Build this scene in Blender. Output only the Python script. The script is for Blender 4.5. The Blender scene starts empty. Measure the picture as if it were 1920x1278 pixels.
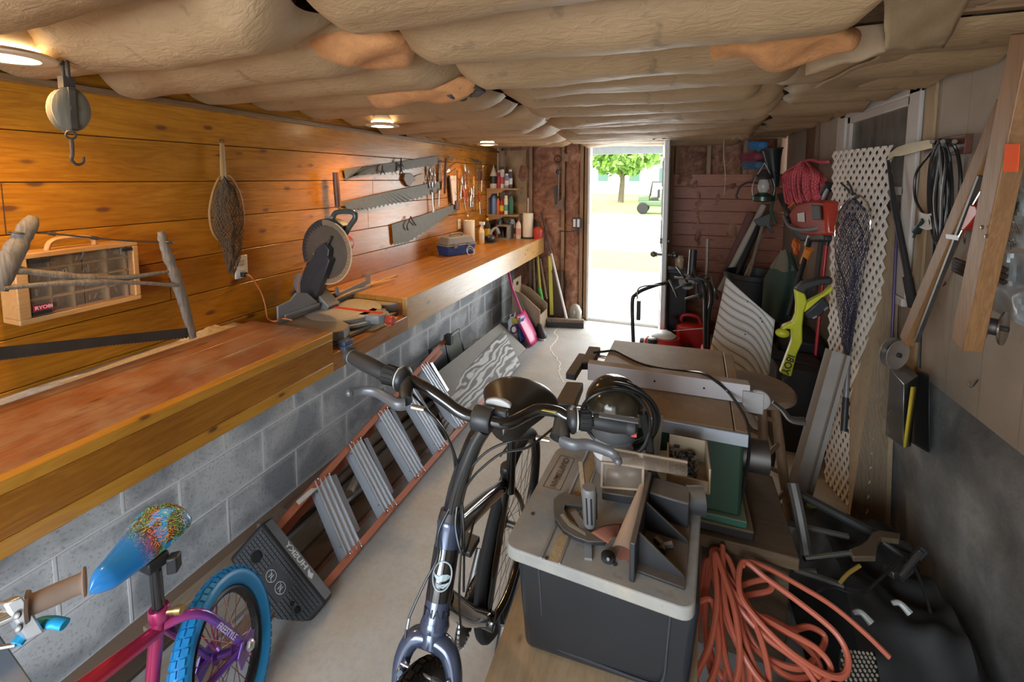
import bpy, bmesh, math, random
from mathutils import Vector, Matrix, noise
random.seed(7)
V = Vector
S = bpy.context.scene
COL = S.collection
pi = math.pi

# ------------------------------------------------------------ camera
F, PX, PY, CH = 826.0, 960.0, 405.0, 1.66
YAW, PIT = math.radians(20.1), math.radians(4.85)
fw = V((-math.sin(YAW)*math.cos(PIT), math.cos(YAW)*math.cos(PIT), -math.sin(PIT)))
rt = V((math.cos(YAW), math.sin(YAW), 0))
upv = rt.cross(fw)
CAM = V((0, 0, CH))
cam_d = bpy.data.cameras.new('camera'); cam = bpy.data.objects.new('camera', cam_d); COL.objects.link(cam)
cam.matrix_world = Matrix(((rt.x, upv.x, -fw.x, 0), (rt.y, upv.y, -fw.y, 0), (rt.z, upv.z, -fw.z, CH), (0, 0, 0, 1)))
cam_d.sensor_width = 36; cam_d.lens = F/1920*36; cam_d.shift_y = -(639-PY)/1920; cam_d.clip_start = .02; cam_d.clip_end = 300
S.camera = cam


def A(u, v, ax, val):
    """where the line of sight through a photo pixel meets a plane of the room (ax 0,1,2 = x,y,z)"""
    d = fw + rt*(u-PX)/F - upv*(v-PY)/F
    return CAM + d*((val-CAM[ax])/d[ax])


# ------------------------------------------------------------ mesh builder
class MB:
    def __init__(s): s.v = []; s.f = []; s.m = []; s.cur = 0
    def add(s, vs, fs):
        b = len(s.v); s.v += [V(p) for p in vs]
        for f in fs: s.f.append([b+i for i in f]); s.m.append(s.cur)
        return s
    def box(s, lo, hi):
        x0, y0, z0 = lo; x1, y1, z1 = hi
        if x0 > x1: x0, x1 = x1, x0
        if y0 > y1: y0, y1 = y1, y0
        if z0 > z1: z0, z1 = z1, z0
        return s.add([(x0,y0,z0),(x1,y0,z0),(x1,y1,z0),(x0,y1,z0),(x0,y0,z1),(x1,y0,z1),(x1,y1,z1),(x0,y1,z1)],
                     [(3,2,1,0),(4,5,6,7),(0,1,5,4),(1,2,6,5),(2,3,7,6),(3,0,4,7)])
    def obox(s, c, ux, uy, uz):
        """box from centre and three half-extent vectors"""
        c = V(c); ux = V(ux); uy = V(uy); uz = V(uz)
        p = [c+a*ux+b*uy+d*uz for d in (-1,1) for a, b in ((-1,-1),(1,-1),(1,1),(-1,1))]
        return s.add(p, [(3,2,1,0),(4,5,6,7),(0,1,5,4),(1,2,6,5),(2,3,7,6),(3,0,4,7)])
    def bar(s, a, b, w, h, up=(0,0,1), ext=0):
        a = V(a); b = V(b); d = (b-a); L = d.length; d.normalize()
        x = d.cross(V(up))
        if x.length < 1e-4: x = d.cross(V((1,0,0)))
        x.normalize(); z = x.cross(d)
        return s.obox((a+b)/2, x*w/2, d*(L/2+ext), z*h/2)
    def tube(s, pts, r, n=10, closed=False, cap=True, flat=1.0, up=None):
        pts = [V(p) for p in pts]; N = len(pts)
        rr = r if isinstance(r, (list, tuple)) else [r]*N
        if len(rr) != N: rr = [rr[0] + (rr[-1]-rr[0])*i/(N-1) for i in range(N)]
        t0 = (pts[1]-pts[0]).normalized()
        ref = V(up) if up else (V((0,0,1)) if abs(t0.z) < .9 else V((1,0,0)))
        nx = (ref - t0*ref.dot(t0)).normalized()
        b = len(s.v)
        for i in range(N):
            if closed: t = pts[(i+1) % N]-pts[i-1]
            else: t = pts[min(i+1,N-1)]-pts[max(i-1,0)]
            if t.length < 1e-9: t = t0.copy()
            t.normalize()
            nx = nx - t*nx.dot(t)
            if nx.length < 1e-6: nx = t.orthogonal()
            nx.normalize(); ny = t.cross(nx)
            for k in range(n):
                a = 2*pi*k/n
                s.v.append(pts[i] + (nx*math.cos(a)*flat + ny*math.sin(a))*rr[i])
        for i in range(N if closed else N-1):
            j = (i+1) % N
            for k in range(n):
                l = (k+1) % n
                s.f.append([b+i*n+k, b+i*n+l, b+j*n+l, b+j*n+k]); s.m.append(s.cur)
        if cap and not closed:
            s.f.append([b+k for k in range(n)][::-1]); s.m.append(s.cur)
            s.f.append([b+(N-1)*n+k for k in range(n)]); s.m.append(s.cur)
        return s
    def cyl(s, a, b, r, r2=None, n=20): return s.tube([a, b], [r, r if r2 is None else r2], n)
    def lathe(s, prof, o=(0,0,0), ax=(0,0,1), n=24, cap=True, sx=1.0, xdir=None):
        """prof = [(radius, height)...] about axis ax from o"""
        o = V(o); ax = V(ax).normalized(); x = (V(xdir) - ax*V(xdir).dot(ax)).normalized() if xdir else ax.orthogonal().normalized(); y = ax.cross(x); b = len(s.v)
        for r, h in prof:
            for k in range(n):
                a = 2*pi*k/n
                s.v.append(o + ax*h + (x*math.cos(a)*sx + y*math.sin(a))*r)
        for i in range(len(prof)-1):
            for k in range(n):
                l = (k+1) % n
                s.f.append([b+i*n+k, b+i*n+l, b+(i+1)*n+l, b+(i+1)*n+k]); s.m.append(s.cur)
        if cap:
            s.f.append([b+k for k in range(n)][::-1]); s.m.append(s.cur)
            s.f.append([b+(len(prof)-1)*n+k for k in range(n)]); s.m.append(s.cur)
        return s
    def prism(s, poly, o, ux, uy, th):
        """2-D outline extruded by th along ux x uy"""
        o = V(o); ux = V(ux); uy = V(uy); n = ux.cross(uy).normalized()
        N = len(poly); a = [o+ux*p[0]+uy*p[1] for p in poly]
        return s.add(a+[p+n*th for p in a], [list(range(N))[::-1], [N+i for i in range(N)]] + [[i, (i+1) % N, N+(i+1) % N, N+i] for i in range(N)])
    def ring(s, c, ax, R, r, n=32, m=8, sx=1.0, xdir=None):
        c = V(c); ax = V(ax).normalized(); x = V(xdir).normalized() if xdir else ax.orthogonal().normalized(); y = ax.cross(x)
        return s.tube([c+(x*math.cos(2*pi*i/n)*sx+y*math.sin(2*pi*i/n))*R for i in range(n)], r, m, closed=True)
    def grid(s, fn, nu, nv, closed_u=False):
        b = len(s.v)
        for i in range(nu+1):
            for j in range(nv+1): s.v.append(V(fn(i/nu, j/nv)))
        for i in range(nu):
            for j in range(nv):
                q = b+i*(nv+1)+j
                s.f.append([q, q+1, q+nv+2, q+nv+1]); s.m.append(s.cur)
        return s
    def ball(s, c, r, n=16, m=10):
        c = V(c); r = V((r,r,r)) if not hasattr(r, '__len__') else V(r)
        return s.grid(lambda a, b: c+V((r.x*math.sin(pi*b)*math.cos(2*pi*a), r.y*math.sin(pi*b)*math.sin(2*pi*a), r.z*math.cos(pi*b))), n, m)
    def build(s, name, mats, parent=None, bevel=0, solid=0, ang=40, sub=0, kind=None, label=None, seg=2):
        me = bpy.data.meshes.new(name)
        base = V((0,0,0))
        if parent is not None: base = V(parent.get('_b', (0,0,0)))
        elif kind != 'structure':
            lo = [min(p[i] for p in s.v) for i in range(3)]; hi = [max(p[i] for p in s.v) for i in range(3)]
            base = V(((lo[0]+hi[0])/2, (lo[1]+hi[1])/2, lo[2]))
        me.from_pydata([p-base for p in s.v], [], s.f)
        if not isinstance(mats, (list, tuple)): mats = [mats]
        for m in mats: me.materials.append(m)
        me.polygons.foreach_set('material_index', s.m)
        bm = bmesh.new(); bm.from_mesh(me)
        bmesh.ops.recalc_face_normals(bm, faces=bm.faces); bm.to_mesh(me); bm.free()
        me.polygons.foreach_set('use_smooth', [True]*len(me.polygons))
        me.set_sharp_from_angle(angle=math.radians(ang))
        o = bpy.data.objects.new(name, me); COL.objects.link(o)
        if parent is not None: o.parent = parent
        else: o.location = base
        o['_b'] = tuple(base)
        if solid:
            md = o.modifiers.new('thick', 'SOLIDIFY'); md.thickness = solid; md.offset = 0
        if sub:
            md = o.modifiers.new('sub', 'SUBSURF'); md.levels = sub; md.render_levels = sub
        if bevel:
            md = o.modifiers.new('bevel', 'BEVEL'); md.width = bevel; md.segments = seg; md.limit_method = 'ANGLE'; md.angle_limit = math.radians(35)
        if kind: o['kind'] = kind
        if label: o['label'] = label
        return o


def tag(o, label=None, cat=None, group=None, kind=None):
    if label: o['label'] = label
    if cat: o['category'] = cat
    if group: o['group'] = group
    if kind: o['kind'] = kind
    return o


def thing(name, loc, label, cat, group=None):
    o = bpy.data.objects.new(name, None); COL.objects.link(o); o.location = V(loc); o.empty_display_size = .05
    o['_b'] = tuple(V(loc))
    return tag(o, label, cat, group)


def dup(root, loc, rotz=0.0, label=None, group=None, rot=None, scale=None):
    r = root.copy(); COL.objects.link(r); r.location = V(loc); r.rotation_euler = rot if rot else (0, 0, rotz)
    if scale: r.scale = (scale,)*3 if not hasattr(scale, '__len__') else scale
    if label: r['label'] = label
    if group: r['group'] = group
    for ch in list(root.children):
        c = ch.copy(); COL.objects.link(c); c.parent = r
        for g in list(ch.children):
            d = g.copy(); COL.objects.link(d); d.parent = c
    return r


def spl(pts, k=8, closed=False):
    """Catmull-Rom through the points"""
    P = [V(p) for p in pts]; N = len(P); out = []
    for i in range(N if closed else N-1):
        if closed: a, b, c, d = P[i-1], P[i], P[(i+1) % N], P[(i+2) % N]
        else: a, b, c, d = P[max(i-1,0)], P[i], P[i+1], P[min(i+2,N-1)]
        for j in range(k):
            t = j/k
            out.append(.5*((2*b)+(c-a)*t+(2*a-5*b+4*c-d)*t*t+(3*b-a-3*c+d)*t**3))
    if not closed: out.append(P[-1])
    return out


def lettering(txt, o, ux, uy, size, mat, parent, name='lettering', ext=.0006, align='CENTER', label=None, bold=0, spacing=1.0):
    """raised letters: o = centre, ux = reading direction, uy = up"""
    cu = bpy.data.curves.new(name, 'FONT'); cu.body = txt; cu.size = size; cu.extrude = ext; cu.offset = bold
    cu.align_x = align; cu.align_y = 'CENTER'; cu.space_character = spacing
    ob = bpy.data.objects.new(name, cu); COL.objects.link(ob)
    cu.materials.append(mat)
    COL.objects.unlink(ob); S.view_layers[0].update(); tmp = ob
    COL.objects.link(tmp); dgp = bpy.context.evaluated_depsgraph_get(); me = bpy.data.meshes.new_from_object(tmp.evaluated_get(dgp)); bpy.data.objects.remove(tmp); me.name = name
    ob = bpy.data.objects.new(name, me); COL.objects.link(ob)
    if not me.materials: me.materials.append(mat)
    ux = V(ux).normalized(); n = ux.cross(V(uy)).normalized(); uy = n.cross(ux)
    base = V(parent.get('_b', (0,0,0))) if parent is not None else V((0,0,0))
    q = V(o)-base
    ob.parent = parent
    ob.matrix_local = Matrix(((ux.x,uy.x,n.x,q.x),(ux.y,uy.y,n.y,q.y),(ux.z,uy.z,n.z,q.z),(0,0,0,1)))
    if label: ob['label'] = label
    return ob


# ------------------------------------------------------------ materials
def nt(name):
    m = bpy.data.materials.new(name); m.use_nodes = True
    t = m.node_tree; b = t.nodes['Principled BSDF']
    return m, t, b
def N(t, ty, **kw):
    n = t.nodes.new(ty)
    for k, v in kw.items():
        if k in n.inputs: n.inputs[k].default_value = v
        else: setattr(n, k, v)
    return n
def L(t, a, b): t.links.new(a, b)
def ramp(t, fac, stops):
    r = t.nodes.new('ShaderNodeValToRGB'); e = r.color_ramp.elements
    while len(e) < len(stops): e.new(.5)
    for i, (p, c) in enumerate(stops): e[i].position = p; e[i].color = (*c, 1) if len(c) == 3 else c
    L(t, fac, r.inputs[0]); return r.outputs[0]
def mixc(t, f, a, b, mode='MIX'):
    n = t.nodes.new('ShaderNodeMix'); n.data_type = 'RGBA'; n.blend_type = mode
    for sock, val in ((n.inputs[0], f), (n.inputs[6], a), (n.inputs[7], b)):
        if isinstance(val, (int, float)): sock.default_value = val
        elif isinstance(val, tuple): sock.default_value = (*val, 1) if len(val) == 3 else val
        else: L(t, val, sock)
    return n.outputs[2]
def mth(t, op, a, b=None, c=None):
    n = t.nodes.new('ShaderNodeMath'); n.operation = op
    for i, v in enumerate((a, b, c)):
        if v is None: continue
        if isinstance(v, (int, float)): n.inputs[i].default_value = v
        else: L(t, v, n.inputs[i])
    return n.outputs[0]
def coords(t, scale=(1,1,1), rot=(0,0,0), loc=(0,0,0)):
    c = t.nodes.new('ShaderNodeTexCoord'); m = t.nodes.new('ShaderNodeMapping')
    m.inputs['Scale'].default_value = scale; m.inputs['Rotation'].default_value = rot; m.inputs['Location'].default_value = loc
    L(t, c.outputs['Object'], m.inputs[0]); return m.outputs[0]
def noi(t, vec, scale=5, detail=4, rough=.5, dist=0):
    n = t.nodes.new('ShaderNodeTexNoise'); n.inputs['Scale'].default_value = scale; n.inputs['Detail'].default_value = detail
    n.inputs['Roughness'].default_value = rough; n.inputs['Distortion'].default_value = dist
    L(t, vec, n.inputs['Vector']); return n.outputs['Fac']
def bump(t, b, h, strength=.3, dist=.01):
    n = t.nodes.new('ShaderNodeBump'); n.inputs['Strength'].default_value = strength; n.inputs['Distance'].default_value = dist
    L(t, h, n.inputs['Height']); L(t, n.outputs[0], b.inputs['Normal'])

_mc = {}
def plain(name, col=(.5,.5,.5), rough=.5, metal=0, var=.15, scale=14, bmp=0, dust=0, dustcol=(.42,.33,.22), coat=0, emit=None):
    key = (name)
    if key in _mc: return _mc[key]
    m, t, b = nt(name); co = coords(t)
    n = noi(t, co, scale, 5, .6)
    c = mixc(t, n, tuple(x*(1-var) for x in col), tuple(min(1, x*(1+var)) for x in col))
    if dust:
        g = t.nodes.new('ShaderNodeNewGeometry'); sp = t.nodes.new('ShaderNodeSeparateXYZ'); L(t, g.outputs['Normal'], sp.inputs[0])
        up = ramp(t, sp.outputs[2], [(.35, (0,0,0)), (.85, (1,1,1))])
        dn = ramp(t, noi(t, co, 9, 6, .65), [(.3, (.45,.45,.45)), (.62, (1,1,1))])
        f = mth(t, 'MULTIPLY', mth(t, 'MULTIPLY', up, dn), dust)
        c = mixc(t, f, c, dustcol)
        b.inputs['Metallic'].default_value = metal*.6
        rr = mth(t, 'MULTIPLY_ADD', f, .6, rough); L(t, rr, b.inputs['Roughness'])
    else:
        L(t, mth(t, 'MULTIPLY_ADD', n, .2, max(0, rough-.1)), b.inputs['Roughness'])
    b.inputs['Metallic'].default_value = metal
    L(t, c, b.inputs['Base Color'])
    if coat: b.inputs['Coat Weight'].default_value = coat; b.inputs['Coat Roughness'].default_value = .08
    if bmp: bump(t, b, noi(t, co, scale*4, 4, .6), bmp, .003)
    if emit: b.inputs['Emission Color'].default_value = (*col, 1); b.inputs['Emission Strength'].default_value = emit
    _mc[key] = m; return m

def wood(name, c1, c2, axis=1, width=0, wax=2, woff=0, rough=.4, knots=.0, gs=1.0, coat=0, dust=0, tone=.35, knotc=(.12,.04,.015), stretch=9):
    """grain runs along axis; planks of the given width are told apart across wax"""
    if name in _mc: return _mc[name]
    m, t, b = nt(name)
    co = coords(t)
    sp = t.nodes.new('ShaderNodeSeparateXYZ'); L(t, co, sp.inputs[0])
    if width:
        row = mth(t, 'FLOOR', mth(t, 'DIVIDE', mth(t, 'SUBTRACT', sp.outputs[wax], woff), width))
        wn = t.nodes.new('ShaderNodeTexWhiteNoise'); wn.noise_dimensions = '1D'; L(t, row, wn.inputs['W'])
        rnd = wn.outputs['Value']
        off = t.nodes.new('ShaderNodeCombineXYZ')
        L(t, mth(t, 'MULTIPLY', rnd, 13.7), off.inputs[axis])
        av = t.nodes.new('ShaderNodeVectorMath'); av.operation = 'ADD'; L(t, co, av.inputs[0]); L(t, off.outputs[0], av.inputs[1]); co = av.outputs[0]
    else: rnd = None
    sc = [stretch*gs]*3; sc[axis] = gs
    mp = t.nodes.new('ShaderNodeMapping'); mp.inputs['Scale'].default_value = sc; L(t, co, mp.inputs[0])
    n1 = noi(t, mp.outputs[0], 1.6, 4, .55, .8)
    rings = mth(t, 'FRACT', mth(t, 'MULTIPLY', n1, 9))
    rings = mth(t, 'ABSOLUTE', mth(t, 'SUBTRACT', rings, .5))
    sc2 = [60*gs]*3; sc2[axis] = 2.5*gs
    mp2 = t.nodes.new('ShaderNodeMapping'); mp2.inputs['Scale'].default_value = sc2; L(t, co, mp2.inputs[0])
    fine = noi(t, mp2.outputs[0], 1.5, 3, .6)
    fac = mth(t, 'ADD', mth(t, 'MULTIPLY', rings, .75), mth(t, 'MULTIPLY', fine, .6))
    c = ramp(t, fac, [(.15, c2), (.75, c1)])
    if rnd:
        c = mixc(t, mth(t, 'MULTIPLY', rnd, tone), c, tuple(x*.5 for x in c2))
    blot = noi(t, co, 3.0, 3, .5)
    c = mixc(t, ramp(t, blot, [(.35, (0,0,0)), (.75, (.45,.45,.45))]), c, tuple(x*.62 for x in c2))
    if knots:
        sk = [9.0]*3; sk[axis] = 4.2
        mk = t.nodes.new('ShaderNodeMapping'); mk.inputs['Scale'].default_value = sk; L(t, co, mk.inputs[0])
        vo = t.nodes.new('ShaderNodeTexVoronoi'); vo.inputs['Scale'].default_value = 1.25; L(t, mk.outputs[0], vo.inputs['Vector'])
        kk = ramp(t, vo.outputs['Distance'], [(.0, (1,1,1)), (.055+.04*knots, (.85,.85,.85)), (.10+.05*knots, (.15,.15,.15)), (.2, (0,0,0))])
        c = mixc(t, kk, c, knotc)
    if dust:
        g = t.nodes.new('ShaderNodeNewGeometry'); s2 = t.nodes.new('ShaderNodeSeparateXYZ'); L(t, g.outputs['Normal'], s2.inputs[0])
        dn = ramp(t, noi(t, coords(t), 6, 7, .7), [(.42, (0,0,0)), (.7, (1,1,1))])
        c = mixc(t, mth(t, 'MULTIPLY', mth(t, 'MULTIPLY', dn, ramp(t, s2.outputs[2], [(.5, (0,0,0)), (.9, (1,1,1))])), dust), c, (.5,.38,.24))
    L(t, c, b.inputs['Base Color'])
    L(t, mth(t, 'MULTIPLY_ADD', fine, .25, max(.05, rough-.12)), b.inputs['Roughness'])
    if coat: b.inputs['Coat Weight'].default_value = coat; b.inputs['Coat Roughness'].default_value = .22
    bump(t, b, fac, .12, .004)
    _mc[name] = m; return m

def glass(name, col=(1,1,1), rough=.03, alpha=.25):
    if name in _mc: return _mc[name]
    m, t, b = nt(name)
    b.inputs['Base Color'].default_value = (*col, 1); b.inputs['Roughness'].default_value = rough
    b.inputs['Alpha'].default_value = alpha; b.inputs['Specular IOR Level'].default_value = .8
    _mc[name] = m; return m

BLACK = plain('black_plastic', (.018,.018,.02), .42, 0, .2, 20, dust=.12)
BLACKM = plain('black_gloss_paint', (.012,.012,.013), .2, 0, .1, coat=.6)
RUBBER = plain('rubber', (.02,.02,.02), .75, 0, .3, 30, .3)
STEEL = plain('steel', (.5,.5,.5), .3, 1, .15)
DSTEEL = plain('dark_steel', (.16,.15,.14), .45, .9, .4, 18, .1)
ALU = plain('aluminium', (.62,.64,.67), .36, .85, .12, 12)
WHITE = plain('white_plastic', (.75,.73,.7), .45)
GREYP = plain('grey_plastic', (.2,.2,.2), .5)
RED = plain('red_paint', (.45,.02,.02), .35, 0, .2, coat=.3)
ORANGE = plain('orange_plastic', (.8,.16,.03), .4)
YELLOW = plain('yellow_green_plastic', (.55,.55,.03), .4, 0, .1)
CHROME = plain('chrome', (.75,.75,.75), .12, 1, .05)
TAN = wood('weathered_wood', (.27,.2,.14), (.13,.09,.06), 2, rough=.7)
GREYW = wood('driftwood', (.24,.19,.145), (.1,.08,.06), 2, rough=.8, gs=1.6)
RAWY = wood('raw_lumber', (.5,.32,.17), (.36,.21,.1), 1, rough=.6, knots=.3)
RAWZ = wood('raw_lumber_upright', (.40,.24,.13), (.28,.15,.07), 2, rough=.65, knots=.3)
RAWX = wood('raw_lumber_cross', (.42,.25,.13), (.30,.16,.075), 0, rough=.65, knots=.3)
# ============================================================ SHELL
XL, XW, XB, XR, YE, YB = -1.82, -2.05, -1.47, 1.05, 5.08, -1.6
PINE = wood('varnished_pine', (.56,.225,.016), (.34,.11,.006), 1, .1725, 2, .613+.0, rough=.28, knots=.8, coat=.25, tone=.3)
m, t, b = nt('concrete_floor'); co = coords(t)
n1 = noi(t, co, 1.6, 6, .6); n2 = noi(t, co, 40, 5, .7); n3 = noi(t, co, 5, 6, .65, .6)
c = ramp(t, n1, [(.3, (.34,.34,.33)), (.7, (.50,.50,.49))])
c = mixc(t, ramp(t, n3, [(.45, (0,0,0)), (.75, (.35,.35,.35))]), c, (.42,.30,.2))
c = mixc(t, ramp(t, n2, [(.3, (.25,.25,.25)), (.55, (0,0,0))]), c, (.2,.18,.16))
L(t, c, b.inputs['Base Color']); b.inputs['Roughness'].default_value = .62; bump(t, b, n2, .15, .004)
CONC = m
def blockmat(name, c1, c2, mort, white):
    m, t, b = nt(name); co = coords(t)
    sp = t.nodes.new('ShaderNodeSeparateXYZ'); L(t, co, sp.inputs[0]); cb = t.nodes.new('ShaderNodeCombineXYZ')
    L(t, mth(t, 'ADD', sp.outputs[1], .034+.38*10), cb.inputs[0]); L(t, mth(t, 'ADD', sp.outputs[2], .2125*4-.035), cb.inputs[1])
    br = t.nodes.new('ShaderNodeTexBrick'); L(t, cb.outputs[0], br.inputs['Vector'])
    br.offset = .5; br.inputs['Scale'].default_value = 1; br.inputs['Brick Width'].default_value = .38; br.inputs['Row Height'].default_value = .2125
    br.inputs['Mortar Size'].default_value = .007; br.inputs['Mortar Smooth'].default_value = .5; br.inputs['Bias'].default_value = 0
    br.inputs['Color1'].default_value = (*c1, 1); br.inputs['Color2'].default_value = (*c2, 1); br.inputs['Mortar'].default_value = (*mort, 1)
    b2 = t.nodes.new('ShaderNodeTexBrick'); L(t, cb.outputs[0], b2.inputs['Vector'])
    b2.offset = .5; b2.inputs['Scale'].default_value = 1; b2.inputs['Brick Width'].default_value = .38; b2.inputs['Row Height'].default_value = .2125
    b2.inputs['Mortar Size'].default_value = .03; b2.inputs['Mortar Smooth'].default_value = 1
    big = noi(t, co, 3.4, 4, .55, .6); fine = noi(t, co, 90, 3, .7)
    wf = mth(t, 'ADD', ramp(t, big, [(.44, (0,0,0)), (.62, (.8,.8,.8))]), mth(t, 'MULTIPLY', b2.outputs['Fac'], .5))
    c = mixc(t, mth(t, 'MULTIPLY', wf, white), br.outputs['Color'], (.70,.72,.73))
    c = mixc(t, ramp(t, fine, [(.34, (.42,.42,.42)), (.46, (0,0,0))]), c, (.12,.125,.13))
    c = mixc(t, mth(t, 'MULTIPLY', br.outputs['Fac'], .9), c, mort)
    L(t, c, b.inputs['Base Color']); b.inputs['Roughness'].default_value = .85
    h = mth(t, 'ADD', mth(t, 'MULTIPLY', fine, .2), mth(t, 'MULTIPLY', br.outputs['Fac'], 1.2))
    bump(t, b, h, .6, .006); return m
BLOCK = blockmat('concrete_block', (.38,.405,.43), (.31,.33,.355), (.80,.81,.82), 1.0)
m, t, b = nt('painted_plywood'); co = coords(t); sp = t.nodes.new('ShaderNodeSeparateXYZ'); L(t, co, sp.inputs[0])
g = mth(t, 'FRACT', mth(t, 'DIVIDE', sp.outputs[1], .2))
c = ramp(t, noi(t, co, 2.2, 5, .6), [(.3, (.27,.20,.14)), (.7, (.38,.30,.22))])
c = mixc(t, ramp(t, noi(t, co, 9, 6, .8), [(.58, (0,0,0)), (.75, (.5,.5,.5))]), c, (.22,.14,.08))
c = mixc(t, ramp(t, g, [(0, (.7,.7,.7)), (.015, (.7,.7,.7)), (.035, (0,0,0))]), c, (.2,.15,.1))
L(t, c, b.inputs['Base Color']); b.inputs['Roughness'].default_value = .6; bump(t, b, noi(t, co, 30, 3), .1, .003); PLY = m
m, t, b = nt('foundation_concrete'); co = coords(t)
c = ramp(t, noi(t, co, 2.5, 7, .65), [(.3, (.06,.055,.05)), (.55, (.17,.155,.135)), (.75, (.32,.30,.27))])
L(t, c, b.inputs['Base Color']); b.inputs['Roughness'].default_value = .9; bump(t, b, noi(t, co, 14, 6, .7), .5, .01); FOUND = m
m, t, b = nt('kraft_paper'); co = coords(t)
wr = noi(t, coords(t, (4,13,4)), 4, 6, .62, .8); st = noi(t, coords(t, (1,1,1)), 1.3, 4, .6)
c = ramp(t, st, [(.25, (.29,.175,.080)), (.7, (.42,.27,.14))])
c = mixc(t, ramp(t, wr, [(.36, (.22,.22,.22)), (.48, (0,0,0))]), c, (.24,.14,.06))
c = mixc(t, ramp(t, noi(t, co, 12, 3), [(.66, (0,0,0)), (.72, (.7,.7,.7))]), c, (.2,.13,.07))
L(t, c, b.inputs['Base Color']); b.inputs['Roughness'].default_value = .62; bump(t, b, wr, .38, .02); KRAFT = m
m, t, b = nt('fiberglass_insulation'); co = coords(t)
c = ramp(t, noi(t, co, 6, 8, .75, 1.0), [(.3, (.12,.05,.03)), (.5, (.44,.20,.12)), (.68, (.66,.38,.26))])
L(t, c, b.inputs['Base Color']); b.inputs['Roughness'].default_value = .95; bump(t, b, noi(t, co, 11, 8, .75, .8), 1, .04); PINKF = m
JOIST = wood('old_joist', (.34,.20,.10), (.2,.105,.05), 0, rough=.75)
CEDAR = wood('cedar_board', (.46,.17,.085), (.31,.095,.045), 0, .13, 2, .02, rough=.5, knots=.3, tone=.25)

MB().box((-2.4,YB-.2,-.12),(1.5,YE+.12,0)).build('floor', CONC, kind='structure')
# crack in the slab
w = [A(u, v, 2, .0015) for u, v in [(1052,608),(1040,622),(1046,634),(1032,650),(1038,664),(1050,682),(1048,700),(1056,716)]]
cr = MB(); w = spl(w, 6)
w = [p+V((noise.noise(p*30)*.02, noise.noise(p*30+V((5,5,5)))*.02, 0)) for p in w]
cr.tube(w, .006, 6, flat=.2)
cr.build('trim_10', plain('crack_filler', (.72,.7,.66), .8), kind='structure')

# left: block stem wall, ledge, board wall
MB().box((-2.25,YB,-.1),(XL,1.55,.92)).box((-2.25,1.55,-.1),(XL,2.15,.815)).box((-2.25,2.15,-.1),(XL,YE,.92)).build('wall_left_foundation', BLOCK, kind='structure')
wl = MB()
z = .958-.1725*1; k = 0
while z < 2.2:
    wl.box((XW-.02, YB, z+.0016), (XW, YE, z+.1725-.0016)); z += .1725
wl.cur = 1; wl.box((XW-.08, YB, .8), (XW-.014, YE, 2.3))
wl.build('wall_left', [PINE, plain('dark_gap', (.05,.02,.008), .9)], kind='structure', bevel=.002, seg=1)
for y0, z0 in ((.775+.0,1.475),(2.60,1.30),(3.22,1.13),(1.26,1.13),(2.66,1.475),(3.5,1.65),(4.45,1.65)):
    MB().box((XW-.001, y0, z0+.0), (XW+.0006, y0+.003, z0+.17)).build('trim_joint', plain('dark_gap', (0,0,0)), kind='structure')
LEDGE = plain('dusty_ledge', (.30,.25,.20), .85, 0, .4, 16, .5)
MB().box((XW, YB, .921), (-1.933, 1.54, .945)).build('trim_ledge', LEDGE, kind='structure')
MB().box((XW, YB, 1.975), (XW+.02, YE, 2.0)).build('trim_1', wood('top_trim', (.22,.12,.05), (.14,.07,.03), 1), kind='structure', bevel=.003)

# right: foundation, plywood
fn = MB()
def fnd(a, b):
    y = YB+(YE-YB)*a; z = .80*b
    p = V((XR+.02, y, z)); bulge = .02+.05*noise.noise(V((y*1.2, z*2.5, 3)))+.02*noise.noise(V((y*5, z*7, 9)))
    return (XR-.0-max(0, bulge)*(1 if b < .97 else 0), y, z)
fn.grid(fnd, 90, 12)
fn.box((XR+.02,YB,-.1),(XR+.3,YE,.795))
fn.build('wall_right_foundation', FOUND, kind='structure')
# sloping rough fillet at the foot of the wall near the camera
wr_ = MB()
wy0, wy1 = 2.63, 3.46
for lo, hi in (((XR,YB,.79),(XR+.02,wy0,2.4)), ((XR,wy1,.79),(XR+.02,YE,2.4)), ((XR,wy0,.79),(XR+.02,wy1,1.16)), ((XR,wy0,2.12),(XR+.02,wy1,2.4))): wr_.box(lo, hi)
wr_.build('wall_right', PLY, kind='structure')
WTRIM = plain('window_paint', (.52,.46,.40), .5, 0, .12)
wi = MB()
for lo, hi in (((XR-.02,wy0-.1,1.1),(XR,wy0,2.15)), ((XR-.02,wy1,1.1),(XR,wy1+.09,2.15)), ((XR-.02,wy0-.1,2.05),(XR,wy1+.09,2.15)), ((XR-.03,wy0-.1,1.06),(XR,wy1+.09,1.1))): wi.box(lo, hi)
wi.box((XR-.045,wy0-.12,2.14),(XR,wy1+.11,2.165))
wo = wi.build('window_1', WTRIM, kind='structure', bevel=.006)
sh = MB()
for lo, hi in (((XR-.005,wy0,1.1),(XR+.03,wy0+.045,2.06)), ((XR-.005,wy1-.045,1.1),(XR+.03,wy1,2.06)), ((XR-.005,wy0,2.01),(XR+.03,wy1,2.06)), ((XR-.005,wy0,1.58),(XR+.03,wy1,1.62)), ((XR-.005,wy0,1.1),(XR+.03,wy1,1.16))): sh.box(lo, hi)
sh.build('window_frame', WTRIM, wo, bevel=.004)
gl, t, b = nt('dusty_glass'); b.inputs['Roughness'].default_value = .25
L(t, ramp(t, noi(t, coords(t, (1,3,1)), 3, 6, .6), [(.3, (.07,.06,.05)), (.7, (.19,.17,.14))]), b.inputs['Base Color'])
MB().box((XR+.012, wy0+.04, 1.14), (XR+.018, wy1-.04, 2.03)).build('pane', gl, wo)
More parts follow.
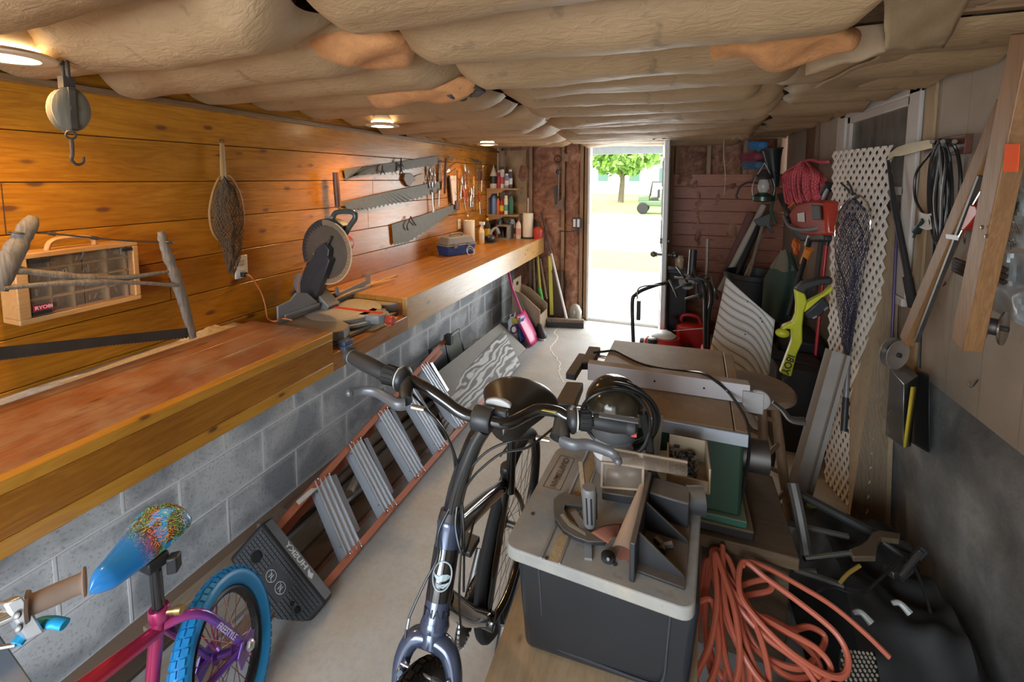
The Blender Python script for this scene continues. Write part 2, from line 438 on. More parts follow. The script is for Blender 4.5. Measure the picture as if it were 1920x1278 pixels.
MB().box((XR-.012, 2.42, .8), (XR, 2.5, 2.2)).build('trim_2', wood('stud_face', (.45,.31,.17), (.34,.22,.11), 2, rough=.6), kind='structure', bevel=.003)
MB().box((XR-.015, 3.56, .8), (XR, 3.62, 2.2)).build('trim_3', WTRIM, kind='structure', bevel=.003)
MB().box((XR-.03, 4.05, 1.55), (XR+.0, 4.3, 2.2)).build('trim_4', wood('dark_board', (.2,.1,.06), (.12,.06,.03), 2), kind='structure', bevel=.003)

# end wall: sheathing, studs, insulation, cedar boards
dx0, dx1, dz = -.90, -.065, 2.03
ew = MB()
for lo, hi in (((-2.2,YE+.08,-.1),(dx0-.02,YE+.12,2.4)), ((dx1+.02,YE+.08,-.1),(1.3,YE+.12,2.4)), ((dx0-.02,YE+.08,dz),(dx1+.02,YE+.12,2.4))): ew.box(lo, hi)
ew.build('wall_end', wood('sheathing', (.25,.14,.08), (.16,.09,.05), 2), kind='structure')
st_ = MB()
for x in (-2.02, -1.62, -1.22, -1.0, -.945, -.02, .03, .34, .68, .98): st_.box((x-.02, YE-.0, 0), (x+.02, YE+.085, 2.2))
st_.build('trim_5', RAWZ, kind='structure', bevel=.002)
MB().box((-2.04,YE-.002,0),(-.945,YE+.085,.04)).box((-2.04,YE-.002,2.06),(1.04,YE+.085,2.1)).box((-1.2,YE-.003,1.86),(-1.02,YE+.085,1.95)).box((-1.6,YE-.001,1.05),(-1.24,YE+.085,1.09)).build('trim_6', RAWX, kind='structure', bevel=.002)
ins = MB()
for x0, x1 in ((-2.0,-1.64),(-1.6,-1.24),(-1.2,-1.02),(.0,.32),(.36,.66),(.7,.96)):
    def fi(a, b_, x0=x0, x1=x1):
        x = x0+(x1-x0)*a; z = .04+2.02*b_
        e = min(a, 1-a)*min(1, 6)
        return (x, YE+.05-.06*min(1, e*5)**.5-.045*noise.noise(V((x*5, z*4, 1)))-.02*noise.noise(V((x*17, z*15, 4))), z)
    ins.grid(fi, 20, 110)
ins.build('wall_insulation', PINKF, kind='structure')
MB().box((-1.98,YE+.01,1.5),(-1.66,YE+.02,2.0)).build('wall_paper_facing', KRAFT, kind='structure')
kp = MB()
kp.grid(lambda a, b_: (-2.0+.34*a, YE-.035-.02*math.sin(a*9+b_*4)-.03*noise.noise(V((a*3, b_*6, 2))), .95+1.05*b_), 16, 40)
kp.build('wall_paper_batt', KRAFT, kind='structure')
cb_ = MB(); z = .02
while z < 1.6:
    cb_.box((.0, YE-.022, z+.002), (XR, YE-.004, z+.128)); z += .13
cb_.build('wall_end_boards', CEDAR, kind='structure', bevel=.004)
# foot of the unseen back of the room, with the open doorway the daylight comes through
bw = MB()
for lo, hi in (((-2.4,YB-.1,0),(-1.75,YB,2.4)), ((.5,YB-.1,0),(1.4,YB,2.4)), ((-1.75,YB-.1,2.05),(.5,YB,2.4))): bw.box(lo, hi)
bw.build('wall_back_unseen', PLY, kind='structure')

# ceiling: deck, joists
ce = MB().box((-2.4,YB-.1,2.32),(1.5,YE+.12,2.36))
ce.build('ceiling', wood('ceiling_deck', (.4,.2,.09), (.28,.13,.06), 0, rough=.8), kind='structure')
seams = [-1.6,-1.27,-.95,-.63,-.3,.02,.35,.68,1.01,1.32,1.635,1.95,2.27,2.6,2.95,3.3,3.65,4.0,4.35,4.7,5.06]
jo = MB()
for y in seams: jo.box((-2.3, y-.018, 2.12), (1.3, y+.018, 2.32))
jo.build('ceiling_joists', JOIST, kind='structure', bevel=.003)
def bay(y0, y1, x0, x1, sag, sd, tl=.05, tr=.05, name='insulation_batt', z0=2.115):
    def f(a, b_):
        x = x0+(x1-x0)*a; t_ = b_; y = y0+(y1-y0)*b_
        s = max(0, math.sin(pi*t_))**.55
        e = min(1, (a*(x1-x0))/tl if tl else 1, ((1-a)*(x1-x0))/tr if tr else 1)
        w_ = 1+.22*noise.noise(V((x*1.1, sd*3.1, 0)))+.06*noise.noise(V((x*3, y*4, sd)))
        wr = .008*noise.noise(V((x*4, y*16, sd)))+.0035*noise.noise(V((x*22, y*34, sd)))
        xo = .03*noise.noise(V((y*8, sd*2.0, 7))) if a in (0, 1) else 0
        return (x+xo+.02*math.sin(b_*6+sd), y+.012*noise.noise(V((x*3, sd, 5))), z0-(sag*w_*s+wr*s)*(.25+.75*e**.5)-.004)
    g = MB(); g.grid(f, max(8, int((x1-x0)/.025)), 18)
    return g
LB = 'kraft-faced insulation batt sagging between ceiling joists, '
ordn = ['nearest the camera','next to nearest','third from the camera','fourth from the camera','fifth from the camera','sixth from the camera','seventh from the camera','eighth from the camera','ninth from the camera','tenth from the camera','eleventh from the camera','twelfth from the camera','thirteenth from the camera','fourteenth, just before the end wall']
splits = [-.84,-.80,-.74,-.72,-.66,-.78,-.82,-.7,-.86,-.8,-.95,-.9,-1.1,-1.0]
sp_r = [.52,.5,.42,.36,.40,.33,.45,.5,.45,.6,.6,.62,.6,.6]
bi = 0
for i in range(len(seams)-1):
    y0, y1 = seams[i]+.0, seams[i+1]-.0
    if y0 < .3:
        o = bay(y0, y1, -2.04, 1.04, .09, i).build('insulation_batt', KRAFT); tag(o, 'kraft-faced insulation batt above and behind the viewpoint', 'insulation', 'insulation batts overhead, out of view'); continue
    s = splits[bi]; r = sp_r[bi]; sg = .125 if bi < 4 else .11 if bi < 8 else .10
    o = bay(y0, y1, -2.045, s-.06-(.10 if bi in (2,4) else 0), sg*(.85+.3*random.random()), i, .02, .12).build('insulation_batt', KRAFT)
    tag(o, LB+'left row, '+ordn[bi], 'insulation', 'insulation batts of the left row')
    o = bay(y0, y1, s, r, sg*(.9+.3*random.random()), i+50, .10, .06).build('insulation_batt', KRAFT)
    tag(o, LB+'middle row, '+ordn[bi], 'insulation', 'insulation batts of the middle row')
    if bi not in (0, 1, 2, 3):
        o = bay(y0, y1, r+.05, 1.04, .05*(.8+.5*random.random()), i+90, .05, .02).build('insulation_batt', KRAFT)
        tag(o, LB+'right row, '+ordn[bi], 'insulation', 'insulation batts of the right row')
    bi += 1
# pink fibre showing where the paper has torn
for (cx_, cy_, sx_, sy_, lb, zz) in ((-.93,1.16,.20,.13,'clump of orange insulation fibre in the torn bay above the saw wall',2.065),(-1.02,1.63,.27,.10,'long roll of orange and brown insulation fibre hanging from a torn batt',2.025),(-1.15,.9,.2,.1,'orange fibre patch between two sagging batts near the left lamp',2.11),(.26,1.42,.19,.09,'orange insulation fibre spilling from the split batt on the right',2.025)):
    g = MB(); g.ball((cx_,cy_,zz), (sx_,sy_,.055), 30, 16)
    for p in g.v: p += V((noise.noise(p*9), noise.noise(p*9+V((3,3,3))), noise.noise(p*9+V((7,7,7)))))*.035
    tag(g.build('insulation_clump', plain('orange_fibre', (.50,.22,.08), .95, 0, .5, 18, 1)), lb, 'insulation')
nq = A(868,168,2,2.02); g = MB(); g.ball(nq, (.085,.06,.03), 30, 16)  # dark clump in place of the shaded hole in the torn batt
for p in g.v: p += V((noise.noise(p*22), noise.noise(p*22+V((3,3,3))), noise.noise(p*22+V((7,7,7)))))*.03
tag(g.build('torn_hole_shade', plain('hole_shade', (.07,.05,.04), .95, 0, .8, 60, 1)), 'dark ragged clump standing in for the shaded hole in the torn batt near the middle of the ceiling', 'dark hole')
# loose hanging paper at right
def sheet(pts, mat, lb, name='loose_paper', th=.0015):
    a, b_, c_, d = [V(p) for p in pts]; g = MB()
    g.grid(lambda u, v: (a*(1-u)+b_*u)*(1-v)+(d*(1-u)+c_*u)*v+V((0,0,1))*.012*noise.noise(V((u*3,v*3,a.x*9)))+V((0,1,0))*.02*noise.noise(V((u*2,v*2,a.y*5))), 14, 12)
    return tag(g.build(name, mat, solid=th), lb, 'paper')
FLAP = plain('brown_paper_flap', (.33,.22,.115), .8, 0, .2, 30, .3)
sheet([A(1655,0,2,2.08), A(1835,-20,2,2.10), A(1765,92,2,2.03), A(1660,93,2,1.99)], FLAP, 'loose flap of brown kraft paper hanging at the right above the window')
sheet([A(1515,62,2,2.1), A(1657,40,2,2.1), A(1660,100,2,2.02), A(1510,142,2,2.0)], plain('kraft_flap', (.42,.29,.17), .7, 0, .15, 30, .3), 'torn end of kraft paper hanging left of the loose brown flap')
sheet([A(1660,96,2,2.09), A(1760,92,2,2.1), A(1640,170,2,2.08), A(1525,165,2,2.02)], KRAFT, 'crumpled strip of kraft paper running toward the window head')
sheet([A(1830,10,2,2.13), A(1920,-15,2,2.16), A(1900,30,2,2.15), A(1800,75,2,2.12)], FLAP, 'narrow brown paper strip in the top right corner by the wall')

# ------------------------------------------------------------ door
MB().box((dx0-.025,YE-.02,0),(dx0,YE+.13,dz)).box((dx1,YE-.02,0),(dx1+.025,YE+.13,dz)).box((dx0-.025,YE-.02,dz),(dx1+.025,YE+.13,dz+.025)).box((dx0-.02,YE-.01,0),(dx1+.02,YE+.15,.03)).build('door_frame', WHITE, kind='structure', bevel=.003)
hx = dx1-.0
D0 = V((hx-.012, YE-.02, .02)); dd = V((A(1245,610,2,.02)-D0)[:2]).to_3d() if False else V((.035,-.80,0)).normalized()
dn = V((dd.y, -dd.x, 0)); dn = -dn if dn.x > 0 else dn
DW, DH = .80, 2.0
do = MB(); th = .04
def dpan(a0, a1, z0, z1, t0=0., t1=th): 
    c_ = D0+dd*(a0+a1)/2+V((0,0,(z0+z1)/2))+dn*(t0+t1)/2
    do.obox(c_, dd*(a1-a0)/2, dn*(t1-t0)/2, V((0,0,(z1-z0)/2)))
dpan(0,.13,0,DH); dpan(DW-.13,DW,0,DH); dpan(.13,DW-.13,0,.95); dpan(.13,DW-.13,DH-.16,DH)
dpan(.2,.37,.2,.8,-.006,th+.006); dpan(.43,.6,.2,.8,-.006,th+.006)
door = do.build('door_1', plain('door_paint', (.62,.62,.60), .45), kind='structure', bevel=.004)
dg = MB(); dg.obox(D0+dd*.40+V((0,0,1.395))+dn*th/2, dd*.27, dn*.006, V((0,0,.445))); dg.build('pane', glass('door_glass', (.5,.55,.55), .02, .45), door)
df = MB()
for z in (.95, 1.25, 1.55, 1.83): df.bar(D0+dd*.13+V((0,0,z))+dn*th/2, D0+dd*.67+V((0,0,z))+dn*th/2, .055, .02)
for a in (.14, .40, .66): df.bar(D0+dd*a+V((0,0,.95))+dn*th/2, D0+dd*a+V((0,0,1.84))+dn*th/2, .055, .02, up=dd)
df.build('glazing_bar', DSTEEL, door)
hd = MB()
q = D0+dd*(DW-.07)+V((0,0,.93)); hd.lathe([(.03,-.05),(.03,-.045),(.012,-.04),(.012,.08),(.03,.085),(.03,.09)], q, dn, 16)
hd.ball(q+dn*.115, .03); hd.ball(q-dn*.075, .03)
q2 = q+V((0,0,.13)); hd.lathe([(.028,-.02),(.028,.062)], q2, dn, 16)
hd.build('door_handle', DSTEEL, door)

# ------------------------------------------------------------ outdoors
GR = plain('lawn', (.30,.42,.10), .9, 0, .3, 3)
MB().box((-40,8.1,-.12),(30,60,-.03)).build('ground_lawn', GR, kind='structure')
MB().box((-8,YE+.12,-.14),(8,8.2,-.02)).build('ground_patio', plain('patio_slab', (.72,.70,.66), .8), kind='structure')
MB().box((-30,10.5,-.1),(20,21.5,-.018)).build('ground_drive', plain('gravel_drive', (.74,.71,.66), .9, 0, .12, 30), kind='structure')
so = MB()
for i in range(9): so.box((-4, 5.25+i*.16, 2.14), (3, 5.25+i*.16+.15, 2.16))
so.box((-4,6.65,2.02),(3,6.70,2.2))
so.build('porch_ceiling', plain('porch_white', (.55,.6,.62), .6), kind='structure')
LEAF = plain('foliage', (.34,.52,.14), .8, 0, .5, 2)
def foliage(c, r, n, sz, seed):
    rr = random.Random(seed); g = MB()
    for _ in range(n):
        d = V((rr.gauss(0,1), rr.gauss(0,1), rr.gauss(0,1))).normalized()*(rr.random()**.35)
        p = V(c)+V((d.x*r[0], d.y*r[1], d.z*r[2])); a = V((rr.uniform(-1,1), rr.uniform(-1,1), rr.uniform(-1,1))).normalized(); b_ = a.orthogonal().normalized(); s_ = sz*rr.uniform(.6,1.3)
        g.add([p-a*s_, p+b_*s_*.5, p+a*s_, p-b_*s_*.5], [(0,1,2,3)])
    return g
for c_, r_, n_, h_, lb in (((-3.5,32,4.8),(3.4,2.5,3.0),2600,3,'bright green tree beyond the driveway, in the middle of the doorway'), ((-9.5,31,3.6),(1.8,1.6,2.6),1300,2,'slender tree on the left of the doorway view'), ((2.0,36,6.0),(2.2,2.4,3.2),2000,4,'tall leafy tree at the right of the doorway view')):
    r0 = thing('tree', (c_[0],c_[1],-.03), lb, 'tree'); foliage(c_, r_, n_, .32, int(c_[0]*10)).build('crown', LEAF, r0)
    MB().tube([(c_[0],c_[1],-.03),(c_[0]+.1,c_[1],1.5),(c_[0],c_[1],c_[2])], [.22,.17,.08], 10).build('trunk', TAN, r0)
sb = foliage((-5.1,23.5,.5),(1.0,.8,.75),900,.13,5).build('shrub', LEAF); tag(sb, 'low round shrub at the edge of the lawn seen through the door', 'shrub')
# far white house, and the open utility cart in front of it
h = thing('house', (-2.2,50,0), 'pale house with a grey roof far behind the trees', 'house')
MB().box((-14,50,-.1),(3,56,3.9)).build('siding', plain('house_white', (.8,.8,.78), .7), h)
MB().prism([(-14.5,3.8),(3.5,3.8),(1.5,7.2),(-12.5,7.2)], (0,49.6,0), (1,0,0), (0,0,1), -7).build('roof', plain('roof_grey', (.55,.56,.56), .8), h)
for x in (-8,-4.6,-1.5): MB().box((x,49.95,1.4),(x+1.1,50.02,2.8)).build('window', plain('window_green_grey', (.12,.2,.2), .3), h)
c0 = A(1222,399,2,0.); cx, cyy = c0.x, c0.y
ct = thing('utility_cart', (cx,cyy,-.02), 'green open utility cart with black wheels parked across the driveway', 'cart')
MB().box((cx-.6,cyy-.5,.35),(cx+1.2,cyy+.5,.62)).box((cx-.62,cyy-.5,.55),(cx-.1,cyy+.5,.85)).build('body', plain('cart_green', (.10,.16,.07), .5), ct, bevel=.06)
MB().box((cx-.05,cyy-.45,.6),(cx+.3,cyy+.45,.78)).box((cx+.25,cyy-.45,.75),(cx+.36,cyy+.45,1.15)).build('seat', BLACK, ct, bevel=.03)
for x in (cx-.4, cx+.85):
    for y in (cyy-.55, cyy+.55): MB().lathe([(.08,-.1),(.24,-.1),(.27,-.04),(.27,.04),(.24,.1),(.08,.1)], (x,y,.25), (0,1,0), 20).build('wheel', RUBBER, ct)
MB().tube([(cx-.1,cyy-.45,.8),(cx+.0,cyy-.45,1.5),(cx+1.1,cyy-.45,1.5),(cx+1.15,cyy-.45,.6)], .025, 6).tube([(cx-.1,cyy+.45,.8),(cx+.0,cyy+.45,1.5),(cx+1.1,cyy+.45,1.5),(cx+1.15,cyy+.45,.6)], .025, 6).box((cx,cyy-.45,1.48),(cx+1.1,cyy+.45,1.53)).build('roll_cage', BLACK, ct)

# ------------------------------------------------------------ lights
def area(name, loc, rot, sx, sy, e, col):
    l = bpy.data.lights.new(name, 'AREA'); l.shape = 'RECTANGLE'; l.size = sx; l.size_y = sy; l.energy = e; l.color = col
    o = bpy.data.objects.new(name, l); COL.objects.link(o); o.location = loc; o.rotation_euler = rot; return o
area('daylight_back_doorway', (-.95, YB+.05, 1.45), (math.radians(74),0,math.radians(-2)), 1.5, 1.1, 74, (.72,.87,1))
area('daylight_front_doorway', (-.48, YE+.10, 1.0), (math.radians(-90),0,0), .8, 1.9, 34, (.93,.98,1))
LAMPS = [(-1.70,.675),(-1.71,2.33),(-1.70,3.95)]
for i, (x, y) in enumerate(LAMPS):
    lt = thing('ceiling_light', (x,y,2.0), ['round recessed lamp glowing at the far left near the viewpoint','round recessed lamp glowing above the two-man saws, second of three','small round recessed lamp glowing above the bottle shelf at the far end'][i], 'lamp', 'recessed lamps over the workbench')
    MB().lathe([(.062,.02),(.09,.014),(.104,.004),(.10,-.001),(.068,-.003),(.062,.02)], (x,y,1.985), (0,0,1), 32, cap=False).build('trim_ring', plain('lamp_ring', (.55,.42,.28), .5), lt)
    MB().lathe([(.001,-.003),(.055,-.002),(.066,.004),(.066,.03),(.001,.03)], (x,y,1.984), (0,0,1), 32).build('lens', plain('lamp_lens', (1,.78,.45), .5, 0, .01, emit=16), lt)
    MB().lathe([(.058,0),(.055,.12),(.02,.125)], (x,y,2.0), (0,0,1), 24).build('housing', plain('lamp_ring'), lt)
    sl = bpy.data.lights.new('lamp_glow', 'SPOT'); sl.energy = (25,36,33)[i]; sl.color = (1,.61,.24); sl.spot_size = math.radians(155); sl.spot_blend = .7; sl.shadow_soft_size = .05
    so_ = bpy.data.objects.new('lamp_glow', sl); COL.objects.link(so_); so_.location = (x, y, 1.97)
sn = bpy.data.lights.new('sun', 'SUN'); sn.energy = 9; sn.angle = .01; sn.color = (1,.97,.9)
so_ = bpy.data.objects.new('sun', sn); COL.objects.link(so_); so_.rotation_euler = (math.radians(28), math.radians(-25), 0)
wd = bpy.data.worlds.new('sky'); S.world = wd; wd.use_nodes = True; t = wd.node_tree
bg = t.nodes['Background']; sk = t.nodes.new('ShaderNodeTexSky'); sk.sky_type = 'NISHITA'; sk.sun_disc = False; sk.sun_elevation = math.radians(50); sk.dust_density = 3
mx = mixc(t, .75, sk.outputs[0], (3.6,3.7,3.8)); L(t, mx, bg.inputs[0]); bg.inputs[1].default_value = 1.0
S.view_settings.view_transform = 'Standard'; S.view_settings.look = 'None'; S.view_settings.exposure = 0; S.view_settings.gamma = 1
S.cycles.max_bounces = 6; S.cycles.diffuse_bounces = 3; S.cycles.glossy_bounces = 3; S.cycles.transparent_max_bounces = 12; S.cycles.caustics_reflective = False; S.cycles.caustics_refractive = False
S.cycles.sample_clamp_indirect = 4; S.cycles.use_denoising = True
# ============================================================ LEFT SIDE
def pxpoly(pts, ax, val): return [A(u, v, ax, val) for u, v in pts]
def pxprism(mb, pts, ax, val, th):
    """outline traced on the plane, given thickness th along that axis"""
    a = pxpoly(pts, ax, val); d = V((0,0,0)); d[ax] = th; n_ = len(a)
    return mb.add(a+[p+d for p in a], [list(range(n_))[::-1], [n_+i for i in range(n_)]]+[[i, (i+1) % n_, n_+(i+1) % n_, n_+i] for i in range(n_)])
BT = .965
def Bp(u, v):
    p = A(u, v, 2, BT)
    return V((A(u, v, 1, 4.9).x, 4.9, BT)) if p.y > 4.9 else p
TOPW = wood('bench_boards', (.40,.15,.055), (.26,.08,.028), 1, .155, 0, -1.93+.0, rough=.38, knots=.12, coat=.45, dust=.45, tone=.35)
TOPF = wood('far_bench_boards', (.58,.26,.045), (.42,.155,.025), 1, .077, 0, -1.93, rough=.36, knots=.12, coat=.2, tone=.3)
FAC = wood('laminated_front', (.46,.20,.045), (.30,.105,.022), 1, .062, 2, .779, rough=.3, knots=.12, coat=.5, tone=.35)
FACF = wood('pine_front_board', (.60,.34,.12), (.46,.23,.06), 1, 0, rough=.34, knots=.4, coat=.35)
bench = thing('workbench', (-1.75,1.7,.78), 'long varnished wooden workbench built along the left wall over the block footing', 'workbench')
g = MB()
for i in range(3): g.box((-1.93+i*.1525+.001, YB+.05, BT-.038), (-1.93+(i+1)*.1525-.001, 1.55, BT))
g.build('worktop', TOPW, bench, bevel=.003, label='red-brown planked near worktop')
g = MB()
x = -2.045
while x < -1.475: g.box((x+.0007, 2.15, BT-.03), (min(x+.0765, -1.4725)-.0007, 5.04, BT)); x += .0765
g.build('worktop', TOPF, bench, bevel=.0015, label='orange narrow-boarded far worktop')
MB().box((-1.815,1.55,.82),(-1.475,2.15,.862)).build('saw_recess', TOPF, bench, bevel=.002)
g = MB(); g.box((-1.4725,YB+.05,.825),(-1.436,1.55,.932)); g.cur = 1; g.box((-1.4725,YB+.05,.78),(-1.435,1.55,.8245)); g.box((-1.4725,YB+.05,.9325),(-1.434,1.55,BT+.001)); g.build('front_board', [wood('dark_band', (.42,.165,.016), (.27,.09,.008), 1, rough=.3, knots=.3, coat=.45), wood('light_band', (.60,.28,.035), (.48,.20,.02), 1, rough=.3, knots=.2, coat=.45)], bench, bevel=.002)
MB().box((-1.4725,1.55,.78),(-1.437,2.15,.862)).build('front_board', FAC, bench, bevel=.003)
MB().box((-1.4725,2.15,.78),(-1.437,5.04,BT+.001)).build('front_board', FACF, bench, bevel=.003, label='pale glossy front board of the far section')
for q_ in (((-1.93,1.535,.862),(-1.4725,1.55,BT-.038)),((-1.93,2.15,.862),(-1.4725,2.17,BT-.03))): MB().box(*q_).build('recess_side', TOPW, bench)
for y_ in (.6,2.2,3.5,4.7): MB().box((-1.82,y_,.74),(-1.5,y_+.04,.80)).build('bracket', RAWX, bench)

# sawdust and plaster crumbs on the ledge and bench
def pile(c, rx, ry, h, sd, mat, lb, name='sawdust_pile'):
    def f(a, b_):
        x = (a-.5)*2; y = (b_-.5)*2; r_ = math.hypot(x, y)
        z = max(0, 1-r_**1.6)*h*(1+.5*noise.noise(V((x*2, y*2, sd)))+.35*noise.noise(V((x*7, y*7, sd)))) if r_ < 1 else 0
        k = 1 if r_ < 1 else 1/r_
        e = 1+.25*noise.noise(V((math.atan2(y, x)*1.5, sd, 2)))
        return (c[0]+x*k*rx*e, c[1]+y*k*ry*e, c[2]+z+.0005)
    return tag(MB().grid(f, 24, 24).build(name, mat), lb, 'sawdust', kind='stuff')
SAWD = plain('sawdust', (.62,.42,.22), .95, 0, .35, 90, .6)
pile((-1.99,1.36,.945), .05, .15, .032, 3, SAWD, 'heap of pale sawdust on the ledge left of the miter saw')
pile((-1.97,1.15,.95), .05, .35, .012, 5, SAWD, 'thin drift of sawdust along the ledge behind the driftwood saw')
pile((-1.99,.80,.95), .04, .14, .010, 6, plain('plaster_crumb', (.66,.55,.42), .95, 0, .4, 60), 'plaster crumbs on the ledge at the near end')
pile((-1.50,1.98,.862), .05, .12, .014, 8, SAWD, 'spill of sawdust in front of the miter saw base')
for i, ((a_, b_), lb) in enumerate(zip([((640,553),(745,515)),((625,560),(700,527)),((600,553),(735,522))], ['thin split of pine lying along the wall, topmost','thin split of pine lying along the wall, middle','thin split of pine lying along the wall, lowest'])):
    p, q = A(*a_,2,.975+i*.004), A(*b_,2,.975+i*.004); p.x = max(p.x, -2.03); q.x = max(q.x, -2.03)
    tag(MB().bar(p+V((.012*i,0,.0)), q+V((.012*i,0,0)), .016, .009).build('wood_offcut', wood('offcut', (.75,.45,.18), (.55,.3,.1), 1, rough=.5), bevel=.002), lb, 'offcut', 'pine offcuts behind the miter saw')

# ---- parts organizer
og = thing('parts_organizer', (-2.0,.92,1.18), 'wooden hardware organizer with two clear doors and a curved handle, hung on the wall', 'organizer')
pts = [A(38,612,0,-1.93), A(266,560,0,-1.93), A(260,455,0,-1.93), A(30,480,0,-1.93)]
o_ = pts[0]; ux = (pts[1]-pts[0]); Wd = ux.length; ux.normalize(); uz = V((0,0,1)); uz = (uz-ux*uz.dot(ux)).normalized(); nx = V((1,0,0)); Ht = .228; Dp = .10
ORGW = wood('organizer_pine', (.62,.33,.12), (.5,.24,.08), 1, rough=.45)
def ob(a0, a1, b0, b1, d0, d1, mb): 
    c_ = o_+ux*(a0+a1)/2+uz*(b0+b1)/2-nx*(d0+d1)/2
    return mb.obox(c_, ux*(a1-a0)/2, uz*(b1-b0)/2, nx*(d1-d0)/2)
g = MB(); ob(0,Wd,0,.018,0,Dp,g); ob(0,Wd,Ht-.018,Ht,0,Dp,g); ob(0,.03,.018,Ht-.018,0,Dp,g); ob(Wd-.018,Wd,.018,Ht-.018,0,Dp,g); ob(0,Wd,0,Ht,Dp-.008,Dp,g); g.build('case', ORGW, og, bevel=.003)
g = MB()
for b_ in (.065,.115,.165): ob(.03,Wd-.018,b_,b_+.006,.03,Dp-.01,g)
for a_ in (.09,.15,.25,.31): ob(a_,a_+.005,.018,Ht-.018,.03,Dp-.01,g)
g.build('divider', wood('divider', (.50,.33,.18), (.4,.25,.13), 1), og)
hw = MB(); rr = random.Random(3)
for _ in range(46):
    a_ = rr.uniform(.04, Wd-.03); b_ = rr.choice((.02,.073,.123,.173)); q = o_+ux*a_+uz*(b_+.006)-nx*rr.uniform(.04,.08)
    hw.tube([q, q+V((0,rr.uniform(-.01,.01),rr.uniform(.008,.03)))], rr.uniform(.002,.005), 6)
hw.build('hardware', STEEL, og, kind='stuff')
for k, (a0, a1) in enumerate(((.033,Wd/2-.003),(Wd/2+.001,Wd-.021))):
    g = MB(); ob(a0,a1,.02,Ht-.02,.004,.008,g); dr = g.build('door', glass('organizer_door', (.30,.24,.18), .3, .22), og)
    g = MB(); ob(a1-.03 if k else a0, a1 if k else a0+.05, Ht-.034, Ht-.022, -.002, .006, g); g.build('hinge', BLACK, dr)
    if not k: g = MB(); ob(a0,a0+.045,.024,.034,-.002,.006,g); g.build('latch', BLACK, dr)
g = MB(); ob(.036,.082,.038,.056,-.001,.004,g); g.build('brand_label', plain('label_red', (.42,.01,.03), .4), og)
lettering('RYOBI', o_+ux*.059+uz*.047+nx*.0015, ux, uz, .0155, plain('letter_pink', (.8,.5,.45), .5), og, bold=.0004)
hp = [A(87,472,0,-1.96), A(93,455,0,-1.96), A(112,447,0,-1.96), A(150,444,0,-1.96), A(172,447,0,-1.96), A(177,458,0,-1.96)]
MB().tube(spl(hp, 6), .008, 10, flat=1.3).build('handle', ORGW, og)

# ---- old driftwood-framed bow saw leaning in front of it
bs = thing('bow_saw', (-1.85,.95,.96), 'antique bow saw with weathered driftwood frame, wire brace and long dark blade', 'saw')
def branch(pts, r, name, mat, par, n=12, sd=1, nz=.25):
    P = spl(pts, 8); R_ = [r[0]+(r[-1]-r[0])*i/(len(P)-1) if len(r) == 2 else spl([V((q,0,0)) for q in r], 8)[min(i, (len(r)-1)*8)].x for i in range(len(P))]
    R_ = [q*(1+nz*noise.noise(V((i*.35, sd, 1)))) for i, q in enumerate(R_)]
    g = MB(); g.tube(P, R_, n, flat=.8); return g.build(name, mat, par)
X1 = -1.84
branch([A(62,405,0,X1),A(55,420,0,X1),A(38,450,0,X1),A(14,495,0,X1),A(-4,545,0,X1)], [.012,.022,.026,.028,.022], 'upright', GREYW, bs, sd=2)
branch([A(301,434,0,X1),A(308,460,0,X1),A(322,500,0,X1),A(334,535,0,X1),A(345,570,0,X1),A(353,600,0,X1),A(362,633,0,X1)], [.011,.017,.018,.020,.019,.017,.014], 'upright', GREYW, bs, sd=5)
branch([A(30,506,0,X1),A(90,513,0,X1),A(170,521,0,X1),A(240,520,0,X1),A(325,507,0,X1)], [.014,.013,.016,.012,.007], 'crossbar', GREYW, bs, sd=7)
branch([A(6,540,0,X1+.012),A(80,533,0,X1+.012),A(170,529,0,X1+.012),A(260,530,0,X1+.012),A(332,535,0,X1+.012)], [.010,.009,.014,.009,.008], 'crossbar', GREYW, bs, sd=9)
wp = [A(34,437,0,X1),A(60,436,0,X1),A(100,438,0,X1),A(178,446,0,X1),A(250,452,0,X1),A(316,454,0,X1)]
g = MB(); g.tube(spl(wp,6), .0028, 6)
for u, v in ((98,438),(177,446)): g.tube([A(u-6,v-1,0,X1),A(u+6,v+1,0,X1)], .006, 8)
for u, v in ((34,437),(316,454)): g.ring(A(u,v,0,X1), (0,.3,1), .019, .003, 20, 6)
g.build('wire', DSTEEL, bs)
g = MB(); top = [(-60,655),(0,650),(100,640),(200,630),(352,614)]; bot = [(-60,682),(0,674),(100,661),(200,647),(352,632)]
def interp(P, t):
    s_ = t*(len(P)-1); i = min(int(s_), len(P)-2); f_ = s_-i; return (P[i][0]*(1-f_)+P[i+1][0]*f_, P[i][1]*(1-f_)+P[i+1][1]*f_)
def sawblade(mb, top, bot, X, nteeth, td, th=.0016, big=False):
    n_ = nteeth*2; T = [A(*interp(top, i/n_), 0, X) for i in range(n_+1)]; B = []
    for i in range(n_+1):
        p = A(*interp(bot, i/n_), 0, X)
        B.append(p-V((0,0,td if i % 2 else 0)))
    d = V((th,0,0)); vs = T+B+[p+d for p in T]+[p+d for p in B]; m_ = n_+1; fs = []
    for i in range(n_):
        fs += [(i,i+1,m_+i+1,m_+i), (2*m_+i,3*m_+i,3*m_+i+1,2*m_+i+1), (i,2*m_+i,2*m_+i+1,i+1), (m_+i,m_+i+1,3*m_+i+1,3*m_+i)]
    fs += [(0,m_,3*m_,2*m_), (n_,2*m_+n_,3*m_+n_,m_+n_)]
    return mb.add(vs, fs)
SAWST = plain('old_saw_steel', (.10,.09,.075), .5, .35, .7, 22, .15)
sawblade(g, top, bot, X1+.004, 90, .004); g.build('blade', plain('black_iron', (.05,.045,.04), .5, .5, .5, 14), bs)

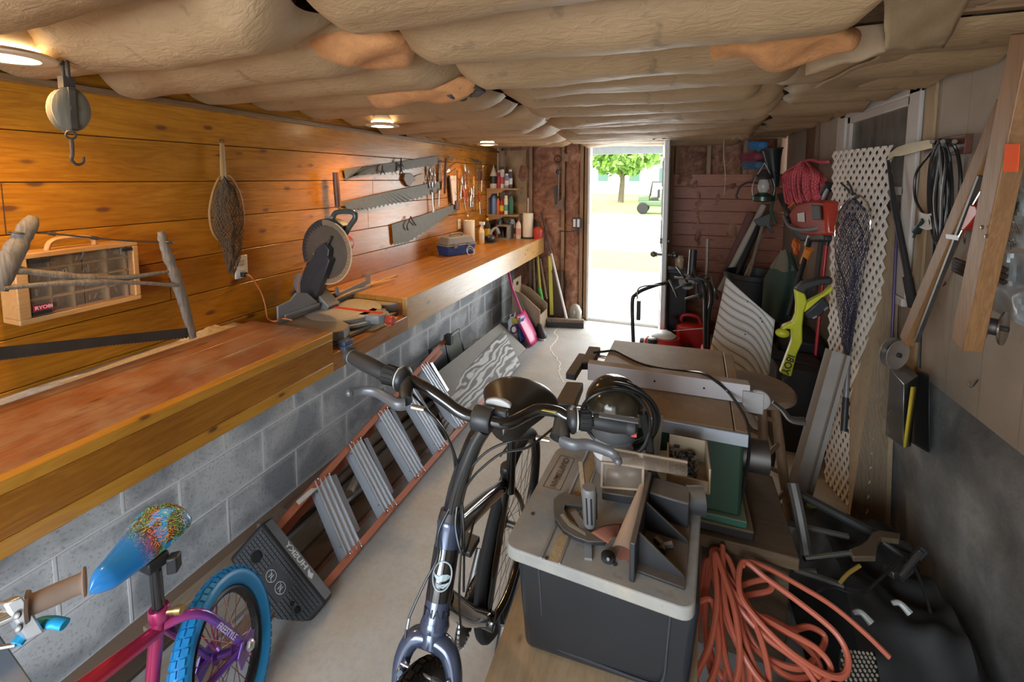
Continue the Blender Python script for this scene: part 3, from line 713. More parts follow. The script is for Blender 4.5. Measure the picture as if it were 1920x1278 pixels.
# ---- pulley block
PXX = -1.66
pb = thing('pulley_block', (-1.66,.79,1.6), 'antique wooden pulley block with iron hook hanging from the ceiling', 'pulley')
def Q(u, v, d=0): return A(u, v, 0, PXX+d)
c0 = Q(129,206); sc = 1.0
g = MB()
for s_ in (-1, 1):
    cc = c0+V((0,0,0))+V((.985,-.17,0))*.021*s_
    ax = V((.985,-.17,0)).normalized(); xx = V((.17,.985,0)).normalized()
    g.lathe([(.001,-.011),(.030,-.010),(.042,-.003),(.042,.003),(.030,.010),(.001,.011)], cc, ax, 26, sx=1.0, xdir=(0,0,1))
for i, p in enumerate(g.v):
    r_ = p-c0; g.v[i] = c0+V((r_.x, r_.y, r_.z*1.5))
g.build('cheek', wood('pulley_wood', (.17,.145,.10), (.1,.08,.055), 2, rough=.75), pb)
ax = V((.985,-.17,0)).normalized()
MB().lathe([(.001,-.009),(.034,-.009),(.028,0),(.034,.009),(.001,.009)], c0, ax, 24).build('sheave', DSTEEL, pb)
g = MB()
for s_ in (-1,1): g.bar(c0+ax*.034*s_+V((0,0,.058)), c0+ax*.034*s_-V((0,0,.06)), .014, .004, up=ax)
g.bar(c0-ax*.036+V((0,0,.058)), c0+ax*.036+V((0,0,.058)), .014, .006); g.bar(c0-ax*.036-V((0,0,.06)), c0+ax*.036-V((0,0,.06)), .014, .006)
g.cyl(c0-ax*.04, c0+ax*.04, .007, n=12); g.build('strap', DSTEEL, pb)
g = MB(); tp = c0+V((0,0,.06))
g.box(tp-V((.014,.014,0)), tp+V((.014,.014,.035))); g.tube([tp+V((-.012,0,.03)), tp+V((-.012,0,.075)), tp+V((0,0,.09)), tp+V((.012,0,.075)), tp+V((.012,0,.03))], .005, 8)
g.bar(tp+V((0,0,.085)), tp+V((0,0,.115)), .02, .006, up=(1,0,0)); g.tube([tp+V((0,0,.1)), tp+V((.02,.02,.098))], .005, 6)
g.build('shackle', plain('rust_iron', (.06,.045,.035), .7, .4, .4), pb, bevel=.002)
hk = c0-V((0,0,.066)); g = MB(); g.ring(hk-V((0,0,.006)), ax, .011, .003, 18, 6)
xx = V((.17,.985,0)).normalized()
g.tube(spl([hk-V((0,0,.018)), hk-V((0,0,.06)), hk-V((0,0,.078))-xx*.003, hk-V((0,0,.092))+xx*.008, hk-V((0,0,.085))+xx*.022, hk-V((0,0,.068))+xx*.024], 6), [.0055,.003], 8)
g.build('hook', plain('rust_iron', (.1,.07,.05)), pb)

# ---- landing net
ln = thing('landing_net', (-2.02,1.5,1.2), 'teardrop wooden landing net with brown mesh bag hung handle-up on the wall', 'fishing net')
XN = -2.015
loop = [(418,330),(410,335),(400,358),(393,395),(397,430),(410,450),(425,452),(440,449),(455,425),(456,395),(450,365),(438,340),(428,330)]
lp = spl(pxpoly(loop, 0, XN), 6, True)
MB().tube(lp, .0055, 8, closed=True).build('hoop', wood('net_hoop', (.42,.25,.10), (.3,.16,.06), 2, rough=.4), ln)
g = MB(); g.tube(spl([A(416,268,0,XN),A(417,290,0,XN),A(418,315,0,XN),A(419,333,0,XN)],5), [.0085,.009,.0095,.015,.012], 10) if False else g.tube(spl([A(416,268,0,XN),A(417,290,0,XN),A(418,315,0,XN),A(419,336,0,XN)],5), [.010,.016], 10, flat=.6)
g.build('handle', wood('net_hoop', (.42,.25,.1), (.3,.16,.06)), ln)
MB().tube(spl([A(416,270,0,XN),A(412,262,0,XN+.01),A(420,264,0,XN+.01),A(417,271,0,XN)],5), .002, 5).build('lanyard', RUBBER, ln)
# the mesh bag: crossing strands on a hanging sack
def bagstr(outline_l, outline_r, X, puff, na, nb, r, mat, par, sd, shift=0):
    g = MB()
    def P(a, b_):
        l = interp(outline_l, b_); r_ = interp(outline_r, b_)
        u = l[0]+(r_[0]-l[0])*a; v = l[1]+(r_[1]-l[1])*a
        u += 7*noise.noise(V((a*3, b_*6, sd)))*min(1, 4*a*(1-a)+.2); v += 6*noise.noise(V((a*6, b_*5, sd+4)))
        return A(u, v, 0, X+puff*math.sin(pi*a)*(.35+.65*b_)+.012*noise.noise(V((a*9, b_*9, sd))))
    for k in range(-nb, na+nb):
        for dr in (1, -1):
            pp = []
            for j in range(nb*2+1):
                b_ = j/(nb*2); a = (k+dr*j*.5)/na
                if 0 <= a <= 1: pp.append(P(a, b_))
            if len(pp) > 2: g.tube(pp, r, 4, cap=False)
    return g.build('mesh_bag', mat, par, kind='stuff')
oL = [(418,336),(404,360),(396,395),(400,430),(412,455),(422,490),(428,512)]; oR = [(424,336),(444,358),(455,395),(457,430),(456,460),(450,490),(440,514)]
bagstr(oL, oR, XN+.005, .07, 12, 20, .0017, plain('net_cord', (.10,.07,.045), .8), ln, 3)
bagstr([(p[0]+3,p[1]-4) for p in oL], [(p[0]-4,p[1]-6) for p in oR], XN+.003, .03, 9, 15, .0017, plain('net_cord'), ln, 8)

# ---- outlets
def outlet(u, v, h, w, lb, X=-2.045):
    c_ = A(u, v, 0, X); r0 = thing('wall_outlet', c_, lb, 'outlet')
    MB().box(c_-V((.004,w/2,h/2)), c_+V((.004,w/2,h/2))).build('cover_plate', WHITE, r0, bevel=.003)
    g = MB()
    for s_ in (-1,1): g.box(c_+V((.003,-w*.24,s_*h*.22-h*.13)), c_+V((.007,w*.24,s_*h*.22+h*.13)))
    g.build('socket', plain('ivory', (.6,.57,.5), .4), r0, bevel=.002); return c_
c_ = outlet(452,500,.115,.07,'white double outlet on the wall below the landing net')
g = MB().box(c_+V((.006,-.012,-.05)), c_+V((.03,.012,-.026))); tag(g.build('plug', BLACK, bevel=.003), 'small black plug in the outlet below the landing net', 'plug')
outlet(861,420,.10,.06,'white double outlet above the paper towel roll')
wc = [c_+V((.025,0,-.04)), A(470,518,0,-1.99), A(488,545,0,-1.99), A(497,570,0,-1.97), A(502,596,0,-1.95), A(515,602,2,.975), A(530,597,2,.975), A(548,600,2,.975)]
tag(MB().tube(spl(wc,8), .0035, 8).build('orange_power_cord', plain('cord_orange', (.55,.16,.06), .5)), 'thin orange cord running from the left outlet down to the miter saw', 'cord')

# ---- two-man saws
def ang_handle(par, u0, v0, u1, v1, X, r, mat, name='handle'):
    return MB().tube([A(u0,v0,0,X), A((u0+u1)/2,(v0+v1)/2,0,X), A(u1,v1,0,X)], [r*.9,r,r*.92], 12).build(name, mat, par)
s1 = thing('crosscut_saw', A(735,320,0,-2.035), 'uppermost two-man crosscut saw blade hung on the wall, without handles', 'saw', 'old crosscut saws on the board wall')
g = MB(); sawblade(g, [(644,317),(735,305),(822,292)], [(647,334),(665,328),(735,321),(822,306)], -2.035, 34, .009); g.build('blade', SAWST, s1, ang=3)
g = MB(); 
for u, v in ((717,318),(752,305),(752,318)): g.tube([A(u,v-9,0,-2.02),A(u,v,0,-2.01),A(u-4,v+10,0,-2.02)], [.004,.008,.003], 6).tube([A(u,v,0,-2.012),A(u+5,v+9,0,-2.02)], [.006,.003], 6)
g.build('hanging_bracket', plain('rust_iron', (.1,.07,.05)), s1)
s2 = thing('crosscut_saw', A(735,370,0,-2.03), 'longest crosscut saw with upright brown handles at both ends, middle of the three', 'saw', 'old crosscut saws on the board wall')
g = MB(); sawblade(g, [(641,379),(690,368),(735,358),(828,339)], [(650,391),(690,388),(735,379),(780,370),(828,353)], -2.03, 23, .022, .002); g.build('blade', SAWST, s2, ang=3)
HW = wood('saw_handle', (.16,.06,.025), (.08,.03,.012), 2, rough=.4)
ang_handle(s2, 629,323,634,388, -1.985, .020, HW); ang_handle(s2, 836,297,834,363, -2.0, .0125, HW)
g = MB(); g.tube([A(634,378,0,-1.99),A(637,396,0,-1.995)], .006, 8).tube([A(628,387,0,-1.99),A(646,393,0,-1.99)], .005, 8); g.build('handle_ferrule', plain('brass', (.5,.35,.12), .35, .8), s2)
s3 = thing('crosscut_saw', A(790,415,0,-2.035), 'shortest and lowest crosscut saw blade, wide at its left end', 'saw', 'old crosscut saws on the board wall')
g = MB(); sawblade(g, [(734,421),(790,404),(839,387),(857,382)], [(737,457),(765,452),(800,430),(839,402),(857,394)], -2.035, 18, .014); g.build('blade', SAWST, s3, ang=3)
tp_ = thing('tin_snips', A(767,417,0,-2.02), 'small brown-handled pliers hooked over the lowest crosscut saw', 'pliers')
g = MB(); g.tube(spl([A(770,405,0,-2.02),A(767,414,0,-2.015),A(763,424,0,-2.015),A(765,431,0,-2.02)],4), [.004,.008,.006], 8); g.tube(spl([A(770,405,0,-2.02),A(774,414,0,-2.015),A(780,422,0,-2.02)],4), [.004,.006], 8); g.build('handle', plain('brown_grip', (.09,.03,.02), .5), tp_)
hs = thing('hand_saw', A(770,340,0,-2.03), 'old hand saw with a curved brown handle behind the middle crosscut saw', 'saw')
g = MB(); pxprism(g, [(755,325),(766,324),(773,330),(776,338),(770,341),(764,350),(758,346),(753,336)], 0, -2.045, .02); g.build('handle', HW, hs, bevel=.004)
g = MB(); pxprism(g, [(763,347),(770,336),(780,329),(794,325),(796,340),(780,346),(765,350)], 0, -2.04, .004); g.build('blade', plain('pale_wood_blade', (.42,.22,.1), .4), hs)

# ---- hand tools hung on the wall
def pliers(loc, L_, rot, grip, lb, sp=.16):
    r0 = thing('pliers', loc, lb, 'pliers', 'hand tools hung on the far board wall')
    j = L_*.38
    g = MB()
    for s_ in (-1,1):
        g.tube([V((0,0,0)), V((.002,s_*.006,-j*.4+0)), V((.002,s_*.004,-j*.9))][::-1] if False else [V((0,-s_*.004,.0)), V((.001,s_*.010,j*.3)), V((.001,s_*.007,j*.7)), V((0,s_*.002,j))], [.008,.009,.006,.003], 8)
    g.cyl((-.008,0,0), (.010,0,0), .008, n=12)
    g2 = MB()
    for s_ in (-1,1): g2.tube(spl([V((0,s_*.004,0)), V((.002,s_*L_*sp*.7,-L_*.2)), V((.002,s_*L_*sp,-L_*.4)), V((0,s_*L_*sp*.8,-L_*.62))],5), [.005,.0075], 8)
    def place(mb):
        M = Matrix.Rotation(rot, 3, 'X'); mb.v = [M@p+V(loc) for p in mb.v]
    place(g); place(g2); g.build('jaws', STEEL, r0); g2.build('handle', grip, r0)
    return r0
def wrench(loc, L_, rot, mat, lb, name='wrench'):
    r0 = MB(); g = r0
    g.bar(V((0,0,-L_/2)), V((0,0,L_/2)), .012, .005, up=(1,0,0)); g.ring(V((0,0,-L_/2-.008)), (1,0,0), .011, .004, 14, 6)
    g.tube([V((0,-.012,L_/2+.022)), V((0,-.013,L_/2+.006)), V((0,0,L_/2-.004)), V((0,.013,L_/2+.006)), V((0,.012,L_/2+.022))], .005, 6)
    M = Matrix.Rotation(rot, 3, 'X'); g.v = [M@p+V(loc) for p in g.v]
    return tag(g.build(name, mat), lb, 'wrench', 'hand tools hung on the far board wall')
def driver(loc, L_, rot, gm, lb):
    r0 = thing('screwdriver', loc, lb, 'screwdriver', 'hand tools hung on the far board wall'); M = Matrix.Rotation(rot, 3, 'X')
    g = MB(); g.lathe([(.004,0),(.012,.008),(.013,.05),(.009,.08),(.011,.095),(.006,.1)], (0,0,0), (0,0,1), 12); g.v = [M@p+V(loc) for p in g.v]; g.build('handle', gm, r0)
    g = MB(); g.tube([V((0,0,0)), V((0,0,-L_))], .003, 8); g.v = [M@p+V(loc) for p in g.v]; g.build('shaft', STEEL, r0)
XT = -2.02
REDG = plain('red_grip', (.3,.03,.02), .5); BLUEG = plain('blue_grip', (.03,.05,.22), .5); BRNG = plain('brown_grip', (.1,.04,.02)); YELG = plain('amber_grip', (.5,.25,.03), .4)
pliers(A(808,326,0,XT), .20, .05, STEEL, 'bright steel pliers standing over the right end of the middle saw, left one')
pliers(A(814,328,0,XT), .17, -.1, STEEL, 'bright steel pliers standing over the right end of the middle saw, right one')
wrench(A(811,377,0,XT), .16, .1, STEEL, 'small steel wrench hanging just under the middle crosscut saw, left one')
wrench(A(823,370,0,XT), .12, -.15, STEEL, 'small steel wrench hanging just under the middle crosscut saw, right one')
wrench(A(827,322,0,XT), .17, .05, DSTEEL, 'dark pipe wrench left of the short upright saw handle', 'pipe_wrench')
pliers(A(843,318,0,XT), .19, 1.9, BRNG, 'dark pliers splayed sideways right of the upright saw handle')
hs2 = thing('hand_saw', A(848,356,0,-2.03), 'hand saw with shiny pinkish blade hung upright among the pliers', 'saw')
g = MB(); pxprism(g, [(841,329),(856,329),(857,380),(851,384),(846,378)], 0, -2.03, .003); g.build('blade', plain('bright_blade', (.75,.6,.5), .3, .6), hs2)
g = MB(); pxprism(g, [(840,329),(842,329),(847,380),(845,384)], 0, -2.035, .015); pxprism(g, [(852,376),(860,376),(859,394),(851,392)], 0, -2.035, .02); g.build('back', HW, hs2, bevel=.002)
wrench(A(858,350,0,XT), .28, .02, BRNG, 'long dark bar hanging right of the shiny hand saw blade', 'pry_bar')
tl = [(866,345,.24,0,'P',STEEL,'steel pliers right of the long dark bar'),(872,322,.22,.1,'P',BRNG,'pliers with brown grips, uppermost of the tool cluster'),(872,355,.22,-.05,'P',REDG,'red-gripped pliers in the middle of the tool cluster'),(880,340,.2,.1,'W',STEEL,'steel wrench hanging right of the uppermost pliers'),(884,366,.2,-.05,'P',STEEL,'long-nose pliers low in the tool cluster'),(877,390,.16,.1,'W',STEEL,'wrench hanging lowest in the tool cluster'),(888,348,.18,0,'D',YELG,'amber-handled screwdriver beside the low pliers'),(891,375,.2,.08,'W',DSTEEL,'dark wrench right of the low long-nose pliers'),(897,335,.2,0,'W',DSTEEL,'dark adjustable wrench near the bottle shelf'),(903,338,.18,-.05,'D',BRNG,'brown-handled screwdriver left of the bottle shelf'),(906,330,.2,0,'W',STEEL,'slim wrench right beside the bottle shelf'),(899,378,.2,.1,'D',REDG,'red screwdriver hanging below the dark wrenches'),(870,372,.18,.3,'D',REDG,'red screwdriver tilted behind the pliers cluster')]
for u, v, l_, r_, k_, m_, lb in tl:
    c_ = A(u, v, 0, XT)
    if k_ == 'P': pliers(c_, l_, r_, m_, lb)
    elif k_ == 'W': wrench(c_, l_, r_, m_, lb)
    else: driver(c_, l_*.7, r_, m_, lb)
g = MB(); cc = A(893,300,0,-2.02)
for k in range(7): g.tube([cc+V((.0,(k-3)*.03,.01*math.sin(k*2))), cc+V((.02,(k-3)*.03+.02,-.03+.01*math.cos(k*3)))], .006, 6)
g.tube([cc+V((0,-.12,.01)), cc+V((0,.12,-.01))], .006, 6)
tag(g.build('drill_bit_rack', DSTEEL), 'small dark rack of bits high on the wall near the corner', 'tool rack')
wrench(A(844,300,0,XT)+V((0,0,.02)), .05, 1.2, DSTEEL, 'tiny hook above the right upright saw handle', 'wall_hook')

# ---- toolbox, towel roll, bottles
tb = thing('toolbox', Bp(852,472), 'plastic toolbox with blue base and grey lid on the far worktop', 'toolbox')
b0 = A(826,476,2,BT+.002); ty = V((.40,.92,0)).normalized(); tx = V((.92,-.40,0)).normalized()
cen = b0+tx*.085+ty*.12+V((.0,0,0))
def tbx(mb, w, l, z0, z1, w2=None, l2=None, c=cen):
    w2 = w2 or w; l2 = l2 or l
    vs = [c+tx*a*w/2+ty*b_*l/2+V((0,0,z0)) for a, b_ in ((-1,-1),(1,-1),(1,1),(-1,1))]+[c+tx*a*w2/2+ty*b_*l2/2+V((0,0,z1)) for a, b_ in ((-1,-1),(1,-1),(1,1),(-1,1))]
    return mb.add(vs, [(3,2,1,0),(4,5,6,7),(0,1,5,4),(1,2,6,5),(2,3,7,6),(3,0,4,7)])
tbx(MB(), .15,.30,.0,.085,.17,.33).build('box_base', plain('toolbox_blue', (.02,.06,.22), .45), tb, bevel=.006)
tbx(MB(), .18,.34,.085,.098).build('rim', plain('toolbox_grey', (.27,.25,.24), .5), tb, bevel=.004)
tbx(MB(), .17,.33,.098,.165,.12,.27).build('lid', plain('toolbox_grey', (.27,.25,.24)), tb, bevel=.01)
MB().tube(spl([cen+ty*-.07+V((0,0,.163)), cen+ty*-.06+V((0,0,.185)), cen+ty*.06+V((0,0,.185)), cen+ty*.07+V((0,0,.163))],5), .009, 8).build('handle', GREYP, tb)
g = MB(); 
for s_ in (-.08,.08): g.obox(cen+tx*.09+ty*s_+V((0,0,.088)), tx*.005, ty*.018, V((0,0,.02)))
g.build('latch', GREYP, tb, bevel=.002)
cb = MB(); q = cen+tx*.13+ty*.06
for k in range(2): cb.ring(q+V((0,0,.02+k*.012)), V((.8,-.5,.35)), .035+k*.006, .0025, 24, 6)
tag(cb.build('coiled_wire', WHITE), 'small loop of white wire beside the toolbox', 'wire')
def roll(c, r, h, lb, stand=False):
    r0 = thing('paper_towel_roll', c, lb, 'paper towels')
    MB().lathe([(.018,.0),(r,.0),(r*1.01,.01),(r*.99,h*.5),(r,h-.002),(.018,h)], c, (0,0,1), 32).build('towel', plain('paper_towel', (.80,.72,.6), .9, 0, .06, 60, .5), r0)
    MB().tube([V(c)+V((0,0,0)), V(c)+V((0,0,h+.003))], .019, 16, cap=False).build('core', plain('cardboard', (.4,.28,.16), .8), r0)
    return r0
roll(Bp(880,461), .058, .27, 'full roll of paper towels standing on the far worktop beside the toolbox')
def lp_bottle(c, r, h, kind, body, cap, lb, label=None, name='bottle', cat='bottle', sx=1.0):
    c = V(c); r0 = thing(name, c, lb, cat)
    if kind == 'round': pr = [(r*.9,0),(r,.01),(r,h*.62),(r*.85,h*.74),(r*.38,h*.84),(r*.36,h*.9)]; cp = (r*.42, h*.88, h)
    elif kind == 'can': pr = [(r*.95,0),(r,.004),(r,h*.80),(r*.8,h*.86),(r*.75,h*.87)]; cp = (r*.72, h*.86, h)
    elif kind == 'spray': pr = [(r*.9,0),(r,.01),(r,h*.6),(r*.5,h*.76),(r*.3,h*.80),(r*.3,h*.86)]; cp = None
    elif kind == 'cone': pr = [(r*.95,0),(r,.005),(r,h*.55),(r*.9,h*.6),(r*.22,h*.9),(r*.1,h*.93)]; cp = (r*.12, h*.92, h)
    elif kind == 'jug': pr = [(r*.95,0),(r,.01),(r,h*.7),(r*.6,h*.85),(r*.3,h*.9),(r*.3,h*.92)]; cp = (r*.34, h*.91, h)
    MB().lathe(pr, c, (0,0,1), 20, sx=sx, xdir=(1,0,0)).build('body', body, r0)
    if cp: MB().lathe([(cp[0],cp[1]),(cp[0]*1.02,cp[2]-.004),(cp[0]*.8,cp[2])], c, (0,0,1), 16).build('cap', cap, r0)
    else:
        g = MB().lathe([(r*.34,h*.85),(r*.34,h*.91)], c, (0,0,1), 14); g.obox(c+V((.012,-.01,h*.95)), V((.03,-.01,0)), V((.004,.012,0)), V((0,0,.016))); g.obox(c+V((.03,-.02,h*.87)), V((.004,0,-.002)), V((0,.004,0)), V((0,0,.02))); g.build('trigger', cap, r0, bevel=.003)
    if label: MB().lathe([(r*1.012,h*.2),(r*1.012,h*.52)], c, (0,0,1), 20, cap=False, sx=sx, xdir=(1,0,0)).build('paper_label', label, r0)
    return r0
CREAM = plain('cream_plastic', (.70,.62,.5), .4); LBLW = plain('label_white', (.7,.68,.62), .6); LBLB = plain('label_black', (.03,.03,.03), .5); LBLY = plain('label_yellow', (.7,.5,.03), .5)
BLU = plain('bottle_blue', (.03,.07,.28), .35); BLU2 = plain('bottle_lightblue', (.14,.24,.45), .4); GRN = plain('bottle_green', (.03,.13,.08), .4); PUR = plain('bottle_violet', (.25,.22,.4), .4); BRN = plain('bottle_brown', (.12,.05,.03), .4)
lp_bottle(Bp(903,457), .031, .235, 'spray', plain('milky_plastic', (.80,.62,.42), .35), WHITE, 'cream spray bottle with white trigger right beside the towel roll', LBLW)
lp_bottle(Bp(914,449), .036, .25, 'round', LBLB, plain('yellow_cap', (.6,.45,.05), .4), 'black and yellow round bottle with a yellow top near the shelf corner', LBLY)
lp_bottle(Bp(932,437), .032, .22, 'round', REDG, GREYP, 'dark red bottle standing under the lower bottle shelf', None)
lp_bottle(Bp(938,436), .03, .23, 'can', plain('can_grey', (.3,.3,.3), .35, .5), GREYP, 'grey can standing under the shelf beside the red bottle', None, 'spray_can', 'can')
# electric sander-like tool with black base
stl = thing('corded_tool', Bp(920,452), 'black and grey power tool lying in front of the black and yellow bottle', 'power tool')
q = Bp(921,455)
MB().lathe([(.03,0),(.04,.01),(.045,.05),(.04,.085),(.02,.09)], q+V((-.02,-.07,.045)), (.3,1,.1), 16).build('motor', BLACK, stl)
g = MB(); g.tube(spl([q+V((-.03,.02,.05)), q+V((-.02,.06,.12)), q+V((.02,.10,.15)), q+V((.05,.1,.09))],5), .018, 10); g.build('handle', plain('tool_grey_blue', (.2,.24,.28), .4), stl)
MB().box(q+V((-.07,-.07,0)), q+V((.05,.08,.012))).build('base_plate', DSTEEL, stl, bevel=.002)
# small wooden open box on the bench
ob_ = thing('wooden_box', Bp(941,447), 'little open-fronted grey wooden box on the bench under the shelf', 'box')
q = Bp(943,449); g = MB(); d1 = V((.07,0,0)); 
g.box(q+V((-.08,0,0)), q+V((.06,.20,.012))); g.box(q+V((-.08,0,.012)), q+V((-.066,.2,.15))); g.box(q+V((.046,0,.012)), q+V((.06,.2,.15))); g.box(q+V((-.08,0,.15)), q+V((.06,.2,.162)))
g.build('case', plain('grey_wood_box', (.25,.24,.21), .7), ob_, bevel=.002)
for dx, lb in ((-.045,'left'),(.0,'middle'),(.03,'right')):
    lp_bottle(q+V((dx+.008,.1,.013)), .014, .10, 'round', BRN if dx < .02 else BLACK, BLACK, f'tiny dark bottle in the little wooden box, {lb} one')
lp_bottle(Bp(961,444), .034, .22, 'can', LBLW, WHITE, 'white and brown can on the bench left of the white squeeze bottle', plain('label_brown', (.2,.05,.04), .5), 'spray_can', 'can')
lp_bottle(Bp(972,447), .032, .235, 'round', plain('pinkish_white', (.68,.58,.5), .4), REDG, 'white squeeze bottle with a red cap near the bench end', plain('label_pink', (.6,.3,.25), .5))
lp_bottle(Bp(966,432)+V((-.06,.0,0)), .03, .2, 'round', BRN, BLACK, 'brown bottle behind the white and brown can')
r0 = roll(Bp(990,441)+V((0,0,.016)), .062, .28, 'nearly new paper towel roll on an upright holder at the bench end')
MB().lathe([(.09,0),(.088,.008),(.05,.014)], Bp(990,441), (0,0,1), 30).build('holder_base', plain('holder_black', (.03,.03,.03), .2, .5), r0)
MB().tube([Bp(990,441)+V((0,0,.01)), Bp(990,441)+V((0,0,.47))], .006, 8).build('holder_rod', WHITE, r0)
fc = thing('fuel_can', Bp(1010,437), 'small red can with a dark cap at the far end of the bench', 'can')
q = Bp(1009,438); g = MB(); g.lathe([(.05,0),(.055,.01),(.055,.11),(.03,.13),(.02,.14)], q, (0,0,1), 20); g.build('body', plain('can_red', (.5,.05,.03), .4), fc)
MB().lathe([(.022,.14),(.022,.19),(.01,.2)], q, (0,0,1), 12).build('cap', BLACK, fc)
lp_bottle(Bp(976,430)+V((.04,.02,0)), .03, .23, 'round', YELG, YELG, 'amber bottle partly hidden behind the towel roll at the bench end')

# shelves
shf = thing('corner_shelf', (-1.85,4.85,1.24), 'two-tier wooden corner shelf holding bottles at the far end of the bench', 'shelf')
SY0, SY1, SX0, SX1 = 4.72, 5.0, -2.045, -1.68
Z1 = 1.55; Z2 = 1.245
SHW = wood('shelf_wood', (.42,.26,.12), (.3,.17,.07), 0, rough=.6)
MB().box((SX0,SY0,Z1-.018),(SX1,SY1,Z1)).build('shelf_board', SHW, shf, bevel=.002); MB().box((SX0,SY0,Z2-.018),(SX1,SY1,Z2)).build('shelf_board', SHW, shf, bevel=.002)
MB().box((SX0,SY0+.002,Z2),(SX0+.018,SY1,Z1-.018)).box((SX0,SY0+.02,Z2-.12),(SX0+.018,SY1,Z2-.018)).build('side_panel', SHW, shf, bevel=.002)
MB().prism([(0,0),(.20,0),(.16,-.03),(.05,-.045),(.02,-.09),(0,-.10)], (SX0+.018,SY0+.004,Z1-.018), (1,0,0), (0,0,1), -.016).build('bracket', SHW, shf); MB().prism([(0,0),(.20,0),(.16,-.02),(.03,-.05),(0,-.07)], (SX0+.018,SY0+.004,Z2-.018), (1,0,0), (0,0,1), -.016).build('bracket', SHW, shf)
def sb(u, z, r, h, kind, body, cap, lb, label=None, dy=.07, name='bottle', cat='bottle'):
    p = A(u, 380, 1, SY0+dy); lp_bottle((min(max(p.x, SX0+r+.02), SX1-r), SY0+dy, z), r, h, kind, body, cap, lb, label, name, cat)
sb(922,Z1,.043,.27,'cone',CREAM,CREAM,'cream cone-topped glue bottle on the upper shelf',LBLB)
sb(936,Z1,.028,.21,'round',plain('bottle_red', (.45,.03,.04), .35),LBLW,'tall red bottle on the upper shelf')
sb(942,Z1,.027,.25,'can',LBLW,BLACK,'white can with a black cap on the upper shelf, beside the red bottle',plain('label_red2', (.5,.1,.08), .5),.08,'spray_can','can')
sb(950,Z1,.025,.17,'can',PUR,LBLW,'short violet and white can on the upper shelf',LBLW,.06,'spray_can','can')
sb(957,Z1,.025,.22,'can',plain('can_dark', (.08,.07,.08), .35),LBLW,'dark can with a white cap at the right of the upper shelf',LBLW,.11,'spray_can','can')
sb(916,Z2,.036,.235,'jug',BLU,BLU,'deep blue jug at the left end of the lower shelf')
sb(926,Z2,.036,.24,'jug',BLU2,BLU,'lighter blue jug, second on the lower shelf')
sb(934,Z2,.022,.21,'round',ORANGE,BLACK,'slim orange bottle between the blue jugs and the red one',None,.1)
sb(941,Z2,.028,.20,'round',REDG,REDG,'red bottle with a pale label in the middle of the lower shelf',LBLY)
sb(949,Z2,.025,.22,'can',LBLW,WHITE,'white can with coloured label on the lower shelf',plain('label_teal', (.1,.3,.25), .5),.07,'spray_can','can')
sb(958,Z2,.028,.215,'can',GRN,GRN,'dark green can at the right end of the lower shelf',None,.09,'spray_can','can')
# ---- miter saw
ms = thing('miter_saw', (-1.70,1.93,.862), 'dusty compound miter saw with raised blade set into the bench recess', 'miter saw')
MG = plain('saw_grey_paint', (.20,.20,.20), .5, .3, .2, 20, .1, dust=.75, dustcol=(.42,.32,.20)); ML = plain('saw_light_alu', (.42,.42,.42), .4, .7, .2, 20, dust=.7, dustcol=(.45,.35,.23)); MD = plain('saw_dark', (.035,.035,.04), .4, 0, .2, 20, dust=.12)
z0 = .864; YC = 1.93
g = MB()
g.box((-1.90,1.60,z0),(-1.50,2.28,z0+.02)); g.prism([(-1.90,1.59),(-1.52,1.59),(-1.47,1.66),(-1.50,1.74),(-1.58,1.78),(-1.90,1.78)], (0,0,z0+.02), (1,0,0), (0,1,0), .05)
g.prism([(-1.90,2.08),(-1.58,2.08),(-1.52,2.12),(-1.47,2.2),(-1.50,2.30),(-1.90,2.30)], (0,0,z0+.02), (1,0,0), (0,1,0), .05)
g.build('base', MG, ms, bevel=.006)
MB().lathe([(.19,0),(.20,.01),(.20,.05),(.19,.058),(.001,.058)], (-1.70,YC,z0+.02), (0,0,1), 48).build('turntable', ML, ms)
g = MB(); g.prism([(-1.56,-.07),(-1.44,-.045),(-1.42,-.02),(-1.42,.02),(-1.44,.045),(-1.56,.07)], (0,YC,z0+.028), (1,0,0), (0,1,0), .05)
g.build('table_arm', MG, ms, bevel=.006)
g = MB(); 
for s_ in (-1,1):
    g.lathe([(.215,0),(.225,.004),(.225,.018),(.215,.02)], (-1.70,YC,z0+.018+.01), (0,0,1), 48) if s_ < 0 else None
g.build('angle_scale', plain('scale_blue_grey', (.30,.34,.38), .4, .5), ms)
MB().box((-1.80,YC-.006,z0+.079),(-1.45,YC+.006,z0+.083)).box((-1.80,YC-.014,z0+.076),(-1.45,YC+.014,z0+.0795)).build('kerf_insert', plain('insert_red', (.6,.05,.02), .5), ms)
MB().lathe([(.012,-.01),(.02,0),(.026,.008),(.026,.04),(.018,.05)], (-1.42,YC,z0+.045), (1,0,0), 8).build('lock_knob', plain('knob_red', (.4,.04,.02), .45), ms, bevel=.002)
def fence(y0, y1, hl, hr):
    g = MB(); P_ = [(y0,0),(y1,0),(y1,hr),(y1-(y1-y0)*.18,hr),(y0+(y1-y0)*.25,hl),(y0,hl)]
    g.prism(P_, (-1.815,0,z0+.079), (0,1,0), (0,0,1), -.012); g.box((-1.815,y0,z0+.095),(-1.805,y1,z0+.112)); return g.build('fence', MG, ms, bevel=.003)
g = MB(); g.prism([(1.60,0),(1.88,0),(1.86,.04),(1.79,.11),(1.72,.13),(1.68,.10),(1.60,.09)], (-1.815,0,z0+.079), (0,1,0), (0,0,1), -.012); g.box((-1.812,1.63,z0+.10),(-1.80,1.86,z0+.118)); g.build('fence', MG, ms, bevel=.003)
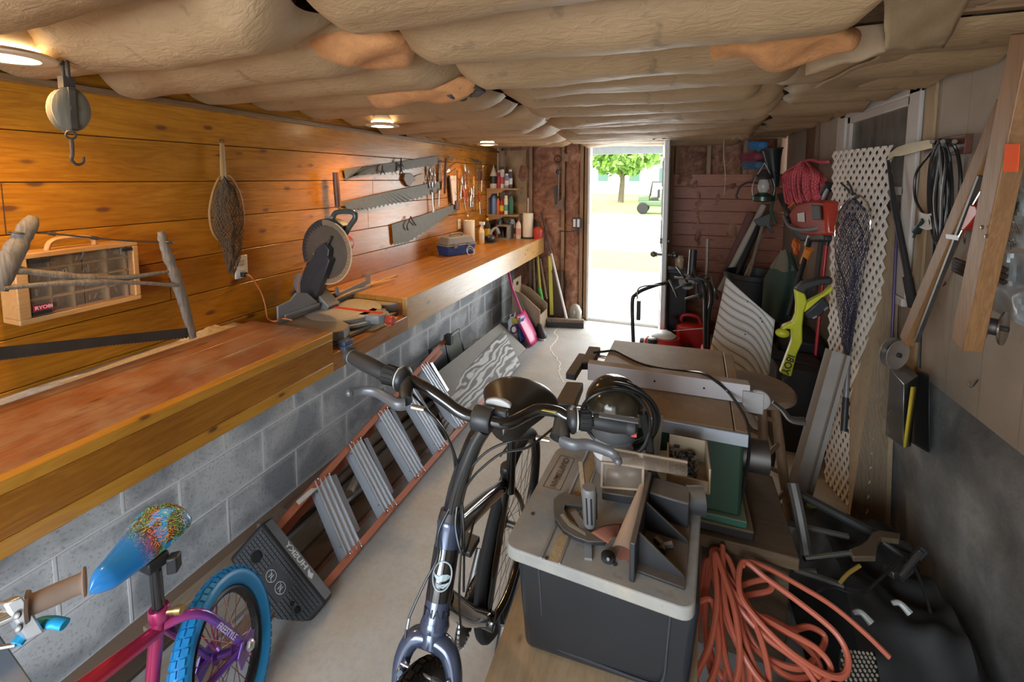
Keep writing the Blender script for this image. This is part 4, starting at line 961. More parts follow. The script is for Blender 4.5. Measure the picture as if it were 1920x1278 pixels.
g = MB(); g.prism([(2.0,0),(2.31,0),(2.31,.115),(2.285,.115),(2.27,.075),(2.03,.055),(2.02,.09),(2.0,.09)], (-1.815,0,z0+.079), (0,1,0), (0,0,1), -.012); g.box((-1.812,2.03,z0+.10),(-1.80,2.29,z0+.118)); g.build('fence', MG, ms, bevel=.003)
g = MB(); g.box((-1.475,1.62,z0+.0),(-1.43,1.68,z0+.03)); g.box((-1.46,1.61,z0-.02),(-1.42,1.66,z0+.01)); g.build('clamp', plain('clamp_blue', (.06,.09,.15), .4), ms, bevel=.004)
g = MB(); g.box((-1.50,2.17,z0),(-1.44,2.29,z0+.06)); g.build('side_bracket', plain('scale_blue_grey', (.1,.1,.1)), ms, bevel=.004)
# pivot tower and arm, traced at the blade plane
g = MB(); pxprism(g, [(553,600),(560,560),(548,530),(556,512),(570,515),(575,540),(590,545),(603,560),(617,575),(600,600)], 1, YC-.05, .09); g.build('pivot_tower', MG, ms, bevel=.006)
g = MB(); pxprism(g, [(563,565),(562,530),(570,505),(582,488),(592,466),(606,455),(617,468),(614,492),(604,512),(596,535),(590,562)], 1, YC-.075, .035); pxprism(g, [(576,552),(585,520),(600,500),(610,480),(618,488),(606,520),(596,548),(588,560)], 1, YC-.085, .06); g.build('arm', MD, ms, bevel=.005)
g = MB(); g.tube(spl([A(536,520,1,YC),A(541,538,1,YC),A(556,549,1,YC)],4), [.02,.025], 10); g.build('bevel_lever', MD, ms)
bc = A(622,470,1,YC); R1 = .182
def arcpoly(R, a0, a1, n_, R0=None):
    o_ = [(R*math.cos(math.radians(a0+(a1-a0)*i/n_)), R*math.sin(math.radians(a0+(a1-a0)*i/n_))) for i in range(n_+1)]
    if R0: o_ += [(R0*math.cos(math.radians(a1-(a1-a0)*i/n_)), R0*math.sin(math.radians(a1-(a1-a0)*i/n_))) for i in range(n_+1)]
    return o_
g = MB(); g.prism(arcpoly(R1, 38, 232, 30), bc+V((0,.012,0)), (1,0,0), (0,0,1), .0) if False else None
g = MB(); g.prism(arcpoly(R1, 52, 235, 30), bc+V((0,.03,0)), (1,0,0), (0,0,1), .062); g.build('upper_guard', MD, ms, bevel=.006)
tee = []
for i in range(44):
    a = 2*pi*i/44; tee.append((.156*math.cos(a), .156*math.sin(a))); tee.append((.138*math.cos(a+.04), .138*math.sin(a+.04)))
MB().prism(tee, bc+V((0,-.034,0)), (1,0,0), (0,0,1), .003).build('blade', plain('blade_steel', (.13,.10,.075), .5, .4, .3), ms)
MB().prism(arcpoly(.178, -145, 95, 40, .148), bc+V((0,-.046,0)), (1,0,0), (0,0,1), .003).build('lower_guard', glass('smoked_guard', (.34,.24,.15), .35, .5), ms)
MB().tube([bc+V((.176*math.cos(math.radians(a)), -.047, .176*math.sin(math.radians(a)))) for a in range(-130,70,5)], .0035, 6).build('guard_rim', plain('rim_amber', (.65,.5,.3), .3), ms)
g = MB(); g.lathe([(.02,0),(.045,.002),(.045,.012),(.02,.014)], bc+V((0,-.036,0)), (0,-1,0), 24); g.tube([bc+V((-.0,-.055,0)), bc+V((.05,-.055,.09))], .006, 8); g.build('arbor', MD, ms)
g = MB()
for u, v in ((593,460),(589,476),(576,485)): g.lathe([(.005,0),(.005,.004)], A(u,v,1,YC-.08), (0,-1,0), 10)
g.build('bolt', CHROME, ms)
g = MB(); g.lathe([(.05,0),(.055,.02),(.055,.11),(.045,.13),(.02,.135)], bc+V((-.03,.035,.02)), (0,1,0), 24); g.build('motor_housing', plain('motor_red', (.35,.05,.03), .4), ms)
g = MB(); hpt = [A(622,418,1,YC),A(628,400,1,YC),A(645,396,1,YC),A(662,398,1,YC),A(666,408,1,YC),A(655,425,1,YC),A(648,438,1,YC)]
g.tube(spl(hpt,6), .0145, 12); g.build('handle', plain('handle_dark', (.06,.075,.07), .3), ms)
g = MB(); g.prism([(-.02,0),(.03,0),(.05,.07),(.0,.07)], A(618,428,1,YC+.01), (1,0,0), (0,0,1), .03); g.build('handle_bracket', MG, ms, bevel=.004)
g = MB(); g.tube(spl([A(565,575,1,YC-.09),A(559,545,1,YC-.09),A(562,520,1,YC-.09),A(575,490,1,YC-.085)],6), .0035, 6); g.build('cord', plain('cord_orange', (.55,.16,.06)), ms)

# ============================================================ UNDER THE BENCH
LOy = lambda y: V((-1.255, y, .03))
def UPy(y): 
    t_ = (y-1.33)/(2.83-1.33); return V((-1.515-.10*t_, y, .235+.19*t_))
ld = thing('stepladder', (-1.4,2.0,0), 'folded orange fibreglass stepladder with aluminium steps lying on its side', 'ladder')
LADO = plain('ladder_orange', (.52,.15,.07), .55, 0, .25, 20); LALU = plain('ladder_alu', (.66,.70,.76), .38, .45, .08, 6)
lo0, lo1, u0, u1 = LOy(1.27), LOy(2.92), UPy(1.27), UPy(2.92)
def fr(y):
    w_ = (UPy(y)-LOy(y)); wl = w_.length; w_.normalize(); d_ = V((0,1,0)); n_ = w_.cross(d_); n_ = -n_ if n_.z < 0 else n_; n_.normalize(); return w_, n_, wl
w0, n0, _ = fr(1.5)
for (a_, b_, s_) in ((lo0, lo1, 1), (u0, u1, -1)):
    g = MB(); wv, nv, _ = fr(2)
    g.bar(a_-wv*.0, b_, .022, .085, up=nv) if False else None
    d_ = (b_-a_).normalized()
    q = nv*-.040
    g.obox((a_+b_)/2+q, wv*.003, d_*(b_-a_).length/2, nv*.042)           # web
    g.obox((a_+b_)/2+nv*.0+wv*.014*s_, wv*.014, d_*(b_-a_).length/2, nv*.0025)   # flanges
    g.obox((a_+b_)/2+nv*-.082+wv*.014*s_, wv*.014, d_*(b_-a_).length/2, nv*.0025)
    g.build('side_rail', LADO, ld, bevel=.0015)
yb = [(1.448,1.541),(1.712,1.79),(1.984,2.05),(2.24,2.31),(2.50,2.56)]
for k, (yl, yu) in enumerate(yb):
    wv, nv, wl = fr(yl); a_ = LOy(yl)+wv*.012; b_ = UPy(yu)-wv*.012; d_ = (b_-a_).normalized(); side = nv.cross(d_).normalized()
    g = MB(); c_ = (a_+b_)/2-nv*.012
    g.obox(c_+nv*.008, d_*(b_-a_).length/2, side*.040, nv*.002)
    for e in (-.038, -.013, .013, .038): g.obox(c_+side*e+nv*.012, d_*(b_-a_).length/2, side*.002, nv*.004)
    g.obox(c_-nv*.02+side*.038, d_*(b_-a_).length/2, side*.002, nv*.028); g.obox(c_-nv*.02-side*.038, d_*(b_-a_).length/2, side*.002, nv*.028)
    st = g.build('step', LALU, ld)
    for p_ in (a_, b_):
        for e in (-.03,.03): MB().lathe([(.006,0),(.006,.003),(.003,.005)], p_+side*e+nv*.006, nv, 10).build('rivet', STEEL, st)
    MB().tube([a_+d_*.05-nv*.01+side*.04, LOy(yl+.09)-nv*.03], .006, 6).build('brace', STEEL, st); MB().tube([b_-d_*.05-nv*.01+side*.04, UPy(yu+.09)-nv*.03], .006, 6).build('brace', STEEL, st)
# rear frame of the stepladder
wv, nv, _ = fr(2); dn_ = -nv*.11
for a_, b_, s_ in ((lo0,lo1,.05),(u0,u1,-.05)): MB().bar(a_+dn_+wv*s_, b_+dn_+wv*s_, .03, .03, up=nv).build('rear_rail', LADO, ld)
for yl, yu in ((1.58,1.66),(1.85,1.93),(2.12,2.2),(2.4,2.46),(2.68,2.74)): MB().bar(LOy(yl)-nv*.095+wv*.05, UPy(yu)-nv*.095-wv*.05, .028, .012, up=nv).build('rear_brace', LALU, ld)
g = MB(); wv, nv, wl = fr(1.27); yv = V((0,1,0)); c_ = (LOy(1.27)+UPy(1.27))/2
th_c = math.radians(24); nv = (nv*math.cos(th_c)+yv*math.sin(th_c)).normalized(); yv = wv.cross(nv).normalized(); yv = yv if yv.y > 0 else -yv
c_ = c_-yv*.015
g.obox(c_-yv*.035-nv*.062, wv*(wl/2+.035), yv*.036, nv*.088)
cap_ = g.build('top_cap', plain('cap_black', (.02,.02,.022), .55, 0, .15, 40, .1), ld, bevel=.012)
FC = c_-yv*.071-nv*.062; wdir = wv
g = MB()
for i in range(24):
    for j in range(10):
        a = (i-11.5)*.0148; b_ = (j-4.5)*.0148
        if (abs(a-.0) < .062 and abs(b_) < .045) or math.hypot(a-.12, b_-.0) < .024 or math.hypot(a+.13, b_+.005) < .02: continue
        g.obox(FC+wv*a+nv*b_-yv*.001, wv*.0058, yv*.0022, nv*.0058)
g.build('grip_grid', plain('cap_black2', (.045,.045,.048), .5), cap_)
g = MB()
for s_ in (-.028,.028):
    g.ring(FC+wv*s_-yv*.002, yv, .021, .0012, 28, 5); 
    a_ = FC+wv*s_-yv*.002
    g.tube([a_+(wv+nv)*.0145, a_-(wv+nv)*.0145], .001, 5)
    g.tube([a_-wv*.006-nv*.012, a_-wv*.004+nv*.012], .0008, 4); g.tube([a_+wv*.006-nv*.012, a_+wv*.004+nv*.012], .0008, 4)
    for e in (-.006,0,.006): g.tube([a_+nv*e-wv*.007, a_+nv*e+wv*.007], .0007, 4)
g.build('warning_symbol', plain('print_white', (.6,.6,.6), .5), cap_)
g = MB(); 
for a, r_ in ((.12,.022),(-.13,.012),(-.10,.009)): MB().lathe([(r_,0),(r_,.003)], FC+wv*a-yv*.0005, -yv, 20).build('tool_hole', plain('hole_black', (.002,.002,.002), .9), cap_)
lettering('HUSKY', c_+nv*.0262-yv*.035-wv*-.01, wv, yv, .040, plain('print_white', (.6,.6,.6)), cap_, bold=.0012)
g = MB(); q = c_+nv*.0262-yv*.035-wv*.08; g.prism([(-.016,-.012),(.002,-.018),(.016,-.004),(.02,.012),(.004,.004),(-.006,.014)], q, wv, yv, .001); g.build('dog_emblem', plain('print_white', (.6,.6,.6)), cap_)
g = MB(); g.box((-1.62,2.90,.39),(-1.56,2.96,.47)); g.build('foot_pad', BLACK, ld, bevel=.008)
lb_ = MB(); yv = V((0,1,0)); wv, nv, _ = fr(1.45); lb_.obox(UPy(1.44)+nv*.003-wv*.014, wv*.010, yv*.055, nv*.0006); lb_.build('warning_label', plain('label_white'), ld)

# planks lying behind and under the ladder
def plank(a, b_, w, h, mat, lb, name='plank', up=(0,0,1), bevel=.002, cat='plank'):
    return tag(MB().bar(a, b_, w, h, up).build(name, mat, bevel=bevel), lb, cat)
BRPL = plain('brown_plank', (.24,.155,.10), .7, 0, .25, 6); DKPL = plain('dark_plank', (.09,.055,.035), .75, 0, .3, 8); PALE = wood('pale_strip', (.42,.36,.28), (.32,.26,.2), 1, rough=.7)
plank((-1.765,.2,.0305), (-1.765,3.0,.0305), .10, .02, BRPL, 'flat brown board lying on the floor tight against the block wall')
plank((-1.70,.3,.01), (-1.70,3.0,.01), .12, .019, DKPL, 'dark plank flat on the floor beside the wall')
plank((-1.55,.35,.012), (-1.545,2.75,.012), .10, .02, PALE, 'pale grey strip on the floor under the ladder, widest one')
plank((-1.74,.5,.03), (-1.60,2.7,.034), .045, .02, PALE, 'slim pale batten crossing behind the ladder')
plank((-1.42,.7,.012), (-1.43,2.6,.012), .09, .02, BRPL, 'brown plank lying on the floor between ladder and strips')
plank((-1.70,.9,.062), (-1.68,2.9,.066), .06, .018, wood('tan_strip', (.4,.3,.2), (.3,.2,.13), 1), 'tan strip lying on top of the floor planks')
pv = MB().tube([A(655,925,2,.07), A(672,890,2,.075), A(700,868,2,.07)], .022, 14); tag(pv.build('pipe_elbow', CREAM), 'short cream plastic pipe elbow lying behind the ladder steps', 'pipe')
tag(MB().tube([(-1.5,1.5,.06),(-1.47,1.75,.06)], .012, 10).build('short_tube', ALU), 'short grey metal tube among the planks under the ladder', 'tube')
tag(MB().box((-1.72,1.35,.085),(-1.60,1.47,.115)).build('wood_block', TAN, bevel=.004), 'small weathered wood block among the planks', 'block')
# dark case and black grille leaning at the wall
bx = MB(); bx.obox(V((-1.70,2.98,.18)), V((.02,0,.005)), V((0,.10,0)), V((-.03,0,.17))); tag(bx.build('leaning_case', plain('panel_black', (.02,.02,.02), .4), bevel=.006), 'flat black panel leaning on the block wall behind the ladder foot', 'panel')
gr = thing('vent_grille', (-1.66,3.25,0), 'black floor grille with pale vertical louvres leaning on the block wall', 'grille')
gc = V((-1.68,3.22,.185)); up_ = V((-.22,0,.97)).normalized(); sd_ = V((0,1,0)); nn = sd_.cross(up_)
g = MB()
for s_ in (-1,1): g.obox(gc+sd_*.125*s_, sd_*.012, up_*.18, nn*.008); g.obox(gc+up_*.17*s_, sd_*.137, up_*.012, nn*.008)
g.obox(gc-nn*.006, sd_*.13, up_*.17, nn*.002)
g.build('frame', BLACK, gr, bevel=.002)
g = MB()
for i in range(13): g.obox(gc+sd_*(-.102+i*.017), sd_*.003, up_*.158, nn*.007)
g.build('louvre', plain('louvre_grey', (.25,.26,.22), .4), gr)
plank(A(835,690,2,.05)+V((-.06,0,0)), V((-1.60,4.0,.05)), .05, .10, TAN, 'weathered timber lying along the wall past the grille', 'timber')
# boards: whitewashed plywood with bold grain, grey one behind
m, t, b = nt('whitewashed_grain'); co = coords(t, (1.6,.5,1.6))
wv_ = t.nodes.new('ShaderNodeTexWave'); wv_.wave_type = 'BANDS'; wv_.bands_direction = 'X'; wv_.inputs['Scale'].default_value = 5; wv_.inputs['Distortion'].default_value = 14; wv_.inputs['Detail'].default_value = 2.5; wv_.inputs['Detail Scale'].default_value = 1.2; L(t, co, wv_.inputs['Vector'])
L(t, ramp(t, wv_.outputs['Fac'], [(.25, (.16,.15,.14)), (.55, (.52,.50,.47)), (.9, (.66,.64,.61))]), b.inputs['Base Color']); b.inputs['Roughness'].default_value = .6; WW = m
a_, b_, c2_, d2_ = A(975,685,2,.004), A(885,775,2,.004), A(838,712,2,.17), A(950,621,2,.15)
def quadboard(p, th, mat, name, lb, cat='board'):
    p = [V(q) for q in p]; n_ = (p[1]-p[0]).cross(p[3]-p[0]).normalized(); n_ = -n_ if n_.z > 0 else n_
    q = [x+n_*th for x in p]
    return tag(MB().add(p+q, [(0,1,2,3),(7,6,5,4),(0,4,5,1),(1,5,6,2),(2,6,7,3),(3,7,4,0)]).build(name, mat, bevel=.0015), lb, cat)
low0 = V((-1.235,3.62,.015)); low1 = V((-1.27,2.35,.015)); hi1 = V((-1.50,2.55,.14)); hi0 = V((-1.485,3.85,.20))
quadboard([A(976,683,2,.016), low1, hi1, hi0], .012, WW, 'plywood_board', 'whitewashed plywood board with bold wavy grain leaning low by the wall')
quadboard([V((-1.30,3.95,.015)), V((-1.33,2.6,.015)), V((-1.60,2.6,.24)), V((-1.57,3.95,.24))], .012, plain('grey_board', (.28,.26,.23), .7, 0, .2, 8), 'grey_board', 'plain grey board leaning behind the whitewashed one')
plank((-1.74,3.5,.012), (-1.66,4.05,.012), .14, .02, wood('lightboard', (.45,.38,.28), (.35,.28,.2), 1), 'short light board flat by the wall past the grille')
g = MB(); q = A(900,640,2,.05); g.tube(spl([q+V((-.08,-.05,0)), q+V((0,0,.03)), q+V((.05,.05,0)), q+V((.02,.12,.02)), q+V((-.05,.08,.0))],6), .008, 8); tag(g.build('rope_bit', CREAM), 'short loop of pale rope on the light board', 'rope')

# detergent bag, shovel, caddy, shoes
bg_ = thing('detergent_bag', (-1.50,4.12,0), 'upright white and blue plastic bag with a purple oval emblem', 'bag')
def bagf(a, b_):
    th_ = 2*pi*a; w_ = .085*(1-.15*b_); d_ = .06*(1-.75*b_**2)
    return (-1.48+d_*math.cos(th_)+.02*noise.noise(V((a*6, b_*4, 3))), 4.08+w_*math.sin(th_)*1.0+.02*noise.noise(V((a*6, b_*4, 9))), .004+.30*b_+.01*math.sin(th_*2))
MB().grid(bagf, 28, 16).build('sack', plain('bag_white', (.62,.62,.66), .35, 0, .2, 12, .2), bg_)
g = MB(); sq = V((-1.45,4.0,.16)); ov = V((-1.44,3.985,.18)); nfb = V((.55,-.83,0)).normalized(); sxx = V((.83,.55,0))
g.lathe([(.001,0),(.036,0),(.036,.003),(.001,.003)], ov, nfb, 24, sx=1.35, xdir=(0,0,1)); g.build('oval_emblem', plain('purple', (.12,.02,.09), .4), bg_)
g = MB(); g.lathe([(.001,0),(.022,0),(.022,.003),(.001,.003)], ov+nfb*.002, nfb, 24, sx=1.35, xdir=(0,0,1)); g.build('emblem_centre', plain('label_white'), bg_)
g = MB(); g.grid(lambda a, b_: (-1.395+.02*a+.01*math.sin(b_*7), 4.02+.10*a, .02+.27*b_), 6, 8); g.build('blue_panel', plain('bag_blue', (.05,.10,.35), .35), bg_, solid=.002)
g = MB(); g.grid(lambda a, b_: (-1.46+.07*a, 3.985+.06*a, .235+.05*b_+.01*math.sin(a*8)), 6, 4); g.build('yellow_band', plain('band_yellow', (.5,.45,.05), .4), bg_, solid=.002)
sv = thing('snow_shovel', (-1.45,4.25,0), 'bright pink long-handled shovel standing behind the white bag', 'shovel')
PINK = plain('pink_plastic', (.50,.02,.14), .35)
MB().tube([A(953,508,1,4.25), A(960,540,1,4.2), V((-1.42,4.16,.30))], .014, 10).build('handle', PINK, sv)
g = MB(); g.grid(lambda a, b_: (-1.44+.16*b_+.02*math.sin(a*pi), 4.02+.28*a, .30-.29*b_), 8, 8); g.build('scoop', PINK, sv, solid=.005)
cd = thing('wooden_caddy', (-1.45,4.55,0), 'tall pale plywood caddy with sloped sides and a finger hole', 'caddy')
CP = wood('caddy_ply', (.42,.31,.20), (.33,.23,.14), 2, rough=.65)
cx0, cx1, cy0, cy1 = -1.62, -1.30, 4.42, 4.70
sp_ = [(0,0),(.32,0),(.32,.26),(.22,.34),(.12,.42),(.0,.46)]
MB().prism(sp_, (cx0,cy0,0.002), (1,0,0), (0,0,1), -.014).build('side_panel', CP, cd, bevel=.002); MB().prism(sp_, (cx0,cy1,0.002), (1,0,0), (0,0,1), -.014).build('side_panel', CP, cd, bevel=.002)
MB().box((cx1-.012,cy0+.014,.03),(cx1,cy1,.20)).build('front_panel', CP, cd, bevel=.002)
g = MB(); g.box((cx0,cy0+.014,.002),(cx0+.012,cy1,.56)); g.build('back_panel', CP, cd, bevel=.003)
g = MB(); g.lathe([(.001,0),(.022,0),(.022,.004),(.001,.004)], (cx0+.0135,4.56,.50), (1,0,0), 20, sx=1.5, xdir=(0,1,0)); g.build('finger_hole', plain('hole_black', (0,0,0)), cd)
MB().box((cx0,cy0+.014,.002),(cx1,cy1,.02)).build('bottom_panel', CP, cd)
tag(MB().lathe([(.03,0),(.035,.01),(.035,.09),(.02,.10)], (-1.38,4.56,.02), (0,.1,1), 16).build('orange_tub', ORANGE), 'small orange tub inside the plywood caddy', 'tub')
for i, (q, lb) in enumerate(((V((-1.36,4.30,0)), 'black sneaker with white sole edge in front of the caddy, left one'), (V((-1.27,4.36,0)), 'black sneaker with white sole edge in front of the caddy, right one'))):
    sh_ = thing('sneaker', q, lb, 'shoe', 'pair of black sneakers'); dr = V((.55,-.83,0)).normalized() if not i else V((.5,-.86,0)).normalized(); sd2 = V((-dr.y,dr.x,0))
    def shf_(a, b_):
        s_ = (a-.5)*.26; w_ = .045*(1-abs(a-.55)**3*3.2); h_ = (.105-.06*max(0,(a-.45))/.55) ; th_ = pi*b_
        e = min(1, a*8)**.5*min(1, (1-a)*6)**.5
        return q+dr*s_+sd2*w_*math.cos(th_)*e+V((0,0,.016+h_*math.sin(th_)**.7*e))
    MB().grid(shf_, 20, 12).build('upper', BLACK, sh_)
    MB().prism([(p[0], p[1]) for p in [(.13*math.cos(k*2*pi/20), .046*math.sin(k*2*pi/20)*(1 if math.cos(k*2*pi/20) < .3 else .85)) for k in range(20)]], q+V((0,0,.001)), dr, sd2, .018).build('sole', LBLW, sh_)
# long handles in the corner
def pole(a, b_, r, mat, lb, name, cat, par=None):
    g = MB().tube([V(a), V(b_)], r, 10); o = g.build(name, mat, par)
    if par is None: tag(o, lb, cat)
    return o
cl = lambda p: V((p.x, min(p.y, YE-.09), p.z))
pole(A(1000,485,1,4.95), A(1003,575,1,4.80), .013, TAN, 'weathered brown wooden handle leftmost in the corner', 'garden_pole', 'pole')
r0 = thing('garden_fork', A(1010,590,1,4.85), 'yellow-shafted tool with a green grip in the corner behind the caddy', 'garden tool')
pole(A(1008,480,1,4.97), A(1014,560,1,4.88), .015, plain('shaft_yellow', (.55,.45,.06), .5), '', 'shaft', '', r0)
MB().tube([A(1012,540,1,4.885), A(1016,570,1,4.86)], [.022,.03], 12).build('grip', plain('grip_green', (.1,.5,.06), .4), r0)
pole(A(1013,485,1,4.98), A(1025,560,1,4.9), .012, wood('ash_handle', (.35,.22,.11), (.25,.15,.07), 2), 'slim light-brown handle behind the caddy, right of the green grip', 'garden_pole', 'pole')
r0 = thing('level', A(1032,600,1,4.95), 'long yellow flat tool standing upright in the corner', 'level'); MB().bar(A(1031,480,1,5.0), A(1034,590,1,4.93), .045, .02).build('body', plain('shaft_yellow', (.5,.4,.06)), r0, bevel=.003)
br_ = thing('push_broom', A(1065,605,2,0), 'push broom with a grey metal handle leaning from the bench end to the floor', 'broom')
p0, p1 = A(1015,398,1,4.95), A(1062,597,1,4.72); p1.z = max(p1.z, .05)
pm = p0.lerp(p1, .40)
MB().tube([p0, pm], .011, 10).build('handle', plain('handle_black', (.05,.03,.03), .4), br_); MB().tube([pm, p1], .015, 12).build('shaft', plain('shaft_grey', (.45,.40,.36), .3, .6), br_)
hb = V((p1.x-.02, p1.y+.02, .075)); MB().obox(hb, V((.20,.05,0)), V((-.008,.03,0)), V((0,0,.018))).build('head_block', TAN, br_, bevel=.004)
MB().obox(hb-V((0,0,.044)), V((.20,.05,0)), V((-.008,.034,0)), V((0,0,.030))).build('bristles', BLACK, br_)
jg = MB().lathe([(.06,0),(.075,.02),(.078,.14),(.05,.2),(.02,.22)], (-1.03,4.94,0.0), (0,0,1), 20); tag(jg.build('glass_jug', glass('murky_glass', (.35,.33,.28), .2, .8)), 'murky rounded jug on the floor behind the broom head', 'jug')
tag(MB().obox(V((-1.28,5.0,.30)), V((.004,.02,.0)), V((.08,0,0)), V((0,.0,.28))).build('shaft_board', DKPL), 'narrow dark board standing in the corner behind the handles', 'board')
# ============================================================ RIGHT WALL AND BACK CORNER
# ---- lattice
TL, TR, BR, BL = A(1562,284,0,.94), A(1672,272,0,1.02), A(1622,985,2,.004), A(1546,900,2,.004)
LAT = plain('vinyl_lattice', (.70,.62,.53), .5, 0, .12, 8)
def lat(u, v): return (TL*(1-u)+TR*u)*(1-v)+(BL*(1-u)+BR*u)*v
lt = thing('lattice_panel', (BL+BR)/2, 'tall white vinyl diamond lattice panel leaning against the right wall', 'lattice')
g = MB(); Wn, Hn = 9.5, 27.0; nrm = (TR-TL).cross(BL-TL).normalized()
def clipline(c, sg):
    # line  a + sg*b = c in cell units inside [0,Wn]x[0,Hn]
    pts = []
    for a in (0, Wn):
        b_ = (c-a)*sg
        if -1e-6 <= b_ <= Hn+1e-6: pts.append((a, b_))
    for b_ in (0, Hn):
        a = c-sg*b_
        if 1e-6 < a < Wn-1e-6: pts.append((a, b_))
    return pts
for layer, sg in ((0, 1), (1, -1)):
    c = -40
    while c < 50:
        c += 1; p = clipline(c+.5, sg)
        if len(p) < 2 or math.hypot(p[0][0]-p[1][0], p[0][1]-p[1][1]) < .3: continue
        n_ = 6; hw_ = .225
        for (q0, q1) in ((p[0], p[1]),):
            L0 = [(q0[0]+(q1[0]-q0[0])*i/n_, q0[1]+(q1[1]-q0[1])*i/n_) for i in range(n_+1)]
            off = nrm*(.004*layer); vs = []
            for a, b_ in L0:
                for s_ in (-1, 1):
                    P_ = lat(min(max((a+s_*hw_),-.2),Wn+.2)/Wn, b_/Hn)+off; vs.append(P_-nrm*.002); vs.append(P_+nrm*.002)
            fs = []
            for i in range(n_):
                k = i*4; fs += [(k,k+2,k+6,k+4),(k+1,k+5,k+7,k+3),(k,k+4,k+5,k+1),(k+2,k+3,k+7,k+6)]
            g.add(vs, fs)
g.build('strips', LAT, lt)
bp = [V((1.035,3.0,1.62)), A(1681,395,0,1.03), A(1659,985,2,.004), A(1600,985,2,.004)]
quadboard([A(1600,395,0,1.03), A(1681,395,0,1.03), A(1659,985,2,.004), A(1590,985,2,.004)], .02, wood('tan_door_board', (.36,.25,.15), (.27,.18,.10), 2, rough=.6), 'wide_board', 'wide tan wooden board standing behind the white lattice')
pole(A(1683,395,0,1.035), A(1672,640,0,1.0), .006, plain('violet_rod', (.06,.04,.12), .4), 'thin dark violet rod standing right of the tan board', 'rod', 'rod')

# ---- black landing net over the lattice
bn = thing('landing_net', A(1580,800,0,.80), 'black landing net with chrome hoop and grey handle hanging on the white lattice', 'fishing net')
XL_ = .90
hoop = [(1588,377),(1576,392),(1566,430),(1568,480),(1580,520),(1592,562),(1606,520),(1622,470),(1632,420),(1628,385),(1612,366),(1598,368)]
MB().tube(spl(pxpoly(hoop,0,XL_),6,True), .0045, 8, closed=True).build('hoop', CHROME, bn)
g = MB(); g.tube([A(1597,372,0,XL_),A(1590,355,0,XL_),A(1577,343,0,XL_)], .006, 8); g.tube([A(1601,368,0,XL_),A(1596,352,0,XL_),A(1589,340,0,XL_)], .006, 8); g.lathe([(.018,-.012),(.022,0),(.018,.012)], A(1600,368,0,XL_), (1,0,.2), 14); g.build('hinge_fork', DSTEEL, bn)
bagstr([(1586,380),(1570,400),(1564,450),(1565,520),(1570,580),(1578,640),(1586,672)], [(1604,372),(1628,395),(1633,440),(1622,500),(1612,560),(1602,620),(1594,672)], XL_-.01, -.05, 14, 30, .0013, plain('net_black', (.03,.03,.06), .6), bn, 3)
bagstr([(1588,400),(1574,430),(1570,480),(1572,540),(1578,600),(1586,660)], [(1600,400),(1618,430),(1618,480),(1608,540),(1600,600),(1592,660)], XL_-.02, -.06, 10, 24, .0013, plain('net_black'), bn, 8)
MB().tube([A(1592,640,0,.88), A(1586,745,0,.85)], .013, 12).build('handle', plain('net_handle_grey', (.22,.22,.23), .4, .4), bn)
MB().tube([A(1586,745,0,.85), A(1582,808,0,.83)], .015, 12).build('grip', BLACK, bn)
# ---- pruning pole with curved blade, bracket board, cords
pp_ = thing('pruning_hook', A(1712,575,0,1.0), 'long black-shafted pruning hook with curved steel blade hooked on the wall bracket', 'pruning hook')
g = MB(); g.tube([A(1665,300,0,.99), A(1676,380,0,.99)], [.006,.012], 10); g.tube([A(1676,380,0,.99), A(1704,525,0,1.0)], .014, 12); g.build('shaft', BLACK, pp_)
MB().tube([A(1702,520,0,1.0), A(1712,575,0,1.0)], .019, 12).build('grip', RUBBER, pp_)
g = MB(); pxprism(g, [(1663,300),(1668,287),(1682,276),(1704,268),(1742,262),(1748,266),(1748,277),(1720,284),(1690,292),(1676,293),(1667,300)], 0, .985, .006); g.build('blade', plain('worn_brass_steel', (.35,.27,.17), .35, .7, .3), pp_)
bb_ = thing('bracket_board', A(1775,272,0,1.03), 'short reddish-brown board with pegs screwed to the right wall', 'board')
MB().box((1.025, A(1812,270,0,1.03).y, A(1812,288,0,1.03).z), (1.048, A(1736,270,0,1.03).y, A(1780,256,0,1.03).z)).build('board', wood('bracket_wood', (.22,.08,.05), (.14,.05,.03), 1), bb_, bevel=.002)
for u in (1748, 1768, 1790): MB().tube([A(u,268,0,1.03), A(u,265,0,.95)], .008, 8).build('peg', TAN, bb_)
bc_ = thing('black_extension_cord', A(1765,450,0,1.0), 'heavy black extension cord looped over the bracket board, plug dangling', 'cord')
XC = .985; CB = plain('cord_black', (.012,.012,.012), .35)
g = MB()
def loopc(pts, r=.0062): g.tube(spl(pxpoly(pts,0,XC),8), r, 8)
g.tube(spl([A(1762,266,0,.95),A(1742,290,0,XC),A(1718,325,0,XC),A(1716,370,0,XC),A(1730,400,0,XC)],8), .0055, 8)
rr = random.Random(5)
for k in range(9):
    a = rr.uniform(-5,5); b_ = rr.uniform(-6,6); c_ = rr.uniform(-4,4)
    g.tube(spl([A(1765+a*.5,262,0,.95+.002*k), A(1745+k*3.6+a,300,0,XC-.004*k), A(1738+k*4.2+b_,370,0,XC-.005*k), A(1745+k*3.2+c_,430,0,XC-.004*k), A(1758+k*1.5,455+b_*.6,0,XC), A(1775+c_,430,0,XC-.01), A(1780+a,360,0,XC-.012), A(1778+b_*.6,300,0,XC-.012), A(1768,262,0,.955)],7), .006, 7)
g.tube(spl([A(1775,262,0,.955),A(1793,280,0,XC),A(1801,330,0,XC),A(1797,390,0,XC),A(1782,430,0,XC),A(1768,452,0,XC)],8), .0062, 8)
g.tube(spl([A(1752,440,0,XC),A(1750,480,0,1.0),A(1738,520,0,1.01),A(1728,600,0,1.01),A(1724,690,0,1.0)],8), .005, 7)
g.build('coil', CB, bc_)
